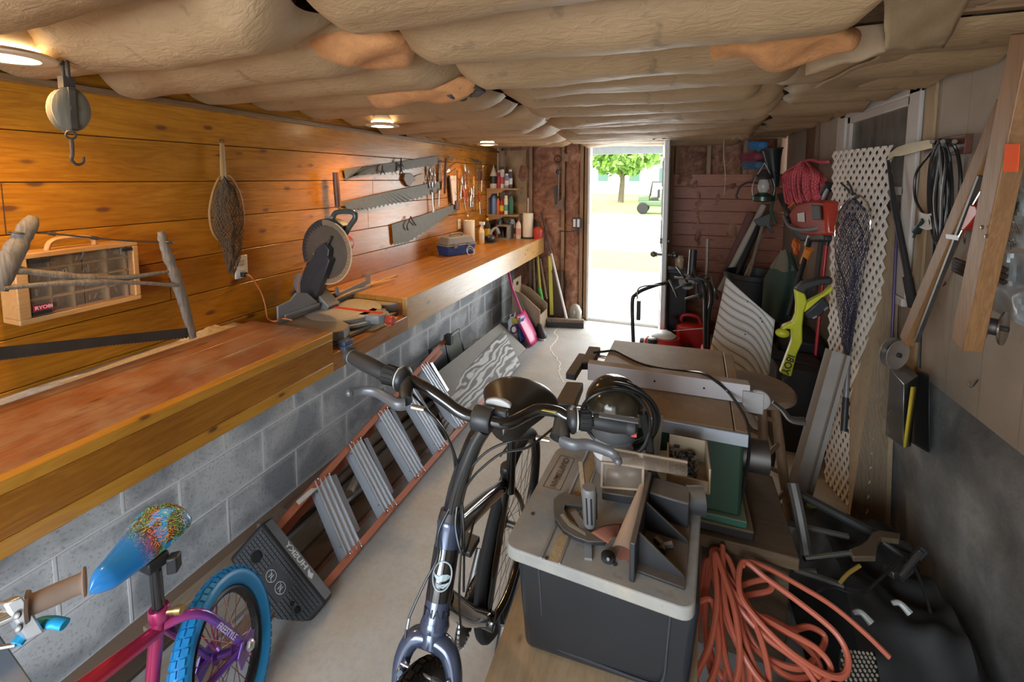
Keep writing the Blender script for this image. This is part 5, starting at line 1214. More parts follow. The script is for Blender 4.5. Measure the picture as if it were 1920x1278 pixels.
g = MB(); g.tube([A(1732,412,0,.98), A(1718,434,0,.98)], [.010,.017], 10); 
for e in (-.007,.007): g.tube([A(1716,436,0,.98)+V((0,e,0)), A(1713,446,0,.98)+V((0,e,0))], .0022, 6)
g.build('plug', plain('plug_dark_green', (.015,.03,.025), .4), bc_)
g = MB(); g.grid(lambda a, b_: A(1722+a*32, 395+b_*30+6*math.sin(a*3), 0, .972+.01*math.sin(b_*3)), 6, 6); g.build('paper_tag', plain('tag_white', (.55,.52,.47), .6), bc_, solid=.001)

# ---- pair of wooden beams with metal discs
wb = thing('wooden_tripod', (.85,1.75,1.0), 'pair of tall brown wooden beams splayed apart, joined high on the right wall', 'wooden beams')
BEAM = wood('beam_wood', (.31,.155,.06), (.21,.095,.035), 2, rough=.5, gs=1.2, dust=0)
g = MB(); g.bar(A(1890,190,0,.93), A(1700,640,0,.90), .055, .030, up=(1,0,0)); g.build('beam', BEAM, wb, bevel=.003)
g = MB(); g.bar(A(1935,60,0,.80), A(1812,648,0,.84), .068, .045, up=(1,0,0)); g.build('beam', BEAM, wb, bevel=.003)
g = MB(); g.bar(A(1838,330,0,.91), A(1718,640,0,.895), .010, .012, up=(1,0,0)); g.build('steel_edge', DSTEEL, wb)
g = MB(); pxprism(g, [(1886,270),(1913,270),(1909,322),(1883,322)], 0, .772, -.002); g.build('orange_sticker', plain('sticker_orange', (.90,.085,.0), .7), wb)
for u, v in ((1843,426),(1851,443)): MB().lathe([(.005,0),(.006,.003),(.003,.005)], A(u,v,0,.795), (-1,0,0), 10).build('screw', STEEL, wb)
MB().lathe([(.02,0),(.03,.01),(.035,.10)], A(1880,215,0,.93), (0,-.3,1), 12).build('hose_end', plain('dark_green', (.03,.05,.02)), wb) if False else MB().tube(spl([A(1882,235,0,.90),A(1886,215,0,.90),A(1902,203,0,.88),A(1925,205,0,.86)],6), .012, 10).build('dark_strap', plain('strap_dark', (.04,.05,.025), .7), wb)
g = MB(); pxprism(g, [(1777,439),(1797,441),(1797,450),(1778,447)], 0, .87, -.006); g.build('clip', WHITE, wb)
rt_ = thing('red_tool', A(1815,400,0,.90), 'red plastic-gripped tool tucked between the two wooden beams', 'tool')
g = MB(); pxprism(g, [(1818,383),(1830,386),(1833,400),(1818,420),(1806,432),(1800,432),(1810,405)], 0, .88, .02); g.build('grip', plain('tool_red', (.5,.03,.02), .35), rt_, bevel=.004)
MB().tube([A(1842,357,0,.89), A(1824,388,0,.89)], .004, 6).tube([A(1806,430,0,.89), A(1796,450,0,.89)], .003, 6).build('shaft', CHROME, rt_)
def discpair(c, ax_, R_, gap, lb, name='disc_pulley', mat=None):
    r0 = thing(name, c, lb, 'pulley'); ax_ = V(ax_).normalized()
    for s_ in (-1, 1): MB().lathe([(.001,-.003),(R_*.93,-.003),(R_,-.001),(R_,.003),(R_*.93,.001),(.001,.001)], V(c)+ax_*gap*s_, ax_, 36).build('flange', mat, r0)
    MB().cyl(V(c)-ax_*(gap+.012), V(c)+ax_*(gap+.012), R_*.16, n=14).build('axle', RUBBER, r0)
    MB().cyl(V(c)-ax_*gap, V(c)+ax_*gap, R_*.5, n=20).build('hub', DSTEEL, r0); return r0
TARN = plain('tarnished_metal', (.42,.36,.31), .35, .6, .25, 14)
discpair(A(1676,662,0,.88), (.55,-.80,-.05), .062, .014, 'round dull metal disc pulley fixed at the foot of the thinner wooden beam', 'disc_pulley', TARN)
discpair(A(1862,612,0,.90), (.75,-.65,0), .050, .020, 'round chrome-rimmed disc pulley beside the foot of the thicker wooden beam', 'disc_pulley', plain('disc_chrome', (.4,.34,.28), .2, .9, .3))
# steel tool case hanging
lv = thing('steel_case', A(1700,760,0,.93), 'long shiny steel box with a yellow edge hanging below the dull disc pulley', 'case')
e1 = V((.35,-.93,0)).normalized(); 
P0 = [A(1668,690,0,.88), A(1695,720,0,.85), A(1692,838,0,.86), A(1660,815,0,.90)]
P1 = [A(1695,685,0,.95), A(1722,703,0,.93), A(1708,838,0,.93), A(1695,835,0,.95)]
MB().add(P0+P1, [(0,1,2,3),(7,6,5,4),(0,4,5,1),(1,5,6,2),(2,6,7,3),(3,7,4,0)]).build('shell', plain('galvanised', (.36,.36,.36), .25, .9, .35, 10), lv, bevel=.003)
MB().add([A(1709,725,0,.87),A(1717,725,0,.90),A(1702,838,0,.90),A(1694,838,0,.87)],[(0,1,2,3)]).build('yellow_edge', plain('edge_yellow', (.5,.36,.03), .5), lv, solid=.004)
bk = MB(); bk.add([A(1718,692,0,1.02),A(1743,702,0,1.03),A(1743,850,0,1.03),A(1706,828,0,1.02),A(1718,692,0,.97),A(1743,702,0,.97),A(1743,850,0,.97),A(1706,828,0,.97)], [(0,1,2,3),(7,6,5,4),(0,4,5,1),(1,5,6,2),(2,6,7,3),(3,7,4,0)])
tag(bk.build('black_bag', plain('bag_black', (.008,.008,.008), .5), bevel=.008), 'flat black bag hanging against the right wall beside the steel case', 'bag')
# clear plastic blister packs / reels at the right edge
CLR = plain('clear_pack', (.34,.37,.36), .12, .55, .6, 9)
rs = thing('clear_plastic_bag', A(1895,410,0,.98), 'shiny clear plastic bag with wire rings hanging at the far right edge', 'bag')
g = MB(); g.grid(lambda a, b_: A(1868+a*70, 300+b_*165, 0, .97+.05*noise.noise(V((a*5,b_*6,1)))), 16, 22); g.build('bag_film', glass('bag_film', (.55,.62,.62), .12, .55), rs)
g = MB()
for k in range(5): g.ring(A(1885+k*5,438,0,.955+k*.005), (1,-.3,.2), .05-.004*k, .0016, 28, 5)
g.ring(A(1808,440,0,1.0), (1,-.4,.1), .035, .002, 28, 5); g.build('wire_ring', CHROME, rs)
for k, (u, v) in enumerate(((1897,345),(1895,390),(1905,370))): MB().box(A(u,v,0,.97)-V((.01,.012,.02)), A(u,v,0,.97)+V((.01,.012,.02))).build('dark_reel_part', BLACK, rs, bevel=.004)
pg = thing('plastic_sheet', A(1890,540,0,1.0), 'grey translucent plastic sheet hanging below the shiny bag at the right edge', 'plastic sheet')
g = MB(); g.grid(lambda a, b_: A((1850-8*b_)+a*90, 475+b_*(95+50*a), 0, 1.0+.03*noise.noise(V((a*4,b_*4,8)))), 14, 14); g.build('film', glass('grey_film', (.32,.33,.32), .25, .75), pg)
gl_ = thing('leather_gloves', A(1870,505,0,.98), 'pair of dark brown leather gloves tucked behind the thicker beam', 'gloves')
for (a_, b_) in (((1790,495),(1818,505)),((1858,500),(1885,515))):
    g = MB(); p, q = A(*a_,0,.97), A(*b_,0,.97)
    for k in range(4): g.tube([p+V((0,0,.012*k-.02)), p.lerp(q,.5)+V((-.01,0,.012*k-.018)), q+V((0,0,.010*k-.025+.01*(k%2)))], .009, 8)
    g.build('glove', plain('glove_brown', (.045,.025,.015), .6), gl_)
hk = MB(); q = A(1826,722,0,1.035); hk.tube(spl([q+V((0,-.02,.03)), q, q+V((-.005,.008,-.012)), q+V((-.01,.016,.0))],5), .0022, 6); tag(hk.build('wire_hook', STEEL), 'tiny wire hook in the plywood low on the right wall', 'hook')
hh = MB(); q = A(1773,532,0,1.03)
for k in range(3): hh.tube([q, q+V((-.012,-.02+.006*k,.012-.01*k))], .0025, 5)
tag(hh.build('nail_cluster', DSTEEL), 'three bent nails sticking from the right wall beside the thinner beam', 'nails')

# ---- ropes, saws and coat on the right wall
def coil(c, ax_, R_, r, n_, mat, lb, name, sq=1.0, jit=.012, wrap=None, seed=1):
    rr = random.Random(seed); r0 = thing(name, c, lb, 'rope'); ax_ = V(ax_).normalized(); x = V((0,0,1)); x = (x-ax_*x.dot(ax_)).normalized(); y = ax_.cross(x); pts = []
    for k in range(n_*14):
        a = 2*pi*k/14; t_ = k/(n_*14)
        R2 = R_*(.62+.38*rr.random())
        pts.append(V(c)+x*math.cos(a)*R2*sq+y*math.sin(a)*R2+ax_*((t_-.5)*r*n_*.5)+V((rr.uniform(-1,1),rr.uniform(-1,1),rr.uniform(-1,1)))*jit*.5)
    MB().tube(spl(pts,3), r, 7).build('coil', mat, r0)
    if wrap: MB().tube(spl([V(c)+x*R_*sq*.9+y*(k-3)*.004+ax_*.02*math.cos(k) for k in range(7)],3), r*3.2, 8).build('wrap', wrap, r0)
    return r0
m, t, b = nt('red_rope'); ck = t.nodes.new('ShaderNodeTexChecker'); ck.inputs['Scale'].default_value = 110; ck.inputs['Color1'].default_value = (.50,.01,.03,1); ck.inputs['Color2'].default_value = (.55,.16,.17,1); L(t, coords(t), ck.inputs['Vector']); L(t, ck.outputs[0], b.inputs['Base Color']); b.inputs['Roughness'].default_value = .7; RROPE = m
# the hank: long loops hanging over a peg
rp = thing('red_rope', A(1505,350,0,.95), 'thick hank of red and white braided rope hung on the right wall', 'rope'); g = MB(); rr = random.Random(2)
for k in range(15):
    u0 = 1478+k*4.6; d_ = .9+.012*(k%4)
    g.tube(spl([A(1498+k*1.2,304+rr.uniform(-3,3),0,d_), A(u0-8+.0*k,318+abs(k-7)*1.2,0,d_-.03), A(u0-10+rr.uniform(-2,2),350,0,d_-.035), A(u0-2+rr.uniform(-2,2),385-k*1.0+rr.uniform(-5,3),0,d_-.02), A(u0+6,372,0,d_+.02), A(u0+5,335,0,d_+.03), A(1502+k*1.2,306,0,d_+.02)],6), .0085, 7)
g.tube(spl([A(1500,305,0,.92),A(1520,300,0,.93),A(1540,304,0,.96),A(1556,303,0,1.0)],6), .012, 8)
g.build('hank', RROPE, rp)
for k in range(1): MB().tube(spl([A(1488,380,0,.9),A(1475,395,0,.88),A(1482,405,0,.88),A(1500,395,0,.9)],6), .009, 8).build('orange_end', plain('rope_orange', (.75,.18,.04), .6), rp)
coil(A(1493,462,0,.9), (.9,-.4,.1), .075, .0042, 10, plain('rope_orange', (.75,.18,.04), .6), 'tangled coil of thin bright orange rope on the right wall', 'orange_rope', .85)
csw = thing('chainsaw', A(1515,420,0,.93), 'red chainsaw with grey hand guard hung below the red rope', 'chainsaw')
g = MB(); pxprism(g, [(1478,400),(1492,382),(1520,374),(1545,376),(1548,440),(1520,444),(1500,440),(1484,425)], 0, .86, .13); g.build('engine_housing', plain('saw_red', (.40,.04,.02), .35, coat=.3), csw, bevel=.02)
g = MB(); pxprism(g, [(1524,384),(1540,385),(1542,412),(1526,412)], 0, .852, -.01); g.build('air_filter_cover', plain('cover_dark', (.06,.05,.05), .5), csw, bevel=.005)
g = MB(); pxprism(g, [(1484,424),(1545,440),(1545,452),(1500,452),(1486,440)], 0, .87, .10); g.build('rear_grip', BLACK, csw, bevel=.012)
g = MB(); pxprism(g, [(1496,400),(1508,398),(1509,416),(1497,415)], 0, .855, -.004); g.build('sticker', LBLW, csw)
MB().tube(spl([A(1470,405,0,.84),A(1478,422,0,.83),A(1495,430,0,.83),A(1520,430,0,.84),A(1542,425,0,.88)],6), .012, 8).build('front_handle', GREYP, csw)
MB().tube([A(1462,365,0,.86), A(1484,415,0,.88)], .022, 8).build('guide_bar', BLACK, csw)
ps = thing('pole_saw', A(1490,545,0,.80), 'black and silver telescopic pole pruner with an orange collar leaning on the right wall', 'pole pruner')
def pX(u, v, x): return A(u, v, 0, x)
MB().tube([pX(1552,352,.92), pX(1512,460,.87)], .014, 12).build('upper_tube', ALU, ps)
MB().tube([pX(1556,345,.93), pX(1543,365,.91)], [.03,.024], 12).build('head', BLACK, ps)
MB().tube([pX(1519,447,.875), pX(1480,590,.80)], .017, 12).build('lower_tube', BLACKM, ps)
MB().tube([pX(1517,466,.868), pX(1506,494,.86)], .024, 14).build('collar', plain('collar_orange', (.75,.22,.03), .4), ps)
MB().tube([pX(1549,360,.92), pX(1535,400,.9)], .018, 10).build('sleeve', BLACK, ps)
r0 = thing('red_pole', pX(1543,520,.95), 'bright red metal pole standing just left of the lattice', 'pole')
MB().tube([pX(1556,405,.97), pX(1550,460,.96)], .014, 10).build('grip', BLACK, r0); MB().tube([pX(1550,455,.96), pX(1527,690,.90)], .011, 10).build('shaft', plain('pole_red', (.5,.02,.03), .3), r0)
pole(pX(1540,445,.98), pX(1528,545,.96), .017, plain('sleeve_brown', (.07,.05,.045), .8), 'ribbed brown sleeve hanging between the black and the red poles', 'tool_sleeve', 'sleeve')
jk = thing('green_jacket', A(1475,520,0,.84), 'dark green jacket hanging beneath the orange rope', 'jacket')
def jf(a, b_):
    th_ = 2*pi*a; c_ = A(1474-10*b_, 470+125*b_, 0, .84); w_ = (.03+.10*min(1,b_*2.2))*(1-.25*max(0,b_-.7)/.3); f_ = 1+.18*math.sin(th_*7+b_*3)*b_
    return c_+V(((.03+.10*min(1,b_*2.2))*math.cos(th_)*f_, w_*math.sin(th_)*f_, .02*noise.noise(V((a*8,b_*5,1)))))
MB().grid(jf, 60, 24).build('cloth', plain('jacket_green', (.04,.065,.045), .9, 0, .3, 10, .3), jk)
MB().grid(lambda a, b_: jf(a, b_*.28+.0)+V((-.004,0,.004)), 60, 8).build('hood', plain('jacket_tan', (.16,.14,.10), .9, 0, .3), jk)
# gloves, funnel tube, lantern, hook
for (u, v, l_, mat, lb) in ((1418,272,.13,plain('glove_blue', (.04,.16,.34), .7),'bright blue glove hung highest in the back right corner'),(1410,293,.17,plain('glove_red', (.22,.03,.05), .7),'dark red glove hung below the bright blue one'),(1412,309,.15,plain('glove_slate', (.06,.11,.18), .7),'slate blue glove hung beneath the red one')):
    g = MB(); q = A(u+12, v, 1, 4.55); 
    g.ball(q, (.045,.02,.035), 14, 8)
    for k in range(4): g.tube([q+V((-.02,0,.018-.014*k)), q+V((-.07-.01*(k==1),-.01,.024-.018*k)), q+V((-l_+.01*abs(k-1),-.02,.02-.02*k))], [.011,.007], 8)
    g.tube([q+V((0,0,-.02)), q+V((-.04,-.01,-.05))], [.012,.008], 8); tag(g.build('work_glove', mat), lb, 'glove')
fn_ = thing('black_funnel', A(1452,345,1,4.4), 'long black tapering funnel tube hanging mouth up in the back corner', 'funnel')
a_, b_ = A(1447,280,1,4.4), A(1453,350,1,4.4)
MB().tube([a_, a_.lerp(b_,.25), b_], [.085,.065,.03], 20, cap=False).build('cone', plain('funnel_black', (.012,.018,.015), .3), fn_)
MB().ring(a_, (b_-a_), .085, .006, 28, 6).build('rim', BLACK, fn_)
tag(MB().tube(spl([A(1452,350,1,4.4),A(1450,375,1,4.35),A(1446,395,1,4.35),A(1455,420,1,4.35)],6), .012, 8).build('green_cable', plain('cable_green', (.02,.07,.04), .5)), 'green cable hanging out of the black funnel', 'cable')
ln_ = thing('lantern', A(1432,378,1,4.3), 'old lantern with glass globe and dark green tank in the back right corner', 'lantern')
q = A(1430,378,1,4.3)
MB().lathe([(.06,0),(.085,.01),(.085,.045),(.05,.07),(.03,.08)], q, (0,0,1), 24).build('tank', plain('lantern_green', (.03,.06,.04), .3, .3), ln_)
MB().lathe([(.03,.08),(.045,.11),(.045,.15),(.03,.19)], q, (0,0,1), 20, cap=False).build('globe', glass('lantern_glass', (.7,.7,.65), .05, .4), ln_)
MB().lathe([(.035,.19),(.07,.2),(.075,.215),(.03,.25),(.01,.28)], q, (0,0,1), 20).build('top', BLACK, ln_)
g = MB(); 
for s_ in (-1,1): g.tube(spl([q+V((s_*.075,0,.04)), q+V((s_*.085,0,.12)), q+V((s_*.06,0,.21)), q+V((0,0,.33))],5), .003, 6)
g.build('bail', STEEL, ln_)
tag(MB().tube(spl([A(1384,372,1,4.6),A(1380,368,1,4.6),A(1382,362,1,4.6),A(1390,366,1,4.6),A(1388,374,1,4.6)][:3]+[A(1388,350,1,4.6),A(1402,342,1,4.6),A(1420,343,1,4.6),A(1440,346,1,4.6)],6), .009, 8).build('shepherd_hook', plain('hook_iron', (.05,.035,.03), .5)), 'curled dark iron hook arm reaching out beside the lantern', 'hook')
# poles leaning in the corner
def z0fix(p, z=.02): return V((p.x, p.y, max(p.z, z)))
pole(A(1432,385,1,4.75), A(1350,545,1,4.55), .028, plain('pole_cream', (.42,.36,.29), .6), 'thick cream-coloured pole leaning leftmost in the back right corner', 'long_pole', 'pole')
pole(A(1424,420,1,4.70), A(1368,545,1,4.5), .026, plain('pole_black', (.012,.014,.016), .35), 'thick black pole leaning right of the cream-coloured one', 'long_pole', 'pole')
pole(A(1432,438,1,4.65), A(1384,545,1,4.45), .011, plain('pole_brass', (.42,.34,.22), .3, .5), 'slim brassy pole leaning right of the thick black one', 'long_pole', 'pole')
plank(A(1408,398,1,4.9), A(1345,545,1,4.8), .06, .02, plain('red_brown_slat', (.14,.04,.025), .5), 'narrow dark red slat leaning behind the cream pole', 'slat', (0,1,0))
sg_ = thing('shovel_handle', A(1435,425,1,4.4), 'dark grey D-shaped shovel grip pointing up in the back corner', 'shovel')
g = MB(); pxprism(g, [(1413,413),(1438,402),(1446,400),(1444,420),(1452,438),(1446,436),(1436,424),(1424,424),(1418,420)], 1, 4.4, .03); g.build('grip', plain('grip_grey', (.06,.065,.06), .5), sg_, bevel=.006)
MB().tube([A(1430,424,1,4.41), A(1396,545,1,4.38)], .016, 10).build('shaft', TAN, sg_)
# trash can
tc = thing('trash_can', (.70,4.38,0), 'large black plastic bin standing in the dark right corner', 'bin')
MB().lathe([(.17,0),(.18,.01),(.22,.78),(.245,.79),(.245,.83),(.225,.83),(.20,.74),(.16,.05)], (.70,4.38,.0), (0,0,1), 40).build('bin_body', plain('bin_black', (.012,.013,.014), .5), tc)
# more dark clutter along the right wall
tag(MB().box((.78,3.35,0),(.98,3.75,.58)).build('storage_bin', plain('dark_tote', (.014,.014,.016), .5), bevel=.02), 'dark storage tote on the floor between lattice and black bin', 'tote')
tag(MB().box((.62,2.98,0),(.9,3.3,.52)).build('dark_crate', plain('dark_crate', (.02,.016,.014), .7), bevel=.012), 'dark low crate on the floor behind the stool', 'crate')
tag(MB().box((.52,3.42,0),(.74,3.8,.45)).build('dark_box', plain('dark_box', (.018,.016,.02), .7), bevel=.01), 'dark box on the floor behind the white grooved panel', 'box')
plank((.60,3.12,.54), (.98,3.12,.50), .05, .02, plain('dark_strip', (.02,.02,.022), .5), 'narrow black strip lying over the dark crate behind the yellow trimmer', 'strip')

# ---- yellow string trimmer
yt = thing('string_trimmer', A(1485,705,1,2.75), 'bright yellow-green cordless string trimmer with black battery, standing upright', 'string trimmer')
YT = 2.72; YG = plain('trimmer_green', (.50,.50,.02), .4)
g = MB(); pxprism(g, [(1491,543),(1510,551),(1514,566),(1508,585),(1505,611),(1505,642),(1494,666),(1484,707),(1463,700),(1480,655),(1486,638),(1485,618),(1476,617),(1464,621),(1470,611),(1487,604),(1493,589),(1494,570)], 1, YT, .045); g.build('body', YG, yt, bevel=.008)
g = MB(); pxprism(g, [(1514,566),(1545,550),(1561,535),(1562,546),(1543,558),(1520,581),(1508,586)], 1, YT+.003, .04); g.build('trigger_arm', YG, yt, bevel=.006)
g = MB(); pxprism(g, [(1492,543),(1505,530),(1535,523),(1561,520),(1560,534),(1540,534),(1512,544),(1509,551)], 1, YT-.004, .055); g.build('grip', plain('trimmer_black', (.025,.022,.02), .6), yt, bevel=.008)
g = MB(); pxprism(g, [(1509,587),(1544,557),(1557,572),(1540,592),(1524,600),(1514,598)], 1, YT-.01, .07); bt = g.build('battery', BLACK, yt, bevel=.008)
for q_ in (((1544,580),(1551,574),(1553,577),(1546,583)),((1523,595),(1531,591),(1532,594),(1525,598))): g = MB(); pxprism(g, list(q_), 1, YT-.0115, -.001); g.build('terminal', STEEL, bt)
MB().ball(A(1467,624,1,YT+.01), (.035,.03,.025), 16, 10).build('knob', YG, yt)
MB().tube([A(1474,700,1,YT+.02), V((A(1455,740,1,YT).x, YT+.02, .02))], .014, 10).build('shaft', BLACK, yt)
p_a, p_b = A(1481,672,1,YT-.002), A(1470,702,1,YT-.002); dv = (p_b-p_a).normalized()
lettering('RYOBI', (p_a+p_b)/2+V((0,-.002,0)), -dv, V((-dv.z,0,dv.x))*1, .05, plain('print_dark', (.03,.03,.01), .5), yt, bold=.001)

# ---- mower, gas can, snow thrower cluster by the door
mw = thing('lawn_mower', (-.12,3.95,0), 'red lawn mower with folded-up black tube handle in front of the open door', 'lawn mower')
YM = 3.95
g = MB(); hp_ = [A(1188,640,1,YM), A(1186,600,1,YM), A(1186,562,1,YM), A(1192,552,1,YM+.02), A(1206,543,1,YM+.05), A(1235,533,1,YM+.1), A(1258,529,1,YM+.15)]
hp_[0] = V((hp_[0].x, hp_[0].y, .18)); g.tube(spl(hp_,6), .016, 10); g.build('handle', BLACK, mw)
g = MB(); g.tube(spl([A(1195,560,1,YM-.02),A(1196,543,1,YM),A(1208,536,1,YM+.02),A(1240,534,1,YM+.08)],6), .006, 6); g.build('control_bar', DSTEEL, mw)
g = MB(); g.box(A(1193,600,1,YM-.03), A(1202,562,1,YM+.02)); g.box(A(1183,598,1,YM-.03), A(1189,582,1,YM+.01)); g.build('throttle', BLACK, mw, bevel=.004)
ec = A(1244,640,1,YM); 
MB().lathe([(.14,0),(.155,.02),(.15,.10),(.12,.14)], V((ec.x, YM+.05, .14)), (0,0,1), 32, sx=1.1, xdir=(1,0,0)).build('engine_cover', RED, mw)
MB().lathe([(.10,.14),(.105,.15),(.07,.175),(.02,.18)], V((ec.x, YM+.05, .14)), (0,0,1), 32).build('recoil_screen', plain('screen_grey', (.55,.53,.5), .4), mw)
MB().lathe([(.20,0),(.21,.03),(.19,.10),(.1,.11)], V((ec.x+.02, YM+.05, .045)), (0,0,1), 36).build('deck', RED, mw)
MB().lathe([(.035,0),(.04,.01),(.04,.05),(.03,.055)], V((ec.x-.09, YM-.07, .24)), (0,0,1), 18).build('fuel_cap', BLACK, mw)
for x, y in ((-.19,-.12),(.21,-.12),(-.19,.22),(.21,.22)): MB().lathe([(.03,-.02),(.08,-.02),(.09,-.01),(.09,.01),(.08,.02),(.03,.02)], (ec.x+x, YM+y, .09), (1,0,0), 24).build('wheel', RUBBER, mw)
mj = MB().lathe([(.035,0),(.038,.005),(.038,.07),(.03,.08)], A(1203,634,1,3.6), (0,0,1), 18); 
q = A(1203,640,1,3.55); 
gc_ = thing('gas_can', (.14,3.95,0), 'red plastic petrol can with black spout standing right of the mower', 'gas can')
g = MB(); g.box((.06,4.26,.0),(.34,4.40,.32)); g.build('can_body', plain('can_red_plastic', (.42,.015,.015), .4), gc_, bevel=.035, seg=3)
MB().tube(spl([V((.10,4.33,.32)),V((.12,4.33,.39)),V((.24,4.33,.39)),V((.28,4.33,.31))],5), .018, 10).build('handle', plain('can_red_plastic'), gc_)
MB().tube([V((.08,4.31,.31)), V((.03,4.29,.38))], [.03,.02], 12).build('spout', BLACK, gc_)
sn_ = thing('snow_blower', (.22,3.75,0), 'dark snow thrower with upright handlebars and cables, red housing below', 'snow blower')
g = MB(); g.box((.24,3.50,.08),(.46,3.74,.36)); g.build('housing', RED, sn_, bevel=.03)
g = MB(); g.box((.27,3.47,.22),(.40,3.50,.32)); g.build('engine_block', DSTEEL, sn_, bevel=.01)
for x in (.205,.495): MB().lathe([(.04,-.03),(.11,-.03),(.13,-.01),(.13,.01),(.11,.03),(.04,.03)], (x,3.62,.13), (1,0,0), 24).build('wheel', RUBBER, sn_)
for u0, u1 in ((1322,1322),(1328,1334)):
    MB().tube(spl([V((A(u0,650,1,3.7).x,3.62,.15)), A(u0,600,1,3.6), A(u1,560,1,3.55), A(u1-6,530,1,3.5), A(u1-30,520,1,3.5)],6), .014, 10).build('handlebar', BLACK, sn_)
for u0, v0, u1, v1 in ((1265,520,1322,516),(1280,535,1330,520),(1262,545,1300,530),(1285,560,1325,545),(1255,525,1270,556),(1300,500,1312,560),(1335,520,1345,560),(1270,500,1290,530)):
    MB().tube(spl([A(u0,v0,1,3.62), A((u0+u1)/2,(v0+v1)/2+(u0%7-3)*2,1,3.55), A(u1,v1,1,3.6)],5), .009, 8).build('lever', DSTEEL if u0 % 2 else BLACK, sn_)
MB().lathe([(.03,-.01),(.06,-.01),(.06,.01),(.03,.01)], A(1288,528,1,3.6), (.3,1,0), 24).build('cable_drum', DSTEEL, sn_)
MB().lathe([(.03,-.01),(.05,-.01),(.05,.01),(.03,.01)], A(1312,545,1,3.6), (1,.6,0), 24).build('cable_drum', BLACK, sn_)
MB().tube([A(1250,552,1,3.6), A(1266,620,1,3.62)], .004, 5).build('pull_cord', STEEL, sn_) if False else MB().tube([A(1262,620,1,3.7), A(1322,615,1,3.62)], .0025, 5).build('pull_cord', plain('cord_white', (.6,.55,.5)), sn_)
jr = thing('glass_jar', A(1273,503,1,4.52), 'clear golden-tinted glass jar on top of the dark clutter beside the door', 'jar')
q = A(1273,503,1,4.52)
MB().lathe([(.035,0),(.04,.01),(.04,.10),(.033,.115)], q, (0,0,1), 20).build('glass', glass('jar_glass', (.8,.62,.38), .05, .45), jr); MB().lathe([(.036,.115),(.036,.125)], q, (0,0,1), 20).build('lid', plain('jar_lid', (.6,.5,.35), .3, .5), jr)  # golden tint set in the glass colour
sp2 = thing('work_stand', (.12,4.5,0), 'dark stand crowded with small tools behind the mower, beside the open door', 'stand'); 
g = MB(); qz = q.z; g.box((q.x-.09, 4.46, .0), (q.x+.08, 4.60, qz-.04)); g.build('post_box', plain('clutter_dark', (.02,.018,.018), .6), sp2, bevel=.01); MB().box((q.x-.10,4.44,qz-.04),(q.x+.16,4.62,qz-.002)).build('top_tray', BLACK, sp2, bevel=.006)
pole(A(1300,468,1,3.85), A(1296,525,1,3.8), .03, BLACK, 'short thick black grip sticking up behind the snow thrower', 'tool_grip', 'grip')
pole(A(1327,447,1,3.85), V((A(1326,540,1,3.85).x,3.85,.05)), .012, plain('dull_rod', (.24,.20,.16), .35, .5), 'slim upright metal rod rising behind the snow thrower', 'rod', 'rod')
# ---- white grooved panel
pn = thing('grooved_panel', (.45,2.9,.05), 'large white beadboard panel with curved grooves leaning behind the table saw', 'panel')
PTL, PTR, PBR, PBL = A(1362,520,1,2.95), A(1453,600,1,2.80), A(1428,825,1,2.72), A(1322,700,1,2.85)
m1 = plain('panel_white', (.55,.53,.50), .45, 0, .08, 6); m2 = plain('groove_grey', (.22,.20,.18), .7)
g = MB(); NK = 13
def pnl(u, v): return (PTL*(1-u)+PTR*u)*(1-v)+(PBL*(1-u)+PBR*u)*v+V((0,-.03*math.sin(pi*u),0))
for k in range(NK):
    for (v0, v1, mi) in ((k/NK, (k+.88)/NK, 0), ((k+.88)/NK, (k+1)/NK, 1)):
        g.cur = mi
        def ff(a, b_, v0=v0, v1=v1):
            v = (v0+(v1-v0)*b_); v = v+(-.09*math.sin(pi*a)+.035*math.sin(2*pi*a))*math.sin(pi*min(1,max(0,v)))**.5; return pnl(a, min(1,max(0,v)))
        g.grid(ff, 24, 1)
g.build('sheet', [m1, m2], pn, solid=.006)
for u, v in ((.45,.02),(.72,.06),(.76,.075),(.5,.3)): MB().lathe([(.001,0),(.004,0),(.004,.002)], pnl(u, v+.02)-V((0,.006,0)), (0,-1,0), 8).build('nail_hole', BLACK, pn)
# leaning moulding
md_ = thing('crown_moulding', A(1510,900,1,2.3), 'wide beige length of moulding leaning between stool and lattice', 'moulding')
a_, b_ = A(1572,660,1,2.50), A(1505,900,1,2.36); dv = (b_-a_).normalized(); sx_ = V((.92,-.25,.3)); sx_ = (sx_-dv*sx_.dot(dv)).normalized(); ny_ = sx_.cross(dv)
if ny_.y > 0: ny_ = -ny_
b2_ = a_+dv*((b_-a_).length+.28); 
while b2_.z < .02: b2_ -= dv*.01
MB().prism([(-.052,0),(.052,.0),(.052,.012),(.036,.014),(.030,.022),(.022,.024),(-.022,.024),(-.034,.012),(-.052,.01)], a_, sx_, ny_, (1 if sx_.cross(ny_).dot(dv) > 0 else -1)*(b2_-a_).length).build('moulding', plain('moulding_beige', (.17,.13,.095), .5, 0, .1), md_)

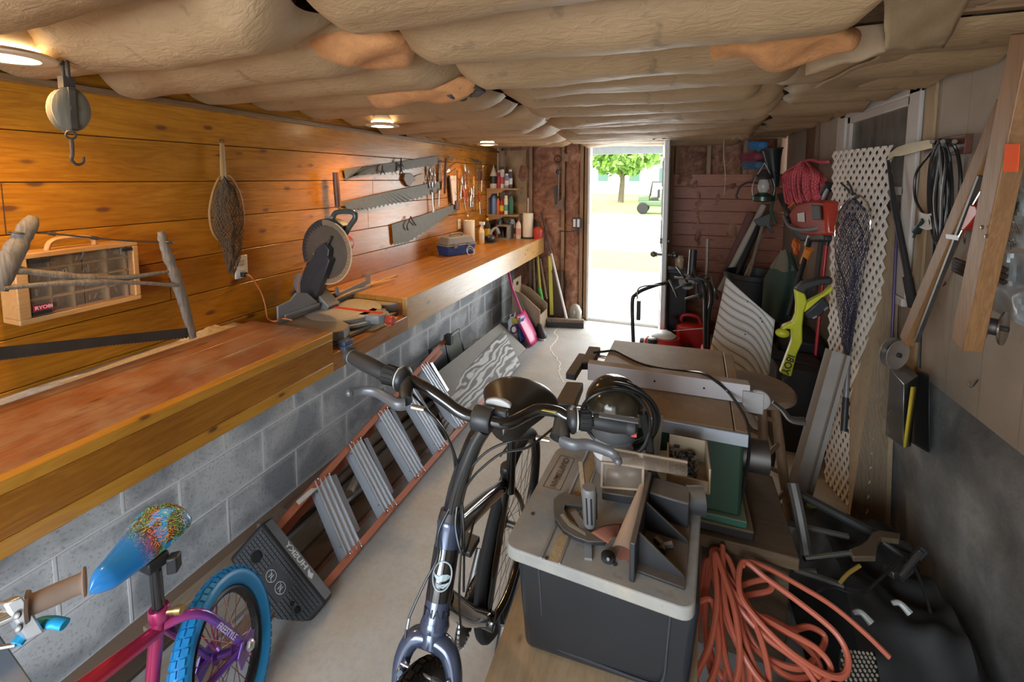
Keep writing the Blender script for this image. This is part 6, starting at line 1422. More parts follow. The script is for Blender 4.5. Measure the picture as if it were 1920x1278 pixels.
# ---- stool
SC = A(1412,722,2,.72); SR = .170
sl_ = thing('wooden_stool', (SC.x, SC.y, 0), 'worn round-seated wooden bar stool standing behind the table saw', 'stool')
STW = wood('stool_seat', (.26,.18,.12), (.17,.11,.07), 0, rough=.65, dust=.3)
MB().lathe([(.001,-.035),(SR*.9,-.035),(SR,-.025),(SR,-.008),(SR*.95,0),(.001,.0)], (SC.x,SC.y,.72), (0,0,1), 48).build('seat', STW, sl_)
STL = wood('stool_leg', (.30,.18,.10), (.2,.11,.06), 2, rough=.6)
legs = []
for k, a in enumerate((-75, 15, 105, 195)):
    a = math.radians(a); t0 = V((SC.x+.09*math.cos(a), SC.y+.09*math.sin(a), .69)); t1 = V((SC.x+.20*math.cos(a), SC.y+.20*math.sin(a), .004)); legs.append((t0, t1))
    MB().tube([t0, t0.lerp(t1,.3), t0.lerp(t1,.5), t1], [.018,.021,.022,.015], 12).build('leg', STL, sl_)
for i in range(4):
    for z_ in ((.30,.55) if i % 2 else (.22,.45)):
        f0 = (z_-.15)/.69; f0 = 1-z_/.69
        MB().tube([legs[i][0].lerp(legs[i][1], f0), legs[(i+1)%4][0].lerp(legs[(i+1)%4][1], f0)], .010, 8).build('rung', STL, sl_)

# ---- fishing rods and reels under the ceiling
rr = random.Random(9)
for k, (u, v, lb, col) in enumerate(((1222,250,'black fishing reel hanging under the ceiling, left of the pair above the door',0),(1244,252,'black fishing reel hanging under the ceiling, right of the pair above the door',0),(1352,238,'silver fishing reel in the tangle near the back right corner, left one',1),(1398,235,'silver fishing reel in the tangle near the back right corner, right one',1),(1310,232,'small dark reel hung between the black pair and the silver ones',0))):
    yk = 3.9; q = A(u, v, 1, yk); r0 = thing('fishing_rod', q, lb, 'fishing rod', None); dk = STEEL if col else BLACK
    zt = q.z+.055
    MB().tube([V((q.x,yk-.5,zt+.01)), V((q.x+.02,yk+1.0,zt+.015))], [.009,.004], 8).build('rod', BLACK, r0)
    MB().tube([V((q.x,yk,zt)), V((q.x,yk,q.z+.005))], [.009,.006], 8).build('reel_foot', CHROME, r0)
    MB().lathe([(.02,-.03),(.028,-.028),(.03,-.01),(.022,-.008),(.022,.012),(.028,.014),(.028,.02),(.01,.03)], q+V((0,0,-.01)), (0,1,.1), 20).build('spool', dk, r0)
    MB().tube(spl([q+V((0,0,-.01)), q+V((-.04,0,-.012)), q+V((-.05,-.005,-.03)), q+V((-.07,-.005,-.032))],4), .0045, 6).ball(q+V((-.075,-.005,-.032)), .011, 8, 6).build('crank', dk, r0)
    MB().ring(q+V((0,.03,-.01)), (0,.5,1), .03, .0022, 20, 5).build('bail', CHROME, r0)
for k, (u, v) in enumerate(((1362,262),(1420,268),(1340,250))):
    pass
tag(MB().tube(spl([A(1358,245,1,4.4),A(1357,290,1,4.5),A(1360,330,1,4.5),A(1358,366,1,4.55)],5), .0035, 5).build('dangling_string', plain('string_tan', (.5,.4,.28))), 'thin pale string dangling from the ceiling in front of the cedar boards', 'string')
g = MB()
for k in range(26):
    p = A(rr.uniform(1330,1425), rr.uniform(228,254), 1, rr.uniform(3.9,4.3)); g.tube(spl([p, p+V((rr.uniform(-.08,.08),rr.uniform(-.05,.05),rr.uniform(-.05,.03))), p+V((rr.uniform(-.12,.12),rr.uniform(-.05,.05),rr.uniform(-.07,.03)))],5), .0015, 4)
tag(g.build('fishing_line_tangle', plain('line_pale', (.4,.34,.26), .4)), 'tangle of pale fishing line and wire under the ceiling near the back corner', 'line', kind='stuff')

# things on the end wall left of the door
hw_ = thing('hack_saw', A(1047,380,1,YE-.1), 'dark bow saw hung upright on the pink insulation left of the door', 'saw')
q0, q1 = A(1047,322,1,YE-.11), A(1046,385,1,YE-.11)
MB().tube([q0+V((0,0,-.02)), q1], .010, 8).build('frame', plain('saw_tube', (.22,.16,.12), .4, .4), hw_)
MB().lathe([(.02,-.012),(.03,-.01),(.03,.01),(.02,.012)], q0, (0,1,0), 18).build('knob', BLACK, hw_)
g = MB(); pxprism(g, [(1038,350),(1044,347),(1045,382),(1040,384)], 1, YE-.12, .02); g.build('handle', BLACK, hw_, bevel=.004)
g = MB(); pxprism(g, [(1040,384),(1056,370),(1056,392),(1044,392)], 1, YE-.115, .01); g.build('guard', plain('guard_brown', (.16,.10,.07), .5), hw_)
MB().ring(A(1046,298,1,YE-.1), (0,1,.2), .045, .006, 24, 6).build('hose_loop', DSTEEL, hw_) if False else tag(MB().ring(A(1046,298,1,YE-.1), (0,1,.2), .04, .006, 24, 6).build('rubber_ring', RUBBER), 'small dark rubber ring hung above the saw left of the door', 'ring')
sw = thing('switch_box', A(1081,418,1,YE-.06), 'pair of white switches in a dark box on the stud left of the door', 'switch')
q = A(1081,418,1,YE-.08); MB().box(q-V((.05,.0,.06)), q+V((.05,.05,.06))).build('box', BLACK, sw, bevel=.003)
for s_ in (-.024,.02): MB().box(q+V((s_-.014,-.006,-.045)), q+V((s_+.014,0,.045))).build('switch', WHITE, sw, bevel=.002)
tag(MB().tube(spl([A(1085,430,1,YE-.06),A(1070,434,1,YE-.06),A(1050,433,1,YE-.05)],4), .006, 6).build('black_cable', BLACK), 'black cable running from the switches across the studs', 'cable')
# ============================================================ CENTRE: PLATFORM, ROUTER TABLE, TABLE SAW
plat = thing('plywood_bench', (0,1.4,0), 'low dusty plywood bench carrying the black bin and the table saw', 'low bench')
PLW = wood('platform_ply', (.46,.34,.21), (.36,.25,.14), 1, rough=.75, dust=.7, knots=.3)
MB().prism([(-.40,.80),(.075,.80),(.11,1.44),(.11,1.98),(-.42,1.98)], (0,0,.412), (1,0,0), (0,1,0), .018).build('top', PLW, plat, bevel=.002)
for x, y in ((-.36,.86),(.035,.86),(.07,1.92),(-.38,1.92)): MB().box((x-.03,y-.03,0),(x+.03,y+.03,.412)).build('leg', RAWZ, plat, bevel=.003)
for y in (.86,1.92): MB().box((-.34,y-.015,.33),(.0 if y < 1 else .04,y+.015,.412)).build('apron', RAWX, plat, bevel=.002)
for (a_, b_) in (((-.375,.87),(-.395,1.9)),((.045,.9),(.075,1.9))): MB().bar((a_[0],a_[1],.37),(b_[0],b_[1],.37),.03,.08).build('apron', RAWY, plat, bevel=.002)
sbe = thing('shaded_bench_end', (.27,1.75,0), 'right part of the low bench under the table saw, its shade painted as dark wood', 'crate')  # part of the low bench, not a separate crate
SBW = wood('shaded_bench_wood', (.13,.08,.04), (.08,.045,.022), 0, .12, 1, 0, rough=.8)  # right part of the bench, its shade painted into a darker wood colour
MB().box((.115,1.57,.385),(.42,2.0,.43)).build('lid', SBW, sbe, bevel=.004)  # top of the bench's right part, shade painted into the wood
MB().box((.13,1.59,.0),(.40,1.98,.385)).build('shaded_base', SBW, sbe, bevel=.004)
pile((-.33,.88,.43), .05, .035, .005, 12, SAWD, 'small sawdust heap on the plywood bench in front of the black bin')

tote = thing('black_bin', (-.13,1.2,.43), 'black plastic storage bin holding up the grey router table', 'bin')
TB = plain('tote_black', (.022,.024,.028), .33, 0, .15, 6, coat=.15)
b_ = [(-.335,1.005),(.065,1.02),(.085,1.42),(-.31,1.38)]; t_ = [(-.352,.985),(.085,.985),(.105,1.45),(-.335,1.40)]
MB().add([(x,y,.4305) for x, y in b_]+[(x,y,.718) for x, y in t_], [(3,2,1,0),(4,5,6,7),(0,1,5,4),(1,2,6,5),(2,3,7,6),(3,0,4,7)]).build('bin_body', TB, tote, bevel=.02, seg=3)
g = MB()
def tf(u, z): 
    f_ = (z-.4305)/.2875; x0 = b_[0][0]*(1-f_)+t_[0][0]*f_; x1 = b_[1][0]*(1-f_)+t_[1][0]*f_; y = 1.012*(1-f_)+.985*f_
    return V((x0+(x1-x0)*u, y-.001, z))
g.tube(spl([tf(.14,.715),tf(.14,.60),tf(.14,.50),tf(.17,.468),tf(.25,.46),tf(.5,.46),tf(.75,.46),tf(.83,.468),tf(.86,.50),tf(.86,.6),tf(.86,.715)],5), .003, 6)
g.build('panel_rib', plain('tote_rib', (.05,.055,.062), .3), tote)

rtb = thing('router_table', (-.13,1.2,.72), 'grey benchtop router table with rounded corners and a sunken aluminium track', 'router table')
ZT = .75
m, t, b = nt('router_table_top'); co = coords(t)
c = ramp(t, noi(t, co, 9, 6, .7), [(.3, (.27,.26,.24)), (.7, (.36,.35,.32))])
c = mixc(t, ramp(t, noi(t, co, 5, 7, .75, .5), [(.46, (0,0,0)), (.68, (.8,.8,.8))]), c, (.46,.37,.27)); c = mixc(t, ramp(t, noi(t, coords(t,(1,1,1),(0,0,0),(3,1,7)), 16, 3, .6), [(.62, (0,0,0)), (.7, (.5,.5,.5))]), c, (.2,.16,.12))
L(t, c, b.inputs['Base Color']); b.inputs['Roughness'].default_value = .6; RTM = m
cs = [A(943,1022,2,ZT), A(1303,1148,2,ZT), A(1321,846,2,ZT), A(1046,836,2,ZT)]
rr_ = .035; out = []
for i in range(4):
    p, a, c_ = cs[i], cs[i-1], cs[(i+1) % 4]; d1 = (a-p).normalized(); d2 = (c_-p).normalized(); k_ = (p+d1*rr_, p, p+d2*rr_)
    for j in range(7):
        s_ = j/6; out.append(k_[0]*(1-s_)**2+k_[1]*2*s_*(1-s_)+k_[2]*s_*s_)
RT_o = V((0,0,ZT-.032))
MB().prism([(p.x,p.y) for p in out], RT_o, (1,0,0), (0,1,0), .032).build('top', RTM, rtb, bevel=.004)
def T(u, v, h=0): return A(u, v, 2, ZT+h)
SD = plain('track_sawdust', (.48,.34,.18), .95, 0, .4, 120, .8)
g = MB(); a_, b2, c2, d2 = T(1027,1050,.0008), T(1047,1055,.0008), T(1140,800,.0008), T(1128,798,.0008); c2.y = min(c2.y,1.44); 
g.add([a_,b2,c2,d2], [(0,1,2,3)]); g.build('track_bed', SD, rtb)
g = MB(); g.bar(T(1014,1046,.002), T(1122,800,.002), .006, .005); g.bar(T(1049,1056,.001), T(1143,812,.001), .004, .003); g.build('track_rail', ALU, rtb)
# brand box and letters
pa, pb, pc, pd = T(1018,911,.0008), T(1050,919,.0008), T(1077,860,.0008), T(1051,853,.0008)
g = MB()
for p, q in ((pa,pb),(pb,pc),(pc,pd),(pd,pa)): g.bar(p, q, .0016, .0008, ext=.0008)
g.build('brand_outline', plain('print_brown', (.15,.10,.07), .6), rtb)
rd = ((pa+pb)/2-(pc+pd)/2).normalized(); 
lettering('CRAFTSMAN', (pa+pb+pc+pd)/4+V((0,0,.0002)), rd, V((0,0,1)).cross(rd), .0255, plain('print_brown'), rtb, ext=.0004, bold=.0007)
g = MB()
for u, v in ((999,963),(1153,1058),(1025,1046)): g.lathe([(.001,0),(.005,0),(.005,.0015),(.001,.0015)], T(u,v,.0002), (0,0,1), 12)
g.build('screw_hole', plain('hole_dark', (.06,.05,.04), .7), rtb)
# fence
BKD = plain('fence_black', (.022,.022,.024), .45, 0, .2, 20, dust=.45, dustcol=(.34,.26,.18))
pn0, pn1 = T(1184,1092,.0), A(1219,884,2,.845); pn1.z = ZT; d_ = (pn1-pn0).normalized(); nx_ = V((d_.y,-d_.x,0)); LN = (pn1-pn0).length+.0
fe = MB(); fe.obox((pn0+pn1)/2+V((0,0,.048)), d_*LN/2, nx_*.006, V((0,0,.047))); fe.build('fence', BKD, rtb, bevel=.002)
fb = MB(); fb.obox((pn0+pn1)/2+nx_*.058+V((0,0,.004)), d_*(LN/2-.03), nx_*.052, V((0,0,.003))); fb.build('fence_base', BKD, rtb, bevel=.001)
for k_ in (.22, .62):
    o0 = pn0+d_*LN*k_+nx_*.006+V((0,0,.007)); MB().prism([(0,0),(.105,0),(.098,.008),(0,.075)], o0, nx_, V((0,0,1)), .006).build('gusset', BKD, rtb, bevel=.001)
fe2 = MB(); o0 = pn0+d_*LN*.80+nx_*.006+V((0,0,.007)); fe2.obox(o0+nx_*.05+d_*.03+V((0,0,.035)), nx_*.05, d_*.035, V((0,0,.034))); fe2.build('dust_hood', BKD, rtb, bevel=.004)
MB().tube([A(1287,935,2,.795), A(1318,938,2,.795)], [.033,.036], 24).build('dust_port', plain('port_black', (.03,.03,.033), .35, 0, .2, 8, dust=.3), rtb)
for k_ in (.40,):
    q = pn0+d_*LN*k_+nx_*.055+V((0,0,.012)); g = MB()
    g.lathe([(.008,0),(.010,.012),(.006,.018)], q, (0,0,1), 14)
    for j in range(3):
        a = j*2*pi/3+.4; g.tube([q+V((0,0,.012)), q+V((.022*math.cos(a), .022*math.sin(a), .014))], [.008,.010], 8)
    g.build('clamp_knob', BKD, rtb)
g = MB(); q = pn0+d_*LN*.70+nx_*.02+V((0,0,.03)); g.lathe([(.006,0),(.009,.01),(.006,.02)], q, nx_, 10); g.build('wing_nut', STEEL, rtb)
SMK = glass('smoke_guard', (.42,.33,.25), .3, .38)
gq = [A(1132,838,2,.87), A(1289,866,2,.87), A(1289,892,2,.86), A(1128,866,2,.86)]
g = MB(); g.add(gq, [(0,1,2,3)]); g.build('guard_top', SMK, rtb, solid=.004)
g = MB(); g.add([A(1129,866,2,.86), A(1206,862,2,.86), A(1205,917,2,.80), A(1128,910,2,.80)], [(0,1,2,3)]); g.build('guard_front', SMK, rtb, solid=.003)
FRM = plain('guard_edge', (.40,.30,.21), .5)
g = MB()
for p, q in ((gq[0],gq[1]),(gq[3],A(1206,874,2,.86)),(A(1129,866,2,.86),A(1128,912,2,.80)),(A(1206,864,2,.86),A(1205,918,2,.80)),(A(1128,911,2,.80),A(1205,917,2,.80))): g.bar(p, q, .006, .006)
g.build('guard_edge', FRM, rtb)
g = MB(); g.obox(A(1160,925,2,.785), V((.045,.005,0)), V((-.003,.02,0)), V((0,0,.012))); g.obox(A(1150,905,2,.79), V((.02,0,0)), V((0,.02,0)), V((0,0,.03))); g.build('feather_block', BKD, rtb, bevel=.003)
# miter gauge resting in the track
mg = thing('miter_gauge', T(1075,975), 'black protractor miter gauge with a grey cylindrical handle standing on the router table', 'miter gauge')
pts = [(1038,938),(1038,955),(1041,975),(1056,996),(1078,1009),(1104,1018),(1135,1019),(1135,1003),(1108,1000),(1085,990),(1066,974),(1058,957),(1060,948),(1097,952),(1099,936),(1058,925),(1047,930)]
P_ = [T(u, v, .010) for u, v in pts]; MB().prism([(p.x,p.y) for p in P_], (0,0,ZT+.004), (1,0,0), (0,1,0), .011).build('protractor', BKD, mg, bevel=.0015)
g = MB(); P_ = [T(u,v,.0155) for u, v in ((1050,965),(1066,985),(1098,1003),(1098,998),(1070,980),(1056,962))]; g.prism([(p.x,p.y) for p in P_], (0,0,ZT+.0152), (1,0,0), (0,1,0), .0006); g.build('angle_marks', plain('marks_tan', (.36,.29,.2), .6), mg)
g = MB(); g.bar(T(1103,1048,.003), T(1102,1010,.003), .018, .006); g.bar(T(1100,1000,.004), T(1075,960,.004), .02, .005); g.build('guide_bar', ALU, mg)
h0 = T(1106,984,.015); hz = .108; HG = plain('handle_grey', (.17,.165,.16), .45, 0, .1, 20, dust=.25)
MB().lathe([(.014,0),(.0165,.004),(.019,hz*.9),(.019,hz-.004),(.016,hz)], h0, (-.03,-.05,1), 28).build('handle', HG, mg)
g = MB()
for a in (-1.75,-1.15,.5,1.9): g.tube([h0+V((.0178*math.cos(a), .0178*math.sin(a), .015)), h0+V((.0195*math.cos(a)-.003, .0195*math.sin(a)-.004, hz*.82))], .0022, 6)
g.build('grip_slot', BLACK, mg)
kn = thing('threaded_knob', T(1140,1045), 'small black knurled knob with a bright screw standing on the router table', 'knob')
MB().lathe([(.015,0),(.0165,.002),(.0165,.010),(.014,.012)], T(1140,1048,.0005), (0,0,1), 18).build('knob', RUBBER, kn); MB().tube([T(1140,1048,.012), T(1140,1048,.038)], .0035, 8).build('screw', STEEL, kn)
# sandpaper
SPR = plain('sandpaper_red', (.24,.085,.05), .9, 0, .12, 120, .4); SPB = plain('sandpaper_back', (.50,.33,.22), .8)
g = MB(); a_, b2, c2, d2 = T(1108,998,.02), T(1165,978,.026), T(1163,1005,.02), T(1140,1019,.016)
g.grid(lambda a, b_: (a_*(1-a)+b2*a)*(1-b_)+(d2*(1-a)+c2*a)*b_+V((0,0,.006*math.sin(a*4))), 8, 8); tag(g.build('sandpaper_sheet', SPR, solid=.0008), 'loose piece of dark red sandpaper lying against the miter gauge handle', 'sandpaper')
r0 = thing('sandpaper_roll', T(1175,1030), 'curled length of sandpaper, tan outside and red inside, leaning on the fence', 'sandpaper')
p0, p1 = T(1170,1040,.024), T(1203,915,.075); ax_ = (p1-p0).normalized(); ux_ = V((ax_.y,-ax_.x,0)).normalized(); uz_ = ux_.cross(ax_)
def rollf(a, b_, rad=0.0):
    r_ = (.029-.019*a)+rad; th_ = -2.3+5.2*b_*(1-.25*a)+a*.6
    return p0+(p1-p0)*a*(1+.03*math.sin(b_*9))+ux_*math.cos(th_)*r_+uz_*math.sin(th_)*r_
MB().grid(rollf, 16, 18).build('paper', SPB, r0); MB().grid(lambda a, b_: rollf(a, b_, -.0012), 16, 18).build('grit', SPR, r0)
tag(MB().bar(T(1096,935,.01), A(1089,866,2,.80), .014, .009, up=(0,-1,.3)).build('wood_stick', wood('stick', (.42,.30,.19), (.3,.2,.12), 2, rough=.6), bevel=.001), 'thin upright wooden stick leaning behind the miter gauge', 'stick')
# lamp / canister behind
wl_ = thing('work_lamp', (-.165,1.36,ZT), 'dusty dome-topped work lamp with clear body, wrapped in its black cord', 'work lamp')
lc = V((-.155,1.345,ZT))
MB().lathe([(.055,.001),(.06,.01),(.06,.10),(.066,.11),(.066,.12)], lc, (0,0,1), 32, cap=False).build('clear_body', glass('canister_glass', (.45,.42,.40), .2, .55), wl_)
MB().lathe([(.062,.055),(.0625,.06),(.0625,.07),(.062,.075)], lc, (0,0,1), 32, cap=False).build('band', WHITE, wl_)
MB().lathe([(.068,.12),(.075,.135),(.072,.185),(.06,.20)], lc, (0,0,1), 32).build('collar', plain('collar_grey', (.09,.09,.09), .45, 0, .2, 10, dust=.4), wl_)
MB().grid(lambda a, b_: lc+V((0,0,.215))+V((.088*math.cos(2*pi*a)*math.cos(b_*pi/2), .088*math.sin(2*pi*a)*math.cos(b_*pi/2), .085*math.sin(b_*pi/2))), 28, 10).build('dome', plain('dome_olive', (.05,.04,.025), .16, .3, .4, 6), wl_)
g = MB(); cc_ = lc+V((.01,-.03,.19))
for k in range(4):
    R_ = .100+.005*(k%3); tl_ = (.25+.12*k); g.tube(spl([cc_+V((.0+R_*math.cos(a)*(1-.1*k*.3)+.01*k, .02*k-.03+.02*math.sin(a*2+k), R_*math.sin(a)*.98)) for a in [i*2*pi/10 for i in range(10)]],4,True), .0055, 8, closed=True)
g.tube(spl([cc_+V((.08,-.03,.04)), cc_+V((.10,-.03,-.05)), cc_+V((.11,-.04,-.12)), cc_+V((.13,-.05,-.15))],5), .012, 8)
g.build('cord_coil', CB, wl_)
tr = thing('accessory_tray', A(1280,850,2,ZT), 'tan rounded plastic tray filled with dark brushes at the far right of the router table', 'tray')
g = MB(); q = A(1275,850,2,.752)
tx0, tx1, ty0, ty1 = .00, .135, 1.40, 1.50
TANP = plain('tray_tan', (.36,.27,.17), .5, 0, .1)
g = MB(); g.box((.005,1.32,.752),(.125,1.47,.756)); g.box((.005,1.32,.756),(.011,1.47,.80)); g.box((.119,1.32,.756),(.125,1.47,.83)); g.box((.011,1.464,.756),(.119,1.47,.83)); g.box((.011,1.32,.756),(.119,1.326,.79)); g.build('tray_body', TANP, tr, bevel=.003)
g = MB(); rr = random.Random(4)
for _ in range(60):
    p = V((rr.uniform(.02,.09), rr.uniform(1.335,1.455), rr.uniform(.76,.80))); g.tube([p, p+V((rr.uniform(-.02,.02), rr.uniform(-.02,.02), rr.uniform(-.01,.02)))], .004, 5)
g.build('dark_bits', BLACK, tr, kind='stuff')
tag(MB().bar(V((-.03,1.42,.752)), A(1237,775,2,.93), .022, .010, up=(0,1,0)).build('wooden_batten', wood('slat_grey', (.25,.2,.15), (.17,.13,.09), 2), bevel=.001), 'grey wooden slat standing between the work lamp and the tan tray', 'slat')

# ---- table saw
ZS = .82
ts = thing('table_saw', (.02,1.8,.43), 'dust-covered green table saw with white rip fence and brown rail ends', 'table saw')
def G_(u, v, h=0): return A(u, v, 2, ZS+h)
m, t, b = nt('saw_table_dusty'); co = coords(t)
c = ramp(t, noi(t, co, 4, 6, .6), [(.3, (.25,.17,.10)), (.7, (.38,.27,.165))]); c = mixc(t, ramp(t, noi(t, co, 14, 6, .75), [(.5, (0,0,0)), (.75, (.4,.4,.4))]), c, (.48,.40,.30))
L(t, c, b.inputs['Base Color']); b.inputs['Roughness'].default_value = .55; STM = m
top_ = [G_(1152,637), G_(1354,657), G_(1376,806), G_(1092,758)]
def slab(poly, z0, z1, mat, name, par, bevel=.003): return MB().prism([(p.x,p.y) for p in poly], (0,0,z0), (1,0,0), (0,1,0), z1-z0).build(name, mat, par, bevel=bevel)
slab(top_, ZS-.03, ZS, STM, 'table', ts)
slab([G_(1356,660), G_(1374,663), G_(1403,812), G_(1378,806)], ZS-.03, ZS, STM, 'extension_table', ts)
a_, b2 = G_(1092,758), G_(1403,812); dd_ = (b2-a_).normalized(); ny2 = V((dd_.y,-dd_.x,0)); 
if ny2.y > 0: ny2 = -ny2
g = MB(); g.obox((a_+b2)/2+ny2*.006+V((0,0,-.022)), dd_*(b2-a_).length/2, ny2*.006, V((0,0,.022))); g.build('front_rail', plain('rail_bluegrey', (.42,.45,.50), .35, .5, .1), ts, bevel=.002)
f0, f1 = A(1101.5,712,2,ZS+.002), A(1372,752,2,ZS+.002); fd = (f1-f0).normalized(); fn2 = V((-fd.y,fd.x,0)); FL_ = (f1-f0).length+.06
g = MB(); g.obox(f0+fd*FL_/2+fn2*.022+V((0,0,.036)), fd*FL_/2, fn2*.022, V((0,0,.036))); g.build('fence', plain('fence_white', (.50,.46,.46), .4, .2, .08, 5, dust=.85, dustcol=(.38,.3,.21)), ts, bevel=.002)
g = MB()
for k_ in (.16,.50,.84): g.lathe([(.001,0),(.004,0),(.004,.001)], f0+fd*FL_*k_*.88+V((0,0,.036))-fn2*.0005, -fn2, 10)
g.build('fence_hole', plain('hole_black', (0,0,0)), ts)
q = f0+fd*(FL_+.02)+V((0,0,.02)); g = MB(); g.lathe([(.034,-.006),(.037,-.004),(.037,.010),(.034,.012)], q+fd*.012, fn2, 28); g.obox(q+fd*-.01+V((0,0,-.01)), fd*.035, fn2*.01, V((0,0,.04))); g.build('fence_bracket', plain('bracket_white', (.34,.32,.31), .5), ts, bevel=.003)
MB().tube(spl([q+fd*.055+V((0,0,.0)), q+fd*.085+V((0,-.01,-.02)), q+fd*.11+V((0,-.02,-.045)), q+fd*.155+V((0,-.02,-.045))],5), [.010,.020], 10, flat=.6).build('fence_lever', DSTEEL, ts)
BRM = plain('rail_end_black', (.018,.016,.014), .4, 0, .2, 10, dust=.9, dustcol=(.20,.135,.07))
for P_ in ([(1089,678),(1104,648),(1126,650),(1113,678)], [(1039,755),(1062,714),(1094,716),(1078,757)]): slab([G_(u,v) for u, v in P_], ZS-.04, ZS, BRM, 'rail_end', ts, .006)
for a_, b2 in (((1072,700),(1092,672)),): g = MB(); g.bar(G_(1070,706,-.02), G_(1094,668,-.02), .045, .03); g.build('rail_link', BRM, ts, bevel=.004)
g = MB(); g.tube([G_(1050,757,-.03), G_(1120,768,-.03)], .008, 10); g.build('rear_tube', CHROME, ts); MB().tube([G_(1108,665,-.03), G_(1150,672,-.03)], .008, 10).build('rear_tube', CHROME, ts)
SG = plain('saw_green', (.018,.05,.028), .4, 0, .2, 6, dust=.7, dustcol=(.36,.27,.16))
MB().box((-.20,1.60,.50),(.25,1.97,ZS-.03)).build('body', SG, ts, bevel=.012)
g = MB(); g.box((-.24,1.58,.44),(.29,1.99,.475)); g.build('base_flange', BRM, ts, bevel=.006)
g = MB(); g.prism([(-.22,.475),(.275,.475),(.255,.53),(-.20,.53)], (0,1.585,0), (1,0,0), (0,0,1), -.39) if False else g.box((-.215,1.588,.475),(.268,1.985,.50)); g.build('skirt', plain('saw_green2', (.025,.11,.07), .4, 0, .2, 6, dust=.5), ts, bevel=.004)
MB().lathe([(.02,0),(.065,.005),(.065,.018),(.02,.022)], (.05,1.60,.64), (0,-1,0), 28).build('blade_handwheel', BRM, ts)
MB().tube([(.25,1.8,.62),(.36,1.8,.62)], .06, 20).build('motor', DSTEEL, ts)
sc_ = [G_(1113,661,.01), G_(1130,659,.006), G_(1152,658,.006), G_(1175,669,.006), G_(1203,682,.006), G_(1248,692,.006), A(1290,696,2,.835), A(1318,700,2,.90), A(1339,712,2,.903), A(1366,735,2,.86), A(1394,776,2,.84), A(1404,812,2,.81), A(1403,860,2,.70), A(1390,930,2,.55), A(1372,1000,2,.45)]
tag(MB().tube(spl(sc_,8), .0055, 8).build('saw_power_cord', CB), 'black power cord snaking across the table saw and over its fence', 'cord')

# ---- orange air hose / cord hank
oc = thing('orange_extension_cord', (.25,1.25,0), 'big loose hank of thick orange extension cord spilling right of the black bin', 'cord')
OC = plain('orange_cord', (.56,.135,.075), .42, 0, .2, 5, .0)
rr = random.Random(11)
def zc(u, v): return .39-.00060*(v-1030)-.00012*abs(u-1380)
loops = [
 [(1345,1040),(1318,1080),(1292,1160),(1290,1240),(1318,1310),(1370,1330),(1395,1270),(1372,1160),(1352,1090)],
 [(1340,1028),(1330,1090),(1322,1170),(1335,1260),(1370,1320),(1405,1300),(1400,1220),(1380,1140),(1358,1070)],
 [(1332,1030),(1345,1090),(1352,1180),(1372,1270),(1410,1330),(1440,1290),(1425,1200),(1395,1120),(1362,1045)],
 [(1352,1024),(1362,1080),(1400,1140),(1470,1180),(1530,1215),(1560,1260),(1520,1300),(1440,1290),(1390,1220),(1362,1130)],
 [(1395,1052),(1440,1085),(1500,1130),(1560,1180),(1590,1225),(1585,1265),(1545,1262),(1480,1215),(1420,1160),(1385,1110)],
 [(1385,1105),(1440,1085),(1445,1105),(1390,1120),(1378,1150),(1400,1200),(1450,1240),(1500,1250),(1538,1225),(1545,1190),(1520,1172),(1480,1178),(1440,1160),(1395,1145)],
 [(1325,1050),(1312,1130),(1302,1220),(1312,1300),(1345,1320),(1360,1250),(1350,1160),(1338,1090)],
 [(1335,1040),(1372,1100),(1392,1180),(1420,1260),(1470,1310),(1530,1300),(1500,1240),(1440,1190),(1392,1110)],
 [(1330,1120),(1300,1140),(1284,1200),(1290,1262),(1325,1290),(1345,1230),(1342,1165)],
 [(1338,1035),(1345,1120),(1330,1200),(1300,1290),(1350,1330),(1385,1250),(1378,1150),(1360,1080)],
 [(1345,1032),(1375,1110),(1430,1160),(1500,1200),(1540,1250),(1490,1270),(1430,1230),(1385,1150)],
 [(1328,1045),(1322,1140),(1336,1230),(1380,1300),(1420,1310),(1410,1240),(1370,1180),(1348,1100)],
 [(1350,1060),(1378,1130),(1430,1190),(1500,1240),(1580,1310),(1540,1340),(1450,1300),(1400,1240),(1370,1170)],
]
for k, lp_ in enumerate(loops):
    MB().tube(spl([A(u+rr.uniform(-3,3), v+rr.uniform(-3,3), 2, zc(u,v)+.012*(k%5)) for u, v in lp_],8,True), .0086, 8, closed=True).build('loop', OC, oc)
MB().tube(spl([A(1392,1060,2,.42),A(1402,1052,2,.42),A(1440,1065,2,.40),A(1500,1098,2,.37),A(1560,1135,2,.34),A(1620,1185,2,.31),A(1668,1232,2,.28)],8), .0078, 8).build('free_end', OC, oc)

# ---- clutter mound under and right of it
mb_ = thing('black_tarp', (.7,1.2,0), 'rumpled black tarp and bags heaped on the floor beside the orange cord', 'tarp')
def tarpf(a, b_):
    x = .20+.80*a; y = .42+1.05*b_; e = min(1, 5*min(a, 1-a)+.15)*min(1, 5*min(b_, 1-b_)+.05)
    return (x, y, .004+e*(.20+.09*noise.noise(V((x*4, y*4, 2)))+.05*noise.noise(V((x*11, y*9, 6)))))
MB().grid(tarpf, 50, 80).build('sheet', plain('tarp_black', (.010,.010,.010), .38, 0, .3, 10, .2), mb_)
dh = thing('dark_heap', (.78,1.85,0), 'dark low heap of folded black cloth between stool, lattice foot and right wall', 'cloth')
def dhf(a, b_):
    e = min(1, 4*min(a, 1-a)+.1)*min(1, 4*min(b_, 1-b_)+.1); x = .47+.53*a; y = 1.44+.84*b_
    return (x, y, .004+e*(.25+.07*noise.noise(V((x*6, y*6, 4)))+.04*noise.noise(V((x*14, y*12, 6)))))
MB().grid(dhf, 40, 60).build('cloth', plain('heap_black', (.012,.011,.010), .7, 0, .3, 10, .3), dh)
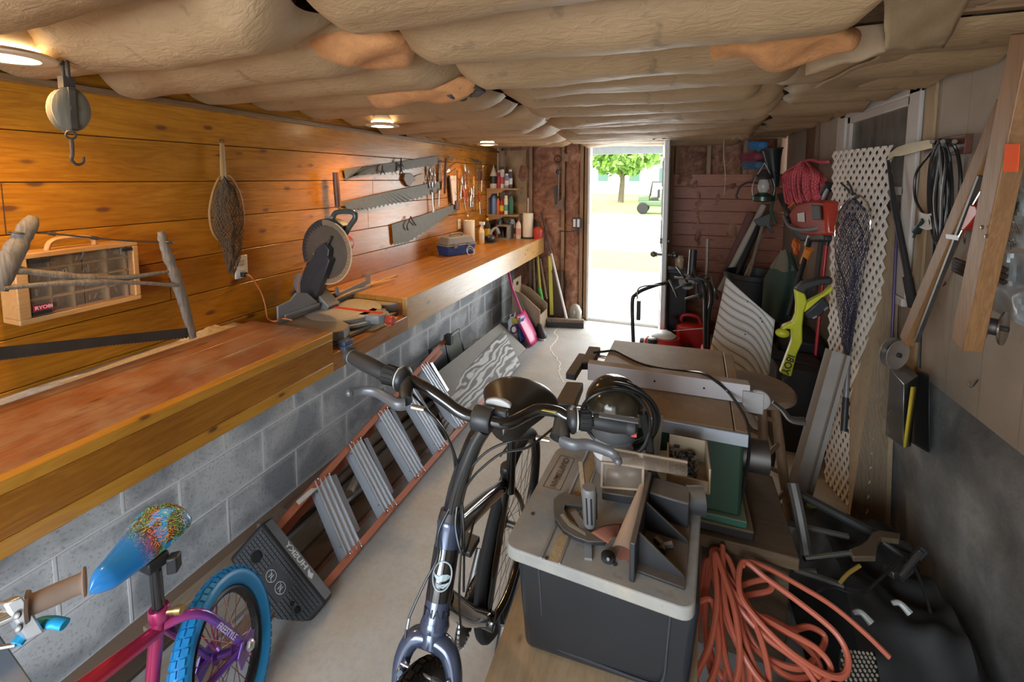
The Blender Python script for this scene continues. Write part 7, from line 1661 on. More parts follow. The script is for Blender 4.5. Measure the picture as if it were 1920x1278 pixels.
bsk = MB(); q0, q1, q2, q3 = A(1575,1215,2,.29), A(1640,1222,2,.27), A(1650,1278,2,.25), A(1570,1278,2,.25)
def bil(a, b_): return (q0*(1-a)+q1*a)*(1-b_)+(q3*(1-a)+q2*a)*b_
bk_ = thing('black_basket', (q0+q2)/2, 'black plastic basket wall full of round holes poking from the dark heap', 'basket')
bsk.grid(bil, 6, 6); bsk.build('wall', plain('basket_black', (.012,.012,.012), .4), bk_, solid=.004)
g = MB(); nb_ = (q1-q0).cross(q3-q0).normalized(); nb_ = nb_ if nb_.z > 0 else -nb_
for i in range(8):
    for j in range(7): g.lathe([(.001,0),(.0042,0),(.0042,.001),(.001,.001)], bil((i+.5+.5*(j%2))/8.5,(j+.5)/7)+nb_*.0025, nb_, 8)
g.build('round_hole', plain('hole_pale', (.30,.26,.2), .6), bk_, kind='stuff')
def tubes(name, lb, cat, mat, segs, r, k=5):
    g = MB()
    for s_ in segs: g.tube(spl([A(u,v,2,z) for u, v, z in s_],k), r, 8)
    return tag(g.build(name, mat), lb, cat)
DK = plain('dark_tube', (.05,.048,.045), .35, .4, .3, 10); GT = plain('greenish_tube', (.11,.10,.085), .5, .3, .3, 12)
tubes('black_pole', 'long dark tube slanting from the stool foot toward the right wall', 'pole', DK, [[(1498,925,.42),(1560,958,.38),(1640,1000,.34),(1705,1028,.31)]], .017)
tubes('flat_grey_leg', 'flat grey metal leg standing in the dark heap beside the stool', 'leg strut', GT, [[(1486,905,.50),(1498,960,.42),(1512,1040,.30)]], .020)
tubes('bent_frame', 'bent grey-green metal frame lying in the dark heap under the lattice', 'metal frame', GT, [[(1470,978,.36),(1480,1010,.33),(1488,1062,.28),(1530,1072,.28)],[(1470,978,.36),(1520,990,.34),(1590,1005,.33)],[(1488,1066,.28),(1560,1090,.27),(1625,1118,.26)]], .010)
tubes('handlebar_tube', 'dark curved tube with a rubber end poking out near the foot of the right wall', 'tube', DK, [[(1655,1015,.36),(1700,1048,.33),(1712,1062,.32),(1690,1085,.30)],[(1688,1080,.33),(1715,1048,.38),(1728,1035,.40)]], .009)
tubes('glossy_cable', 'thin glossy black cable looping through the dark heap', 'cable', CB, [[(1530,1110,.29),(1560,1100,.31),(1600,1112,.31),(1625,1108,.31),(1650,1085,.33),(1700,1045,.36),(1730,1100,.32),(1745,1150,.28)]], .005)
cl_ = thing('bar_clamp', A(1600,1040,2,.36), 'bronze and silver bar clamp lying on the dark heap', 'clamp')
MB().tube([A(1508,1047,2,.36), A(1600,1036,2,.37)], .009, 10).build('bar', plain('clamp_chrome', (.45,.55,.6), .15, 1), cl_)
g = MB(); P_ = [A(u,v,2,.37) for u, v in ((1592,1034),(1612,1026),(1626,1016),(1634,1002),(1650,998),(1688,1004),(1686,1016),(1652,1012),(1645,1022),(1642,1048),(1600,1048))]; g.prism([(p.x,p.y) for p in P_], (0,0,.36), (1,0,0), (0,1,0), .02); g.build('jaw', plain('clamp_bronze', (.17,.12,.075), .4, .5), cl_, bevel=.003)
tubes('amber_strap', 'short curved amber strip catching light in the dark heap', 'strap', plain('amber', (.35,.22,.04), .35), [[(1575,1092,.31),(1590,1075,.32),(1612,1060,.33)]], .006)
quadboard([A(1515,938,2,.30), A(1562,950,2,.30), A(1560,960,2,.29), A(1512,946,2,.29)], .02, plain('olive_yellow', (.16,.17,.02), .6), 'yellow_offcut', 'dull yellow-green strip lying behind the dark frame under the lattice', 'strip')
for (u, v, lb) in ((1695,1142,'pale plastic handle end catching light among the dark heap, upper one'),(1622,1160,'pale crescent-shaped plastic piece in the dark heap, lower one')):
    a_ = A(u-22,v-12,2,.30); b2 = A(u+12,v+8,2,.29); tag(MB().tube(spl([a_, (a_+b2)/2+V((0,.01,.008)), b2],4), [.006,.012], 8).build('plastic_offcut', plain('pale_plastic', (.36,.35,.33), .35)), lb, 'offcut')
rk = thing('metal_rake', A(1720,1060,2,.3), 'small dark tool head with clamp lying against the right footing', 'tool')
MB().obox(A(1680,1068,2,.32), V((.03,.02,0)), V((-.01,.015,0)), V((0,0,.012))).build('clamp_body', DSTEEL, rk, bevel=.003); MB().tube([A(1690,1070,2,.32), A(1722,1040,2,.38)], .008, 8).build('shaft', BLACK, rk); MB().tube([A(1718,1044,2,.375), A(1732,1030,2,.40)], .014, 8).build('end_cap', RUBBER, rk)
quadboard([V((.80,.45,.20)), V((1.02,.45,.24)), V((1.03,1.15,.26)), V((.82,1.15,.23))], .02, plain('olive_board', (.06,.05,.03), .7), 'olive_board', 'dark olive board lying on the heap in the bottom right corner')
# ============================================================ BICYCLES
def tire(par, c, ax_, R_, r, mat, n=72, m=10, name='tire', knob=0, hub=None, flat=1.0):
    c = V(c); ax_ = V(ax_).normalized(); x = V((0,0,1)); x = (x-ax_*x.dot(ax_)).normalized(); y = ax_.cross(x)
    g = MB(); g.grid(lambda a, b_: c+(x*math.cos(2*pi*a)+y*math.sin(2*pi*a))*(R_-r+r*math.cos(2*pi*b_))+ax_*r*math.sin(2*pi*b_)*flat, n, m)
    if knob:
        for i in range(knob):
            a = 2*pi*i/knob; rd_ = x*math.cos(a)+y*math.sin(a); tg = -x*math.sin(a)+y*math.cos(a)
            for s_ in (-.55,0,.55):
                th_ = s_*1.25+(0 if i % 2 else .12); dr_ = rd_*math.cos(th_)+ax_*math.sin(th_)
                g.obox(c+rd_*(R_-r)+dr_*(r+.0005), tg*pi*R_/knob*.72, dr_*.002, dr_.cross(tg).normalized()*r*.27)
    return g.build(name, mat, par)
def wheel(par, c, ax_, R_, r, tmat, rmat, smat, hmat, nsp=28, knob=0, rimw=.012):
    c = V(c); ax_ = V(ax_).normalized(); x = V((0,0,1)); x = (x-ax_*x.dot(ax_)).normalized(); y = ax_.cross(x)
    w_ = thing_part('wheel', par)
    tire(w_, c, ax_, R_, r, tmat, knob=knob)
    Rr = R_-2*r+.004
    MB().grid(lambda a, b_: c+(x*math.cos(2*pi*a)+y*math.sin(2*pi*a))*(Rr-.010+.010*math.cos(2*pi*b_))+ax_*rimw*math.sin(2*pi*b_), 72, 8).build('rim', rmat, w_)
    g = MB()
    for i in range(nsp):
        a = 2*pi*i/nsp; a2 = a+(.9 if (i//2) % 2 else -.9)*.5; s_ = 1 if i % 2 else -1
        g.tube([c+ax_*.028*s_+(x*math.cos(a2)+y*math.sin(a2))*.022, c+(x*math.cos(a)+y*math.sin(a))*(Rr-.018)], .0012 if smat is not PINKSP else .0016, 5)
    g.build('spokes', smat, w_)
    MB().lathe([(.008,-.05),(.014,-.035),(.022,-.03),(.022,-.026),(.012,-.02),(.012,.02),(.022,.026),(.022,.03),(.014,.035),(.008,.05)], c, ax_, 18).build('hub', hmat, w_)
    return w_
def thing_part(name, par):
    o = bpy.data.objects.new(name, None); COL.objects.link(o); o.parent = par; o['_b'] = par['_b']; o.empty_display_size = .05; return o
PINKSP = plain('spoke_pink', (.65,.12,.30), .3, .4)
# ---------- hybrid bicycle
hb_ = thing('bicycle', (-.52,1.0,0), 'black adult bicycle with slate-blue fork facing the camera in mid floor', 'bicycle')
HTt, HBt, BBt = V((-.470,.866,.86)), V((-.466,.777,.68)), V((-.521,1.17,.28))
STt, SPt = V((-.499,1.305,.64)), V((-.472,1.275,.83)); RAX = V((-.542,1.485,.34)); FAX = V((-.497,.545,.34))
hd_ = (HBt-HTt).normalized(); FB = plain('frame_black', (.010,.009,.008), .16, 0, .1, 6, coat=1); SLATE = plain('slate_blue_paint', (.065,.08,.13), .22, .4, .1, 6, coat=.6)
bax = V((.996,.03,-.08)).normalized()
wheel(hb_, RAX, bax, .345, .020, plain('tire_black', (.012,.012,.012), .8), plain('rim_dark', (.03,.03,.03), .3, .7), STEEL, DSTEEL, 32)
wheel(hb_, FAX, bax, .345, .021, plain('tire_black'), plain('rim_dark'), STEEL, DSTEEL, 32, knob=70)
ht = MB().lathe([(.030,0),(.032,.006),(.0305,.012),(.029,.02),(.029,(HBt-HTt).length-.02),(.0305,(HBt-HTt).length-.012),(.033,(HBt-HTt).length-.004),(.030,(HBt-HTt).length+.006)], HTt, hd_, 32).build('head_tube', SLATE, hb_, label='slate-blue head tube with a black middle band')
LL = (HBt-HTt).length
MB().lathe([(.0294,LL*.26),(.0296,LL*.27),(.0296,LL*.74),(.0294,LL*.75)], HTt, hd_, 32, cap=False).build('black_band', FB, ht)
# round swirl emblem on the front of the head tube
ef = V((-.04,-1,0)); ef = (CAM-(HTt+hd_*LL*.5)); ef = (ef-hd_*ef.dot(hd_)).normalized(); es = hd_.cross(ef).normalized()
def ont(s_, h_): # arc distance s_ sideways, h_ along the tube up from middle
    a = s_/.0302; return HTt+hd_*(LL*.50-h_)+ (ef*math.cos(a)+es*math.sin(a))*.0302
EMB = plain('emblem_grey', (.38,.45,.47), .35)
g = MB(); g.tube([ont(.0225*math.cos(2*pi*i/36), .027*math.sin(2*pi*i/36)) for i in range(36)], .0018, 6, closed=True)
def leafp(pts): 
    g.add([ont(x_, y_)+ef*.0008 for x_, y_ in pts], [list(range(len(pts)))])
sg1 = 1
top_c = [(-.021,.000),(-.012,.004),(-.002,.0035),(.008,-.001),(.016,.001),(.021,.006)]; bot_c = [(.019,-.002),(.010,-.009),(.000,-.010),(-.010,-.0075),(-.017,-.004)]
for i in range(len(top_c)-1):
    j = min(i, len(bot_c)-1)
    q_ = [top_c[i], top_c[i+1], bot_c[max(0,len(bot_c)-2-i)], bot_c[max(0,len(bot_c)-1-i)]]
    leafp(q_)
leafp([(-.019,-.010),(-.010,-.013),(.002,-.015),(.012,-.013),(.006,-.020),(-.006,-.022),(-.014,-.017)])
g.build('round_emblem', EMB, ht)
# maker's letters bent round the lower collar, one mesh per letter row
cu = None
for k_, ch_ in enumerate('GIANT'):
    s_ = (k_-2)*.0155; a = s_/.030; p = HTt+hd_*(LL*.85)+(ef*math.cos(a)+es*math.sin(a))*.0298; nrm_ = (ef*math.cos(a)+es*math.sin(a)); ux_ = (hd_.cross(nrm_)).normalized()
    if ux_.dot(V((1,0,0))) < 0: ux_ = -ux_
    lettering(ch_, p, ux_, nrm_.cross(ux_), .019, plain('letter_black', (.01,.01,.015), .4), ht, ext=.0006, bold=.0006)
# frame tubes
mid = lambda a, b_, t_: a+(b_-a)*t_
MB().tube([mid(HTt,HBt,.18)+V((0,.015,0)), mid(HTt+V((0,.02,-.03)),STt,.5), STt+V((0,0,.0))], [.026,.023,.019], 16).build('top_tube', FB, hb_)
MB().tube([mid(HTt,HBt,.80)+V((0,.015,0)), mid(HBt,BBt,.5)+V((0,.01,.01)), BBt], [.030,.031,.028], 18, flat=.85).build('down_tube', FB, hb_)
MB().tube([BBt, STt, mid(STt,SPt,.25)], [.020,.018,.020], 16).build('seat_tube', FB, hb_)
MB().lathe([(.022,-.036),(.026,-.034),(.026,.034),(.022,.036)], BBt, bax, 24).build('bottom_bracket', FB, hb_)
for s_ in (-1, 1):
    e_ = bax*.055*s_
    MB().tube(spl([BBt+bax*.025*s_, mid(BBt,RAX,.3)+bax*.05*s_, RAX+e_],6), [.013,.010], 10).build('chain_stay', FB, hb_)
    MB().tube(spl([STt+bax*.015*s_, mid(STt,RAX,.3)+bax*.048*s_, RAX+e_],6), [.010,.008], 10).build('seat_stay', FB, hb_)
# fork
cr_ = HBt+hd_*.02
MB().lathe([(.024,0),(.027,.01),(.024,.03)], HBt+hd_*.004, hd_, 20).build('fork_crown', SLATE, hb_)
for s_ in (-1, 1):
    sd_ = bax*s_
    MB().tube(spl([HBt+hd_*.022, HBt+hd_*.030+sd_*.040+ef*.004, HBt+hd_*.075+sd_*.062+ef*.002, HBt+hd_*.16+sd_*.062, mid(HBt,FAX,.75)+sd_*.058, FAX+sd_*.052],7), [.022,.017,.016,.012], 14).build('fork_blade', SLATE, hb_)
for s_ in (-1, 1):
    q = HBt+hd_*.085+bax*s_*.060+ef*.020
    g = MB(); g.tube([q+hd_*.05, q, q-hd_*.02-bax*s_*.012], .007, 10); g.lathe([(.008,0),(.009,.004),(.006,.008)], q+ef*.006, ef, 12); g.build('front_brake_arm', plain('brake_blue_steel', (.16,.19,.24), .25, .7), hb_)
g = MB(); q = HBt+hd_*.075+ef*.026; g.tube([q-bax*.062-hd_*.004, q+bax*.062], .003, 8); g.build('brake_cable_link', STEEL, hb_); g = MB(); 
for k in range(9): g.ring(q+bax*(.012+.0038*k), bax, .0055, .0012, 12, 5)
g.build('brake_spring', plain('spring_grey', (.2,.2,.22), .4, .6), hb_)
# steerer, stem, bar
CL = V((-.389,.872,1.12)); 
MB().tube([HTt-hd_*-.0, HTt-hd_*.02], [.031,.028], 20).build('headset', BLACK, hb_)
MB().tube(spl([HTt-hd_*.01, mid(HTt,CL,.35)+V((-.008,.0,0)), mid(HTt,CL,.75)+V((-.004,0,0)), CL-V((0,0,.02))],6), [.022,.018,.021], 16).build('stem', FB, hb_)
MB().lathe([(.026,-.022),(.028,-.018),(.028,.018),(.026,.022)], CL, (1,.05,-.05), 20).build('bar_clamp', BLACK, hb_)
bp_ = [V((-.803,.925,1.19)), V((-.69,.895,1.185)), A(765,710,2,1.178), A(800,728,2,1.17), A(835,752,2,1.15), A(868,775,2,1.13), CL, A(950,793,2,1.112), A(985,778,2,1.11), A(1010,768,2,1.115), A(1045,772,2,1.11), V((-.205,.975,1.10)), V((-.10,1.0,1.092))]
MB().tube(spl(bp_,6), .0135, 14).build('handlebar', FB, hb_)
GRIP = plain('grip_black', (.022,.021,.021), .6, 0, .2, 40, .15)
lg0, lg1 = V((-.803,.925,1.19)), A(722,700,2,1.183); rg0, rg1 = V((-.068,1.007,1.09)), A(1112,788,2,1.098)
for a_, b2, nm in ((lg0,lg1,'l'),(rg0,rg1,'r')):
    dv = (b2-a_).normalized(); Lg = (b2-a_).length
    gr_ = MB().lathe([(.019,0),(.021,.002),(.021,.014),(.018,.018),(.018,.02),(.0185,.03),(.0205,Lg*.5),(.0185,Lg-.004),(.016,Lg)], a_, dv, 24).build('grip', GRIP, hb_)
    if nm == 'l': MB().ring(a_+dv*.018, dv, .0185, .0016, 24, 6).build('grip_groove', GREYP, gr_)
    else:
        g = MB(); g.obox(a_+dv*.035+V((0,-.005,.019)), dv*.045, V((0,.010,0)), V((0,0,.0022))); g.build('grip_pad', plain('grip_grey2', (.13,.13,.13), .5), gr_, bevel=.002); MB().box(a_+V((-.006,-.02,-.012)), a_+V((.006,-.014,-.004))).build('red_mark', RED, gr_)
for a_, b2, s_ in ((A(722,700,2,1.183), A(762,712,2,1.178), 1), (A(1108,788,2,1.098), A(1070,786,2,1.10), -1)):
    dv = (b2-a_).normalized(); L_ = (b2-a_).length; ts_ = MB(); ts_.lathe([(.0215,0),(.0235,.003),(.0215,L_*.5),(.022,L_*.6)], a_, dv, 20)
    for k in range(14): 
        an = 2*pi*k/14; x_ = dv.orthogonal().normalized(); y_ = dv.cross(x_); c_ = (x_*math.cos(an)+y_*math.sin(an))*.0232; ts_.tube([a_+c_+dv*.004, a_+c_*.95+dv*L_*.5], .0018, 5)
    sh__ = ts_.build('twist_shifter', RUBBER, hb_)
    q = a_+dv*L_*.72; MB().lathe([(.022,0),(.028,.001),(.028,.004),(.022,.005)], q-dv*.003, dv, 28).build('white_ring', plain('ring_white', (.6,.58,.52), .4), sh__)
    MB().lathe([(.027,.003),(.031,.005),(.031,.012),(.026,.018),(.018,.024)], q, dv, 24).build('shifter_body', BLACK, sh__)
    lettering('SRAM', q+dv*.0085+V((0,-.004,.0312)), V((0,-1,.1)), dv*-s_, .010, plain('print_white', (.6,.6,.6)), sh__, ext=.0003)
# brake levers
def brake(cl, body_end, pts, name='brake_lever'):
    g = MB(); g.tube(spl([cl, (cl+body_end)/2+V((0,-.006,0)), body_end],4), [.017,.014], 12); lv_ = g.build(name, BLACK, hb_)
    g = MB(); g.tube(spl(pts,7), [.010,.009,.0075,.007], 10, flat=1.5); g.ball(pts[-1], .0095, 10, 8); g.build('lever_blade', plain('lever_grey', (.12,.12,.125), .35, .3), lv_)
    return lv_
l1 = brake(A(765,715,2,1.175), A(762,752,2,1.16), [A(760,757,2,1.155), A(745,758,2,1.155), A(728,748,2,1.16), A(705,735,2,1.165), A(680,732,2,1.168), A(656,736,2,1.17)])
MB().tube([A(772,762,2,1.155), A(795,767,2,1.15)], .006, 12).build('barrel_adjuster', CHROME, l1)
r1 = brake(A(1056,783,2,1.095), A(1058,822,2,1.075), [A(1052,825,2,1.07), A(1075,834,2,1.07), A(1100,833,2,1.072), A(1125,840,2,1.068), A(1148,850,2,1.062), A(1159,864,2,1.055)])
MB().tube([A(1005,820,2,1.075), A(1030,825,2,1.072)], .006, 12).build('barrel_adjuster', CHROME, r1)
g = MB(); g.tube([A(1056,775,2,1.10), A(1052,800,2,1.085), A(1045,822,2,1.07)], .019, 12); g.build('lever_mount', BLACK, r1)
ys = MB(); dq = (A(1040,776,2,1.12)-A(1019,772,2,1.12)).normalized(); ys.obox(A(1030,770,2,1.125), dq*.016, V((0,-.009,.003)), V((0,0,.0006))); ys.build('yellow_sticker', plain('sticker_yellow', (.75,.62,.03), .4), hb_)
rf_ = MB(); q = A(935,758,2,1.145); rf_.grid(lambda a, b_: q+V((-.030+.06*a, -.002*b_, .016*b_*(1-.6*(2*a-1)**2))), 10, 3); rf_.build('reflector', plain('reflector_white', (.5,.48,.45), .3), hb_, solid=.010); MB().obox(A(938,778,2,1.125), V((.018,0,0)), V((0,.008,0)), V((0,0,.014))).build('reflector_bracket', BLACK, hb_, bevel=.004)
# cables
CBK = CB
def cab(pts, r=.0028, mat=CB, name='cable'): MB().tube(spl(pts,8), r, 7).build(name, mat, hb_)
ZP = A(857,925,2,.93)
cab([A(795,767,2,1.15), A(820,790,2,1.13), A(842,825,2,1.08), A(858,870,2,1.01), A(861,905,2,.95), ZP, A(846,985,2,.86)+V((-.02,-.02,0)), A(820,1045,2,.82), A(795,1095,2,.78), A(767,1158,2,.73), A(760,1195,2,.70)])
cab([A(770,735,2,1.16), A(800,768,2,1.14), A(832,805,2,1.09), A(850,850,2,1.03), A(855,900,2,.96), ZP+V((.004,0,0)), A(862,975,2,.87)+V((.0,-.02,0)), A(866,1030,2,.82)+V((.01,-.01,0)), A(858,985,2,.83)+V((.03,.03,0))])
cab([A(1005,820,2,1.075), A(960,826,2,1.08), A(915,845,2,1.05), A(880,880,2,1.0), A(866,905,2,.96), ZP+V((.008,0,0)), A(866,990,2,.86), mid(HTt,HBt,.6)+V((.045,.0,0)), mid(HBt,BBt,.2)+V((.035,0,0))])
cab([A(1040,800,2,1.085), A(990,838,2,1.07), A(940,850,2,1.05), A(895,885,2,1.0), A(872,915,2,.95), ZP+V((.010,.004,0)), A(870,1000,2,.85), mid(HTt,HBt,.7)+V((.05,.02,0))])
MB().tube([A(767,1158,2,.73), A(763,1178,2,.715)], .004, 8).build('cable_ferrule', STEEL, hb_)
MB().ring(ZP, (0,-.1,1), .010, .0022, 20, 6).build('zip_tie', plain('tie_white', (.65,.65,.62), .4), hb_)
# seat post and saddle
MB().tube([SPt-V((0,0,.19))+(SPt-STt).normalized()*.0, SPt+V((.014,-.02,.085))], .0145, 14).build('seat_post', FB, hb_)
MB().lathe([(.020,0),(.024,.005),(.024,.03),(.020,.035)], STt+(SPt-STt)*.22, (SPt-STt), 18).build('seat_clamp', BLACK, hb_)
sdd = V((.10,-.99,.0)).normalized(); sds = V((.99,.10,-.06)).normalized(); sc0 = V((-.452,1.262,.945))
def sadf(a, b_):
    s_ = -.125+.265*a; th_ = 2*pi*b_
    w_ = .104*(1-max(0,(a-.22))/.78)**.8*(min(1,a*9)**.5)+.024*min(1,a*6)*min(1,(1-a)*9)**.5
    up_ = .040*min(1,a*8)**.5*min(1,(1-a)*10)**.5
    c_, s2 = math.cos(th_), math.sin(th_)
    return sc0+sdd*s_+sds*w_*c_+V((0,0,1))*(s2*up_*(1 if s2 > 0 else .5)-.02*(abs(c_)**3)+.012*(1-a)-.035*max(0,a-.75)*2)
MB().grid(sadf, 26, 36).build('saddle', plain('saddle_black', (.022,.018,.014), .32, 0, .1, 5, coat=.25), hb_)
g = MB()
for s_ in (-.028,.028): g.tube(spl([sc0+sdd*-.09+sds*s_+V((0,0,-.01)), sc0+sdd*-.03+sds*s_+V((0,0,-.04)), sc0+sdd*.05+sds*s_+V((0,0,-.04)), sc0+sdd*.11+sds*s_*.4+V((0,0,-.012))],5), .004, 8)
g.build('saddle_rail', STEEL, hb_)
MB().lathe([(.02,-.02),(.024,0),(.02,.02)], SPt+V((.012,-.018,.08)), bax, 14).build('seat_clamp', BLACK, hb_)
# drivetrain (chain on the bicycle's right, photo left)
sp0 = BBt-bax*.050; yv_ = bax.cross(V((0,0,1))).normalized(); 
def gear(c, R_, n_, th, mat, nm, par=hb_, hole=True):
    o_ = []
    for i in range(n_*2): o_.append(((R_ if i % 2 else R_-.004)*math.cos(pi*i/n_), (R_ if i % 2 else R_-.004)*math.sin(pi*i/n_)))
    z_ = V((0,0,1)); z_ = (z_-bax*z_.dot(bax)).normalized(); return MB().prism(o_, c, yv_, z_, th).build(nm, mat, par)
gear(sp0, .085, 42, .004, DSTEEL, 'chainring'); MB().lathe([(.088,-.002),(.098,-.001),(.098,.001),(.088,.002)], sp0-bax*.006, bax, 48, cap=False).build('chain_guard', FB, hb_)
gear(RAX-bax*.030, .040, 20, .018, DSTEEL, 'cassette')
ch = MB()
z_ = V((0,0,1)); z_ = (z_-bax*z_.dot(bax)).normalized(); n_c = 60
path = []
for i in range(20): a = -pi/2-.0+pi*i/19; path.append(sp0-yv_*0+(-yv_*(1 if yv_.y > 0 else -1))*math.cos(a)*.087+z_*math.sin(a)*.087)
rb_ = RAX-bax*.038
for i in range(40): path.append(path[19].lerp(rb_+z_*.042, (i+1)/41))
for i in range(12): a = pi/2-pi*i/11; path.append(rb_+(yv_*(1 if yv_.y > 0 else -1))*math.cos(a)*.042+z_*math.sin(a)*.042)
for i in range(40): path.append((rb_-z_*.042).lerp(path[0], (i+1)/41))
for i, p in enumerate(path[:-1]):
    d_ = (path[i+1]-p); L_ = d_.length
    if L_ < 1e-5: continue
    ch.obox(p, d_.normalized()*min(.0045,L_*.45), bax*.0035, d_.normalized().cross(bax)*.0035)
ch.build('chain', STEEL, hb_)
cr1 = BBt-bax*.065; ca = V((.1,.55,.83)).normalized(); ca = (ca-bax*ca.dot(bax)).normalized()
for s_ in (-1, 1):
    c_ = BBt+bax*.065*s_*1.0; e_ = c_+ca*(-s_)*.165
    MB().tube([c_, e_], [.014,.011], 10, flat=.7).build('crank_arm', DSTEEL, hb_)
    pd_ = e_+bax*s_*.055; fw2 = V((0,1,0)); MB().obox(pd_, bax*.042, V((0,.038,0)), V((0,0,.011))).build('pedal', BLACK, hb_, bevel=.006)
MB().tube(spl([BBt+V((.03,.05,-.01)), BBt+V((.05,.03,-.08)), BBt+V((.10,-.02,-.2)), V((BBt.x+.13,BBt.y-.05,.012))],5), [.012,.010,.008], 10).build('kickstand', BLACK, hb_)
g = MB(); g.tube(spl([RAX+V((-.03,-.05,.30)), RAX+V((0,.06,.33)), RAX+V((0,.20,.27))],4), .004, 6); g.build('brake_bridge', DSTEEL, hb_)
MB().obox(RAX-bax*.05-z_*.07, V((.012,0,0)), V((0,.02,0)), V((0,0,.04))).build('derailleur', BLACK, hb_, bevel=.005)

# ---------- child's bicycle
kb = thing('kids_bicycle', (-1.2,.6,0), 'child bicycle with pink-purple frame, bright blue rear tyre and painted blue saddle', 'bicycle')
KA = A(424,1224,2,.216); kh = V((.42,-.907,0)).normalized(); kax = V((kh.y,-kh.x,0)); kax = V((kax.x,kax.y,-.28)).normalized()
m, t, b = nt('kids_frame_fade'); co = coords(t); sp = t.nodes.new('ShaderNodeSeparateXYZ'); L(t, co, sp.inputs[0])
L(t, ramp(t, mth(t,'ADD',mth(t,'MULTIPLY',sp.outputs[1],2.2),.42), [(.0,(.62,.05,.05)),(.42,(.60,.03,.07)),(.62,(.50,.04,.16)),(.85,(.16,.06,.36))]), b.inputs['Base Color']); b.inputs['Roughness'].default_value = .25; b.inputs['Metallic'].default_value = .35; b.inputs['Coat Weight'].default_value = .5; KF = m
KBLUE = plain('kids_blue', (.02,.30,.68), .4, 0, .1, 10)
wk = wheel(kb, KA, kax, .216, .027, KBLUE, plain('kids_rim', (.015,.015,.015), .35), plain('spoke_copper', (.35,.12,.1), .35, .6), plain('hub_purple', (.15,.05,.3), .3, .5), 28, knob=64, rimw=.016)
g = MB(); x = V((0,0,1)); x = (x-kax*x.dot(kax)).normalized(); y = kax.cross(x)
for a in (-.35,-.02,.25,2.5): g.tube([KA+(x*math.cos(a)+y*math.sin(a))*.03+kax*.02, KA+(x*math.cos(a)+y*math.sin(a))*.165], .0026, 6)
g.build('pink_spoke', PINKSP, wk)
KS = A(240,1205,2,.60); 
KST = V((KA.x, KA.y, 0))+kh*.30+V((0,0,.52)); KST = V((-1.27,.70,.477))
kh2 = V((.12,-.99,0)); KBB = KST+kh2*.05+V((0,0,-.28)); KHT = KST+kh2*.42+V((.0,0,.06)); 
for s_ in (-1,1):
    e_ = KA+kax*.055*s_
    MB().tube(spl([KST+V((0,0,-.02))+kax*.012*s_, KST+(KA-KST)*.35+kax*.055*s_+V((0,0,.035)), e_+V((0,0,.01))],6), [.014,.010], 12).build('seat_stay', KF, kb)
    MB().tube([KBB+kax*.02*s_, KBB+(KA-KBB)*.4+kax*.055*s_, e_], [.012,.009], 10).build('chain_stay', KF, kb)
    g = MB(); g.prism([(-.035,-.04),(.03,-.045),(.045,.01),(.02,.035),(-.03,.03),(-.05,0)], e_+kax*.008*s_, kh, (0,0,1), .004); g.build('dropout_plate', plain('dropout_purple', (.20,.09,.38), .25, .5), kb, bevel=.001)
    MB().lathe([(.014,0),(.016,.004),(.014,.012),(.009,.015)], e_+kax*(.014)*s_, kax*s_, 6).build('axle_nut', plain('nut_silver', (.6,.58,.55), .35, .7), kb)
q0, q1 = KST+(KA-KST)*.42+kax*-.058, KST+(KA-KST)*.78+kax*-.057; so_d = (q1-q0).normalized(); sdc = 1 if kax.dot(CAM-KA) > 0 else -1
q0 = KST+(KA-KST)*.35+kax*.055*sdc+V((0,0,.035)); q1 = KA+kax*.055*sdc+V((0,0,.01)); so_d = (q1-q0).normalized(); vn = (CAM-(q0+q1)/2); vn = (vn-so_d*vn.dot(so_d)).normalized()
lettering('FREESTYLE', (q0*.5+q1*.5)+vn*.0135, so_d, vn.cross(so_d), .020, plain('letter_silver', (.6,.5,.6), .3), kb, ext=.0004, bold=.0003)
MB().tube([KST+V((0,0,.03)), KBB], [.017,.016], 14).build('seat_tube', KF, kb)
MB().tube([KST+V((0,0,-.03)), mid(KST,KHT,.5)+V((0,0,-.01)), KHT+V((0,0,-.03))], [.018,.022,.024], 14).build('top_tube', KF, kb)
MB().tube([KBB, KHT+V((0,0,-.08))], [.022,.024], 14).build('down_tube', KF, kb)
MB().tube([KHT+V((0,0,.04)), KHT+V((0,0,-.12))+kh*.04], .022, 16).build('head_tube', KF, kb)
MB().lathe([(.022,0),(.024,.003),(.024,.03),(.022,.034)], KST+V((0,0,.0)), (0,0,1), 16).build('seat_clamp', KF, kb)
g = MB(); g.tube([KST+V((0,0,.018)), KST+V((.045,.02,.022))], .008, 10); g.tube([KST+V((.04,.018,.022)), KST+V((.055,.024,.023))], .012, 10); g.build('clamp_bolt', plain('bolt_gold', (.5,.35,.15), .35, .8), kb)
KSD = V((-1.265,.695,.69))
MB().tube([KST, KSD-V((0,0,.035))], .0145, 14).build('seat_post', BLACKM, kb)
MB().obox(KSD-V((0,0,.04)), V((.022,0,0)), V((0,.026,0)), V((0,0,.016))).build('saddle_clamp', BLACK, kb, bevel=.005)
g = MB(); g.obox(KSD+V((.028,.03,-.062)), V((.010,.008,0)), V((-.008,.012,0)), V((0,0,.022))); g.build('reflector_bracket', BLACK, kb, bevel=.004)
m, t, b = nt('painted_saddle'); co = coords(t); n1 = noi(t, co, 20, 2, .5, 3.5)
bands = mth(t, 'ABSOLUTE', mth(t, 'SUBTRACT', mth(t, 'FRACT', mth(t, 'MULTIPLY', n1, 7)), .5))
hue = t.nodes.new('ShaderNodeTexNoise'); hue.inputs['Scale'].default_value = 15; L(t, co, hue.inputs['Vector'])
colr = ramp(t, hue.outputs['Fac'], [(.35,(.75,.08,.25)),(.46,(.8,.4,.03)),(.54,(.1,.6,.15)),(.64,(.75,.7,.6))])
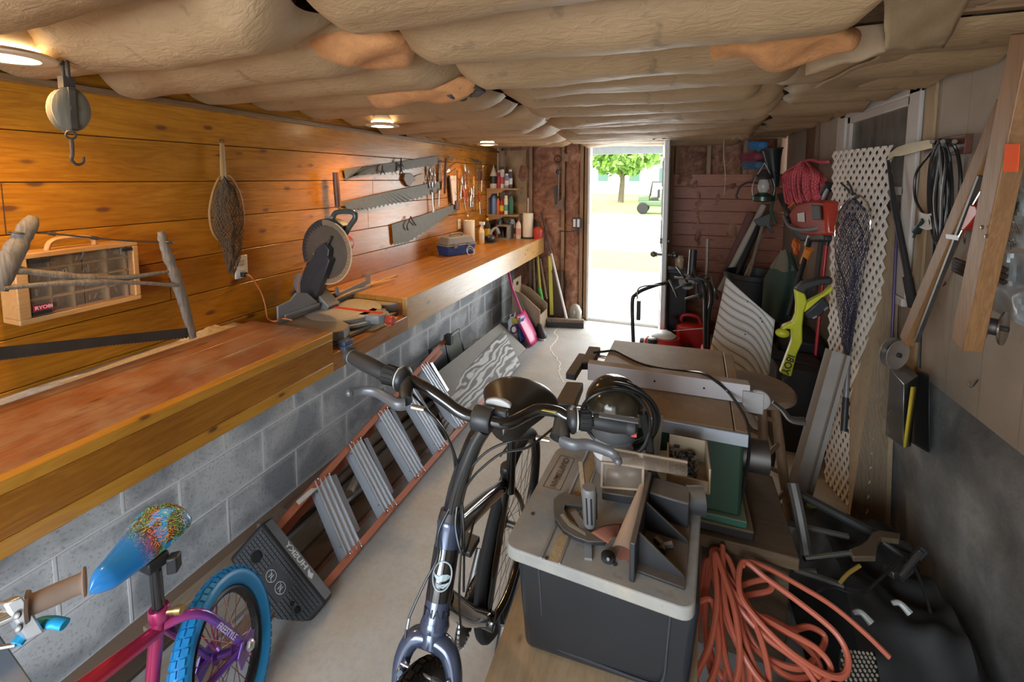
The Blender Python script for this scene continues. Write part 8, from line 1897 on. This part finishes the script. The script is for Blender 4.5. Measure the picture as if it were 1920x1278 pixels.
base_ = mixc(t, ramp(t, noi(t, co, 22, 2), [(.44,(0,0,0)),(.5,(1,1,1))]), (.02,.25,.62), (.10,.05,.04))
sp = t.nodes.new('ShaderNodeSeparateXYZ'); L(t, co, sp.inputs[0])
painted = mixc(t, ramp(t, bands, [(.10,(1,1,1)),(.16,(0,0,0))]), base_, colr)
back_ = mth(t, 'ADD', mth(t, 'MULTIPLY', sp.outputs[1], 7), 0.0)
L(t, mixc(t, ramp(t, mth(t,'ADD',back_, 0), [(.35,(0,0,0)),(.62,(1,1,1))]), (.02,.22,.58), painted), b.inputs['Base Color']); b.inputs['Roughness'].default_value = .25; b.inputs['Coat Weight'].default_value = .6; SAD = m
kn_ = A(168,1108,2,.70); kb2 = V((-1.335,.79,.715)); sdir = (kn_-kb2); sL = sdir.length; sdir.normalize(); sside = sdir.cross(V((0,0,1))).normalized(); sup = sside.cross(sdir).normalized()
def ksad(a, b_):
    th_ = 2*pi*b_; c_, s2 = math.cos(th_), math.sin(th_)
    w_ = (.060*(1-max(0,a-.25)/.75)**.9+.020)*min(1,a*8)**.5*min(1,(1-a)*8)**.5; up_ = (.032+.012*(1-a))*min(1,a*7)**.5*min(1,(1-a)*8)**.5
    return kb2+sdir*sL*a+sside*w_*c_+sup*(s2*up_*(1 if s2 > 0 else .8)-.012*math.sin(pi*a)-.01*abs(c_)**2)
MB().grid(ksad, 26, 30).build('saddle', SAD, kb)
# handlebar end with rusty-brown grip and blue brake lever
g0, g1 = A(163,1088,2,.86), A(48,1138,2,.86); gd = (g1-g0).normalized(); GL = (g1-g0).length
GB = plain('grip_brown', (.20,.13,.09), .7, 0, .4, 12, .2)
MB().lathe([(.010,0),(.026,.001),(.027,.004),(.020,.007),(.0185,.012),(.0195,GL*.5),(.0185,GL-.008),(.026,GL-.006),(.028,GL-.001),(.018,GL)], g0, gd, 28).build('grip', GB, kb)
MB().tube(spl([g1, g1+gd*.05, g1+gd*.10+V((0,0,.0))],4)+[V(p) for p in spl([g1+gd*.10, g1+gd*.16+V((0,-.03,-.03)), KHT+V((0,0,.16)), KHT+V((0,0,.04))],5)][1:], .0135, 12).build('handlebar', CHROME, kb)
mq = A(40,1158,2,.845); MB().obox(mq+gd*.0, gd*.012, V((.006,.010,-.045)), V((.014,.0,.004))).build('lever_mount', ALU, kb, bevel=.004)
g = MB()
for e in (-.014,.012): g.lathe([(.006,0),(.006,.004),(.004,.005)], mq+V((.012,-.008,e+.006)), (.4,-.7,.5), 12)
g.build('lever_bolt', DSTEEL, kb)
MB().tube(spl([A(30,1208,2,.80), A(45,1190,2,.805), A(68,1170,2,.81), A(95,1166,2,.812), A(122,1170,2,.812)],7), [.012,.011,.009,.010], 10, flat=.7).build('brake_lever', plain('lever_blue', (.03,.40,.72), .2, .3, .1), kb)
MB().tube([A(30,1208,2,.80), A(-10,1215,2,.80)], .004, 8).build('brake_cable', STEEL, kb)
MB().tube(spl([KHT+V((0,0,-.13))+kh*.05, KHT+V((0,0,-.2))+kh*.09, KHT+V((0,0,-.34))+kh*.13],4), .018, 12).build('fork', KF, kb)
tag(MB().bar(A(-30,1195,2,.60), A(60,1330,2,.55), .035, .02, up=(0,0,1)).build('grey_strap', plain('strap_grey', (.16,.19,.23), .5), bevel=.003), 'blue-grey metal strip crossing the bottom left corner in front of the small bicycle', 'metal strip')
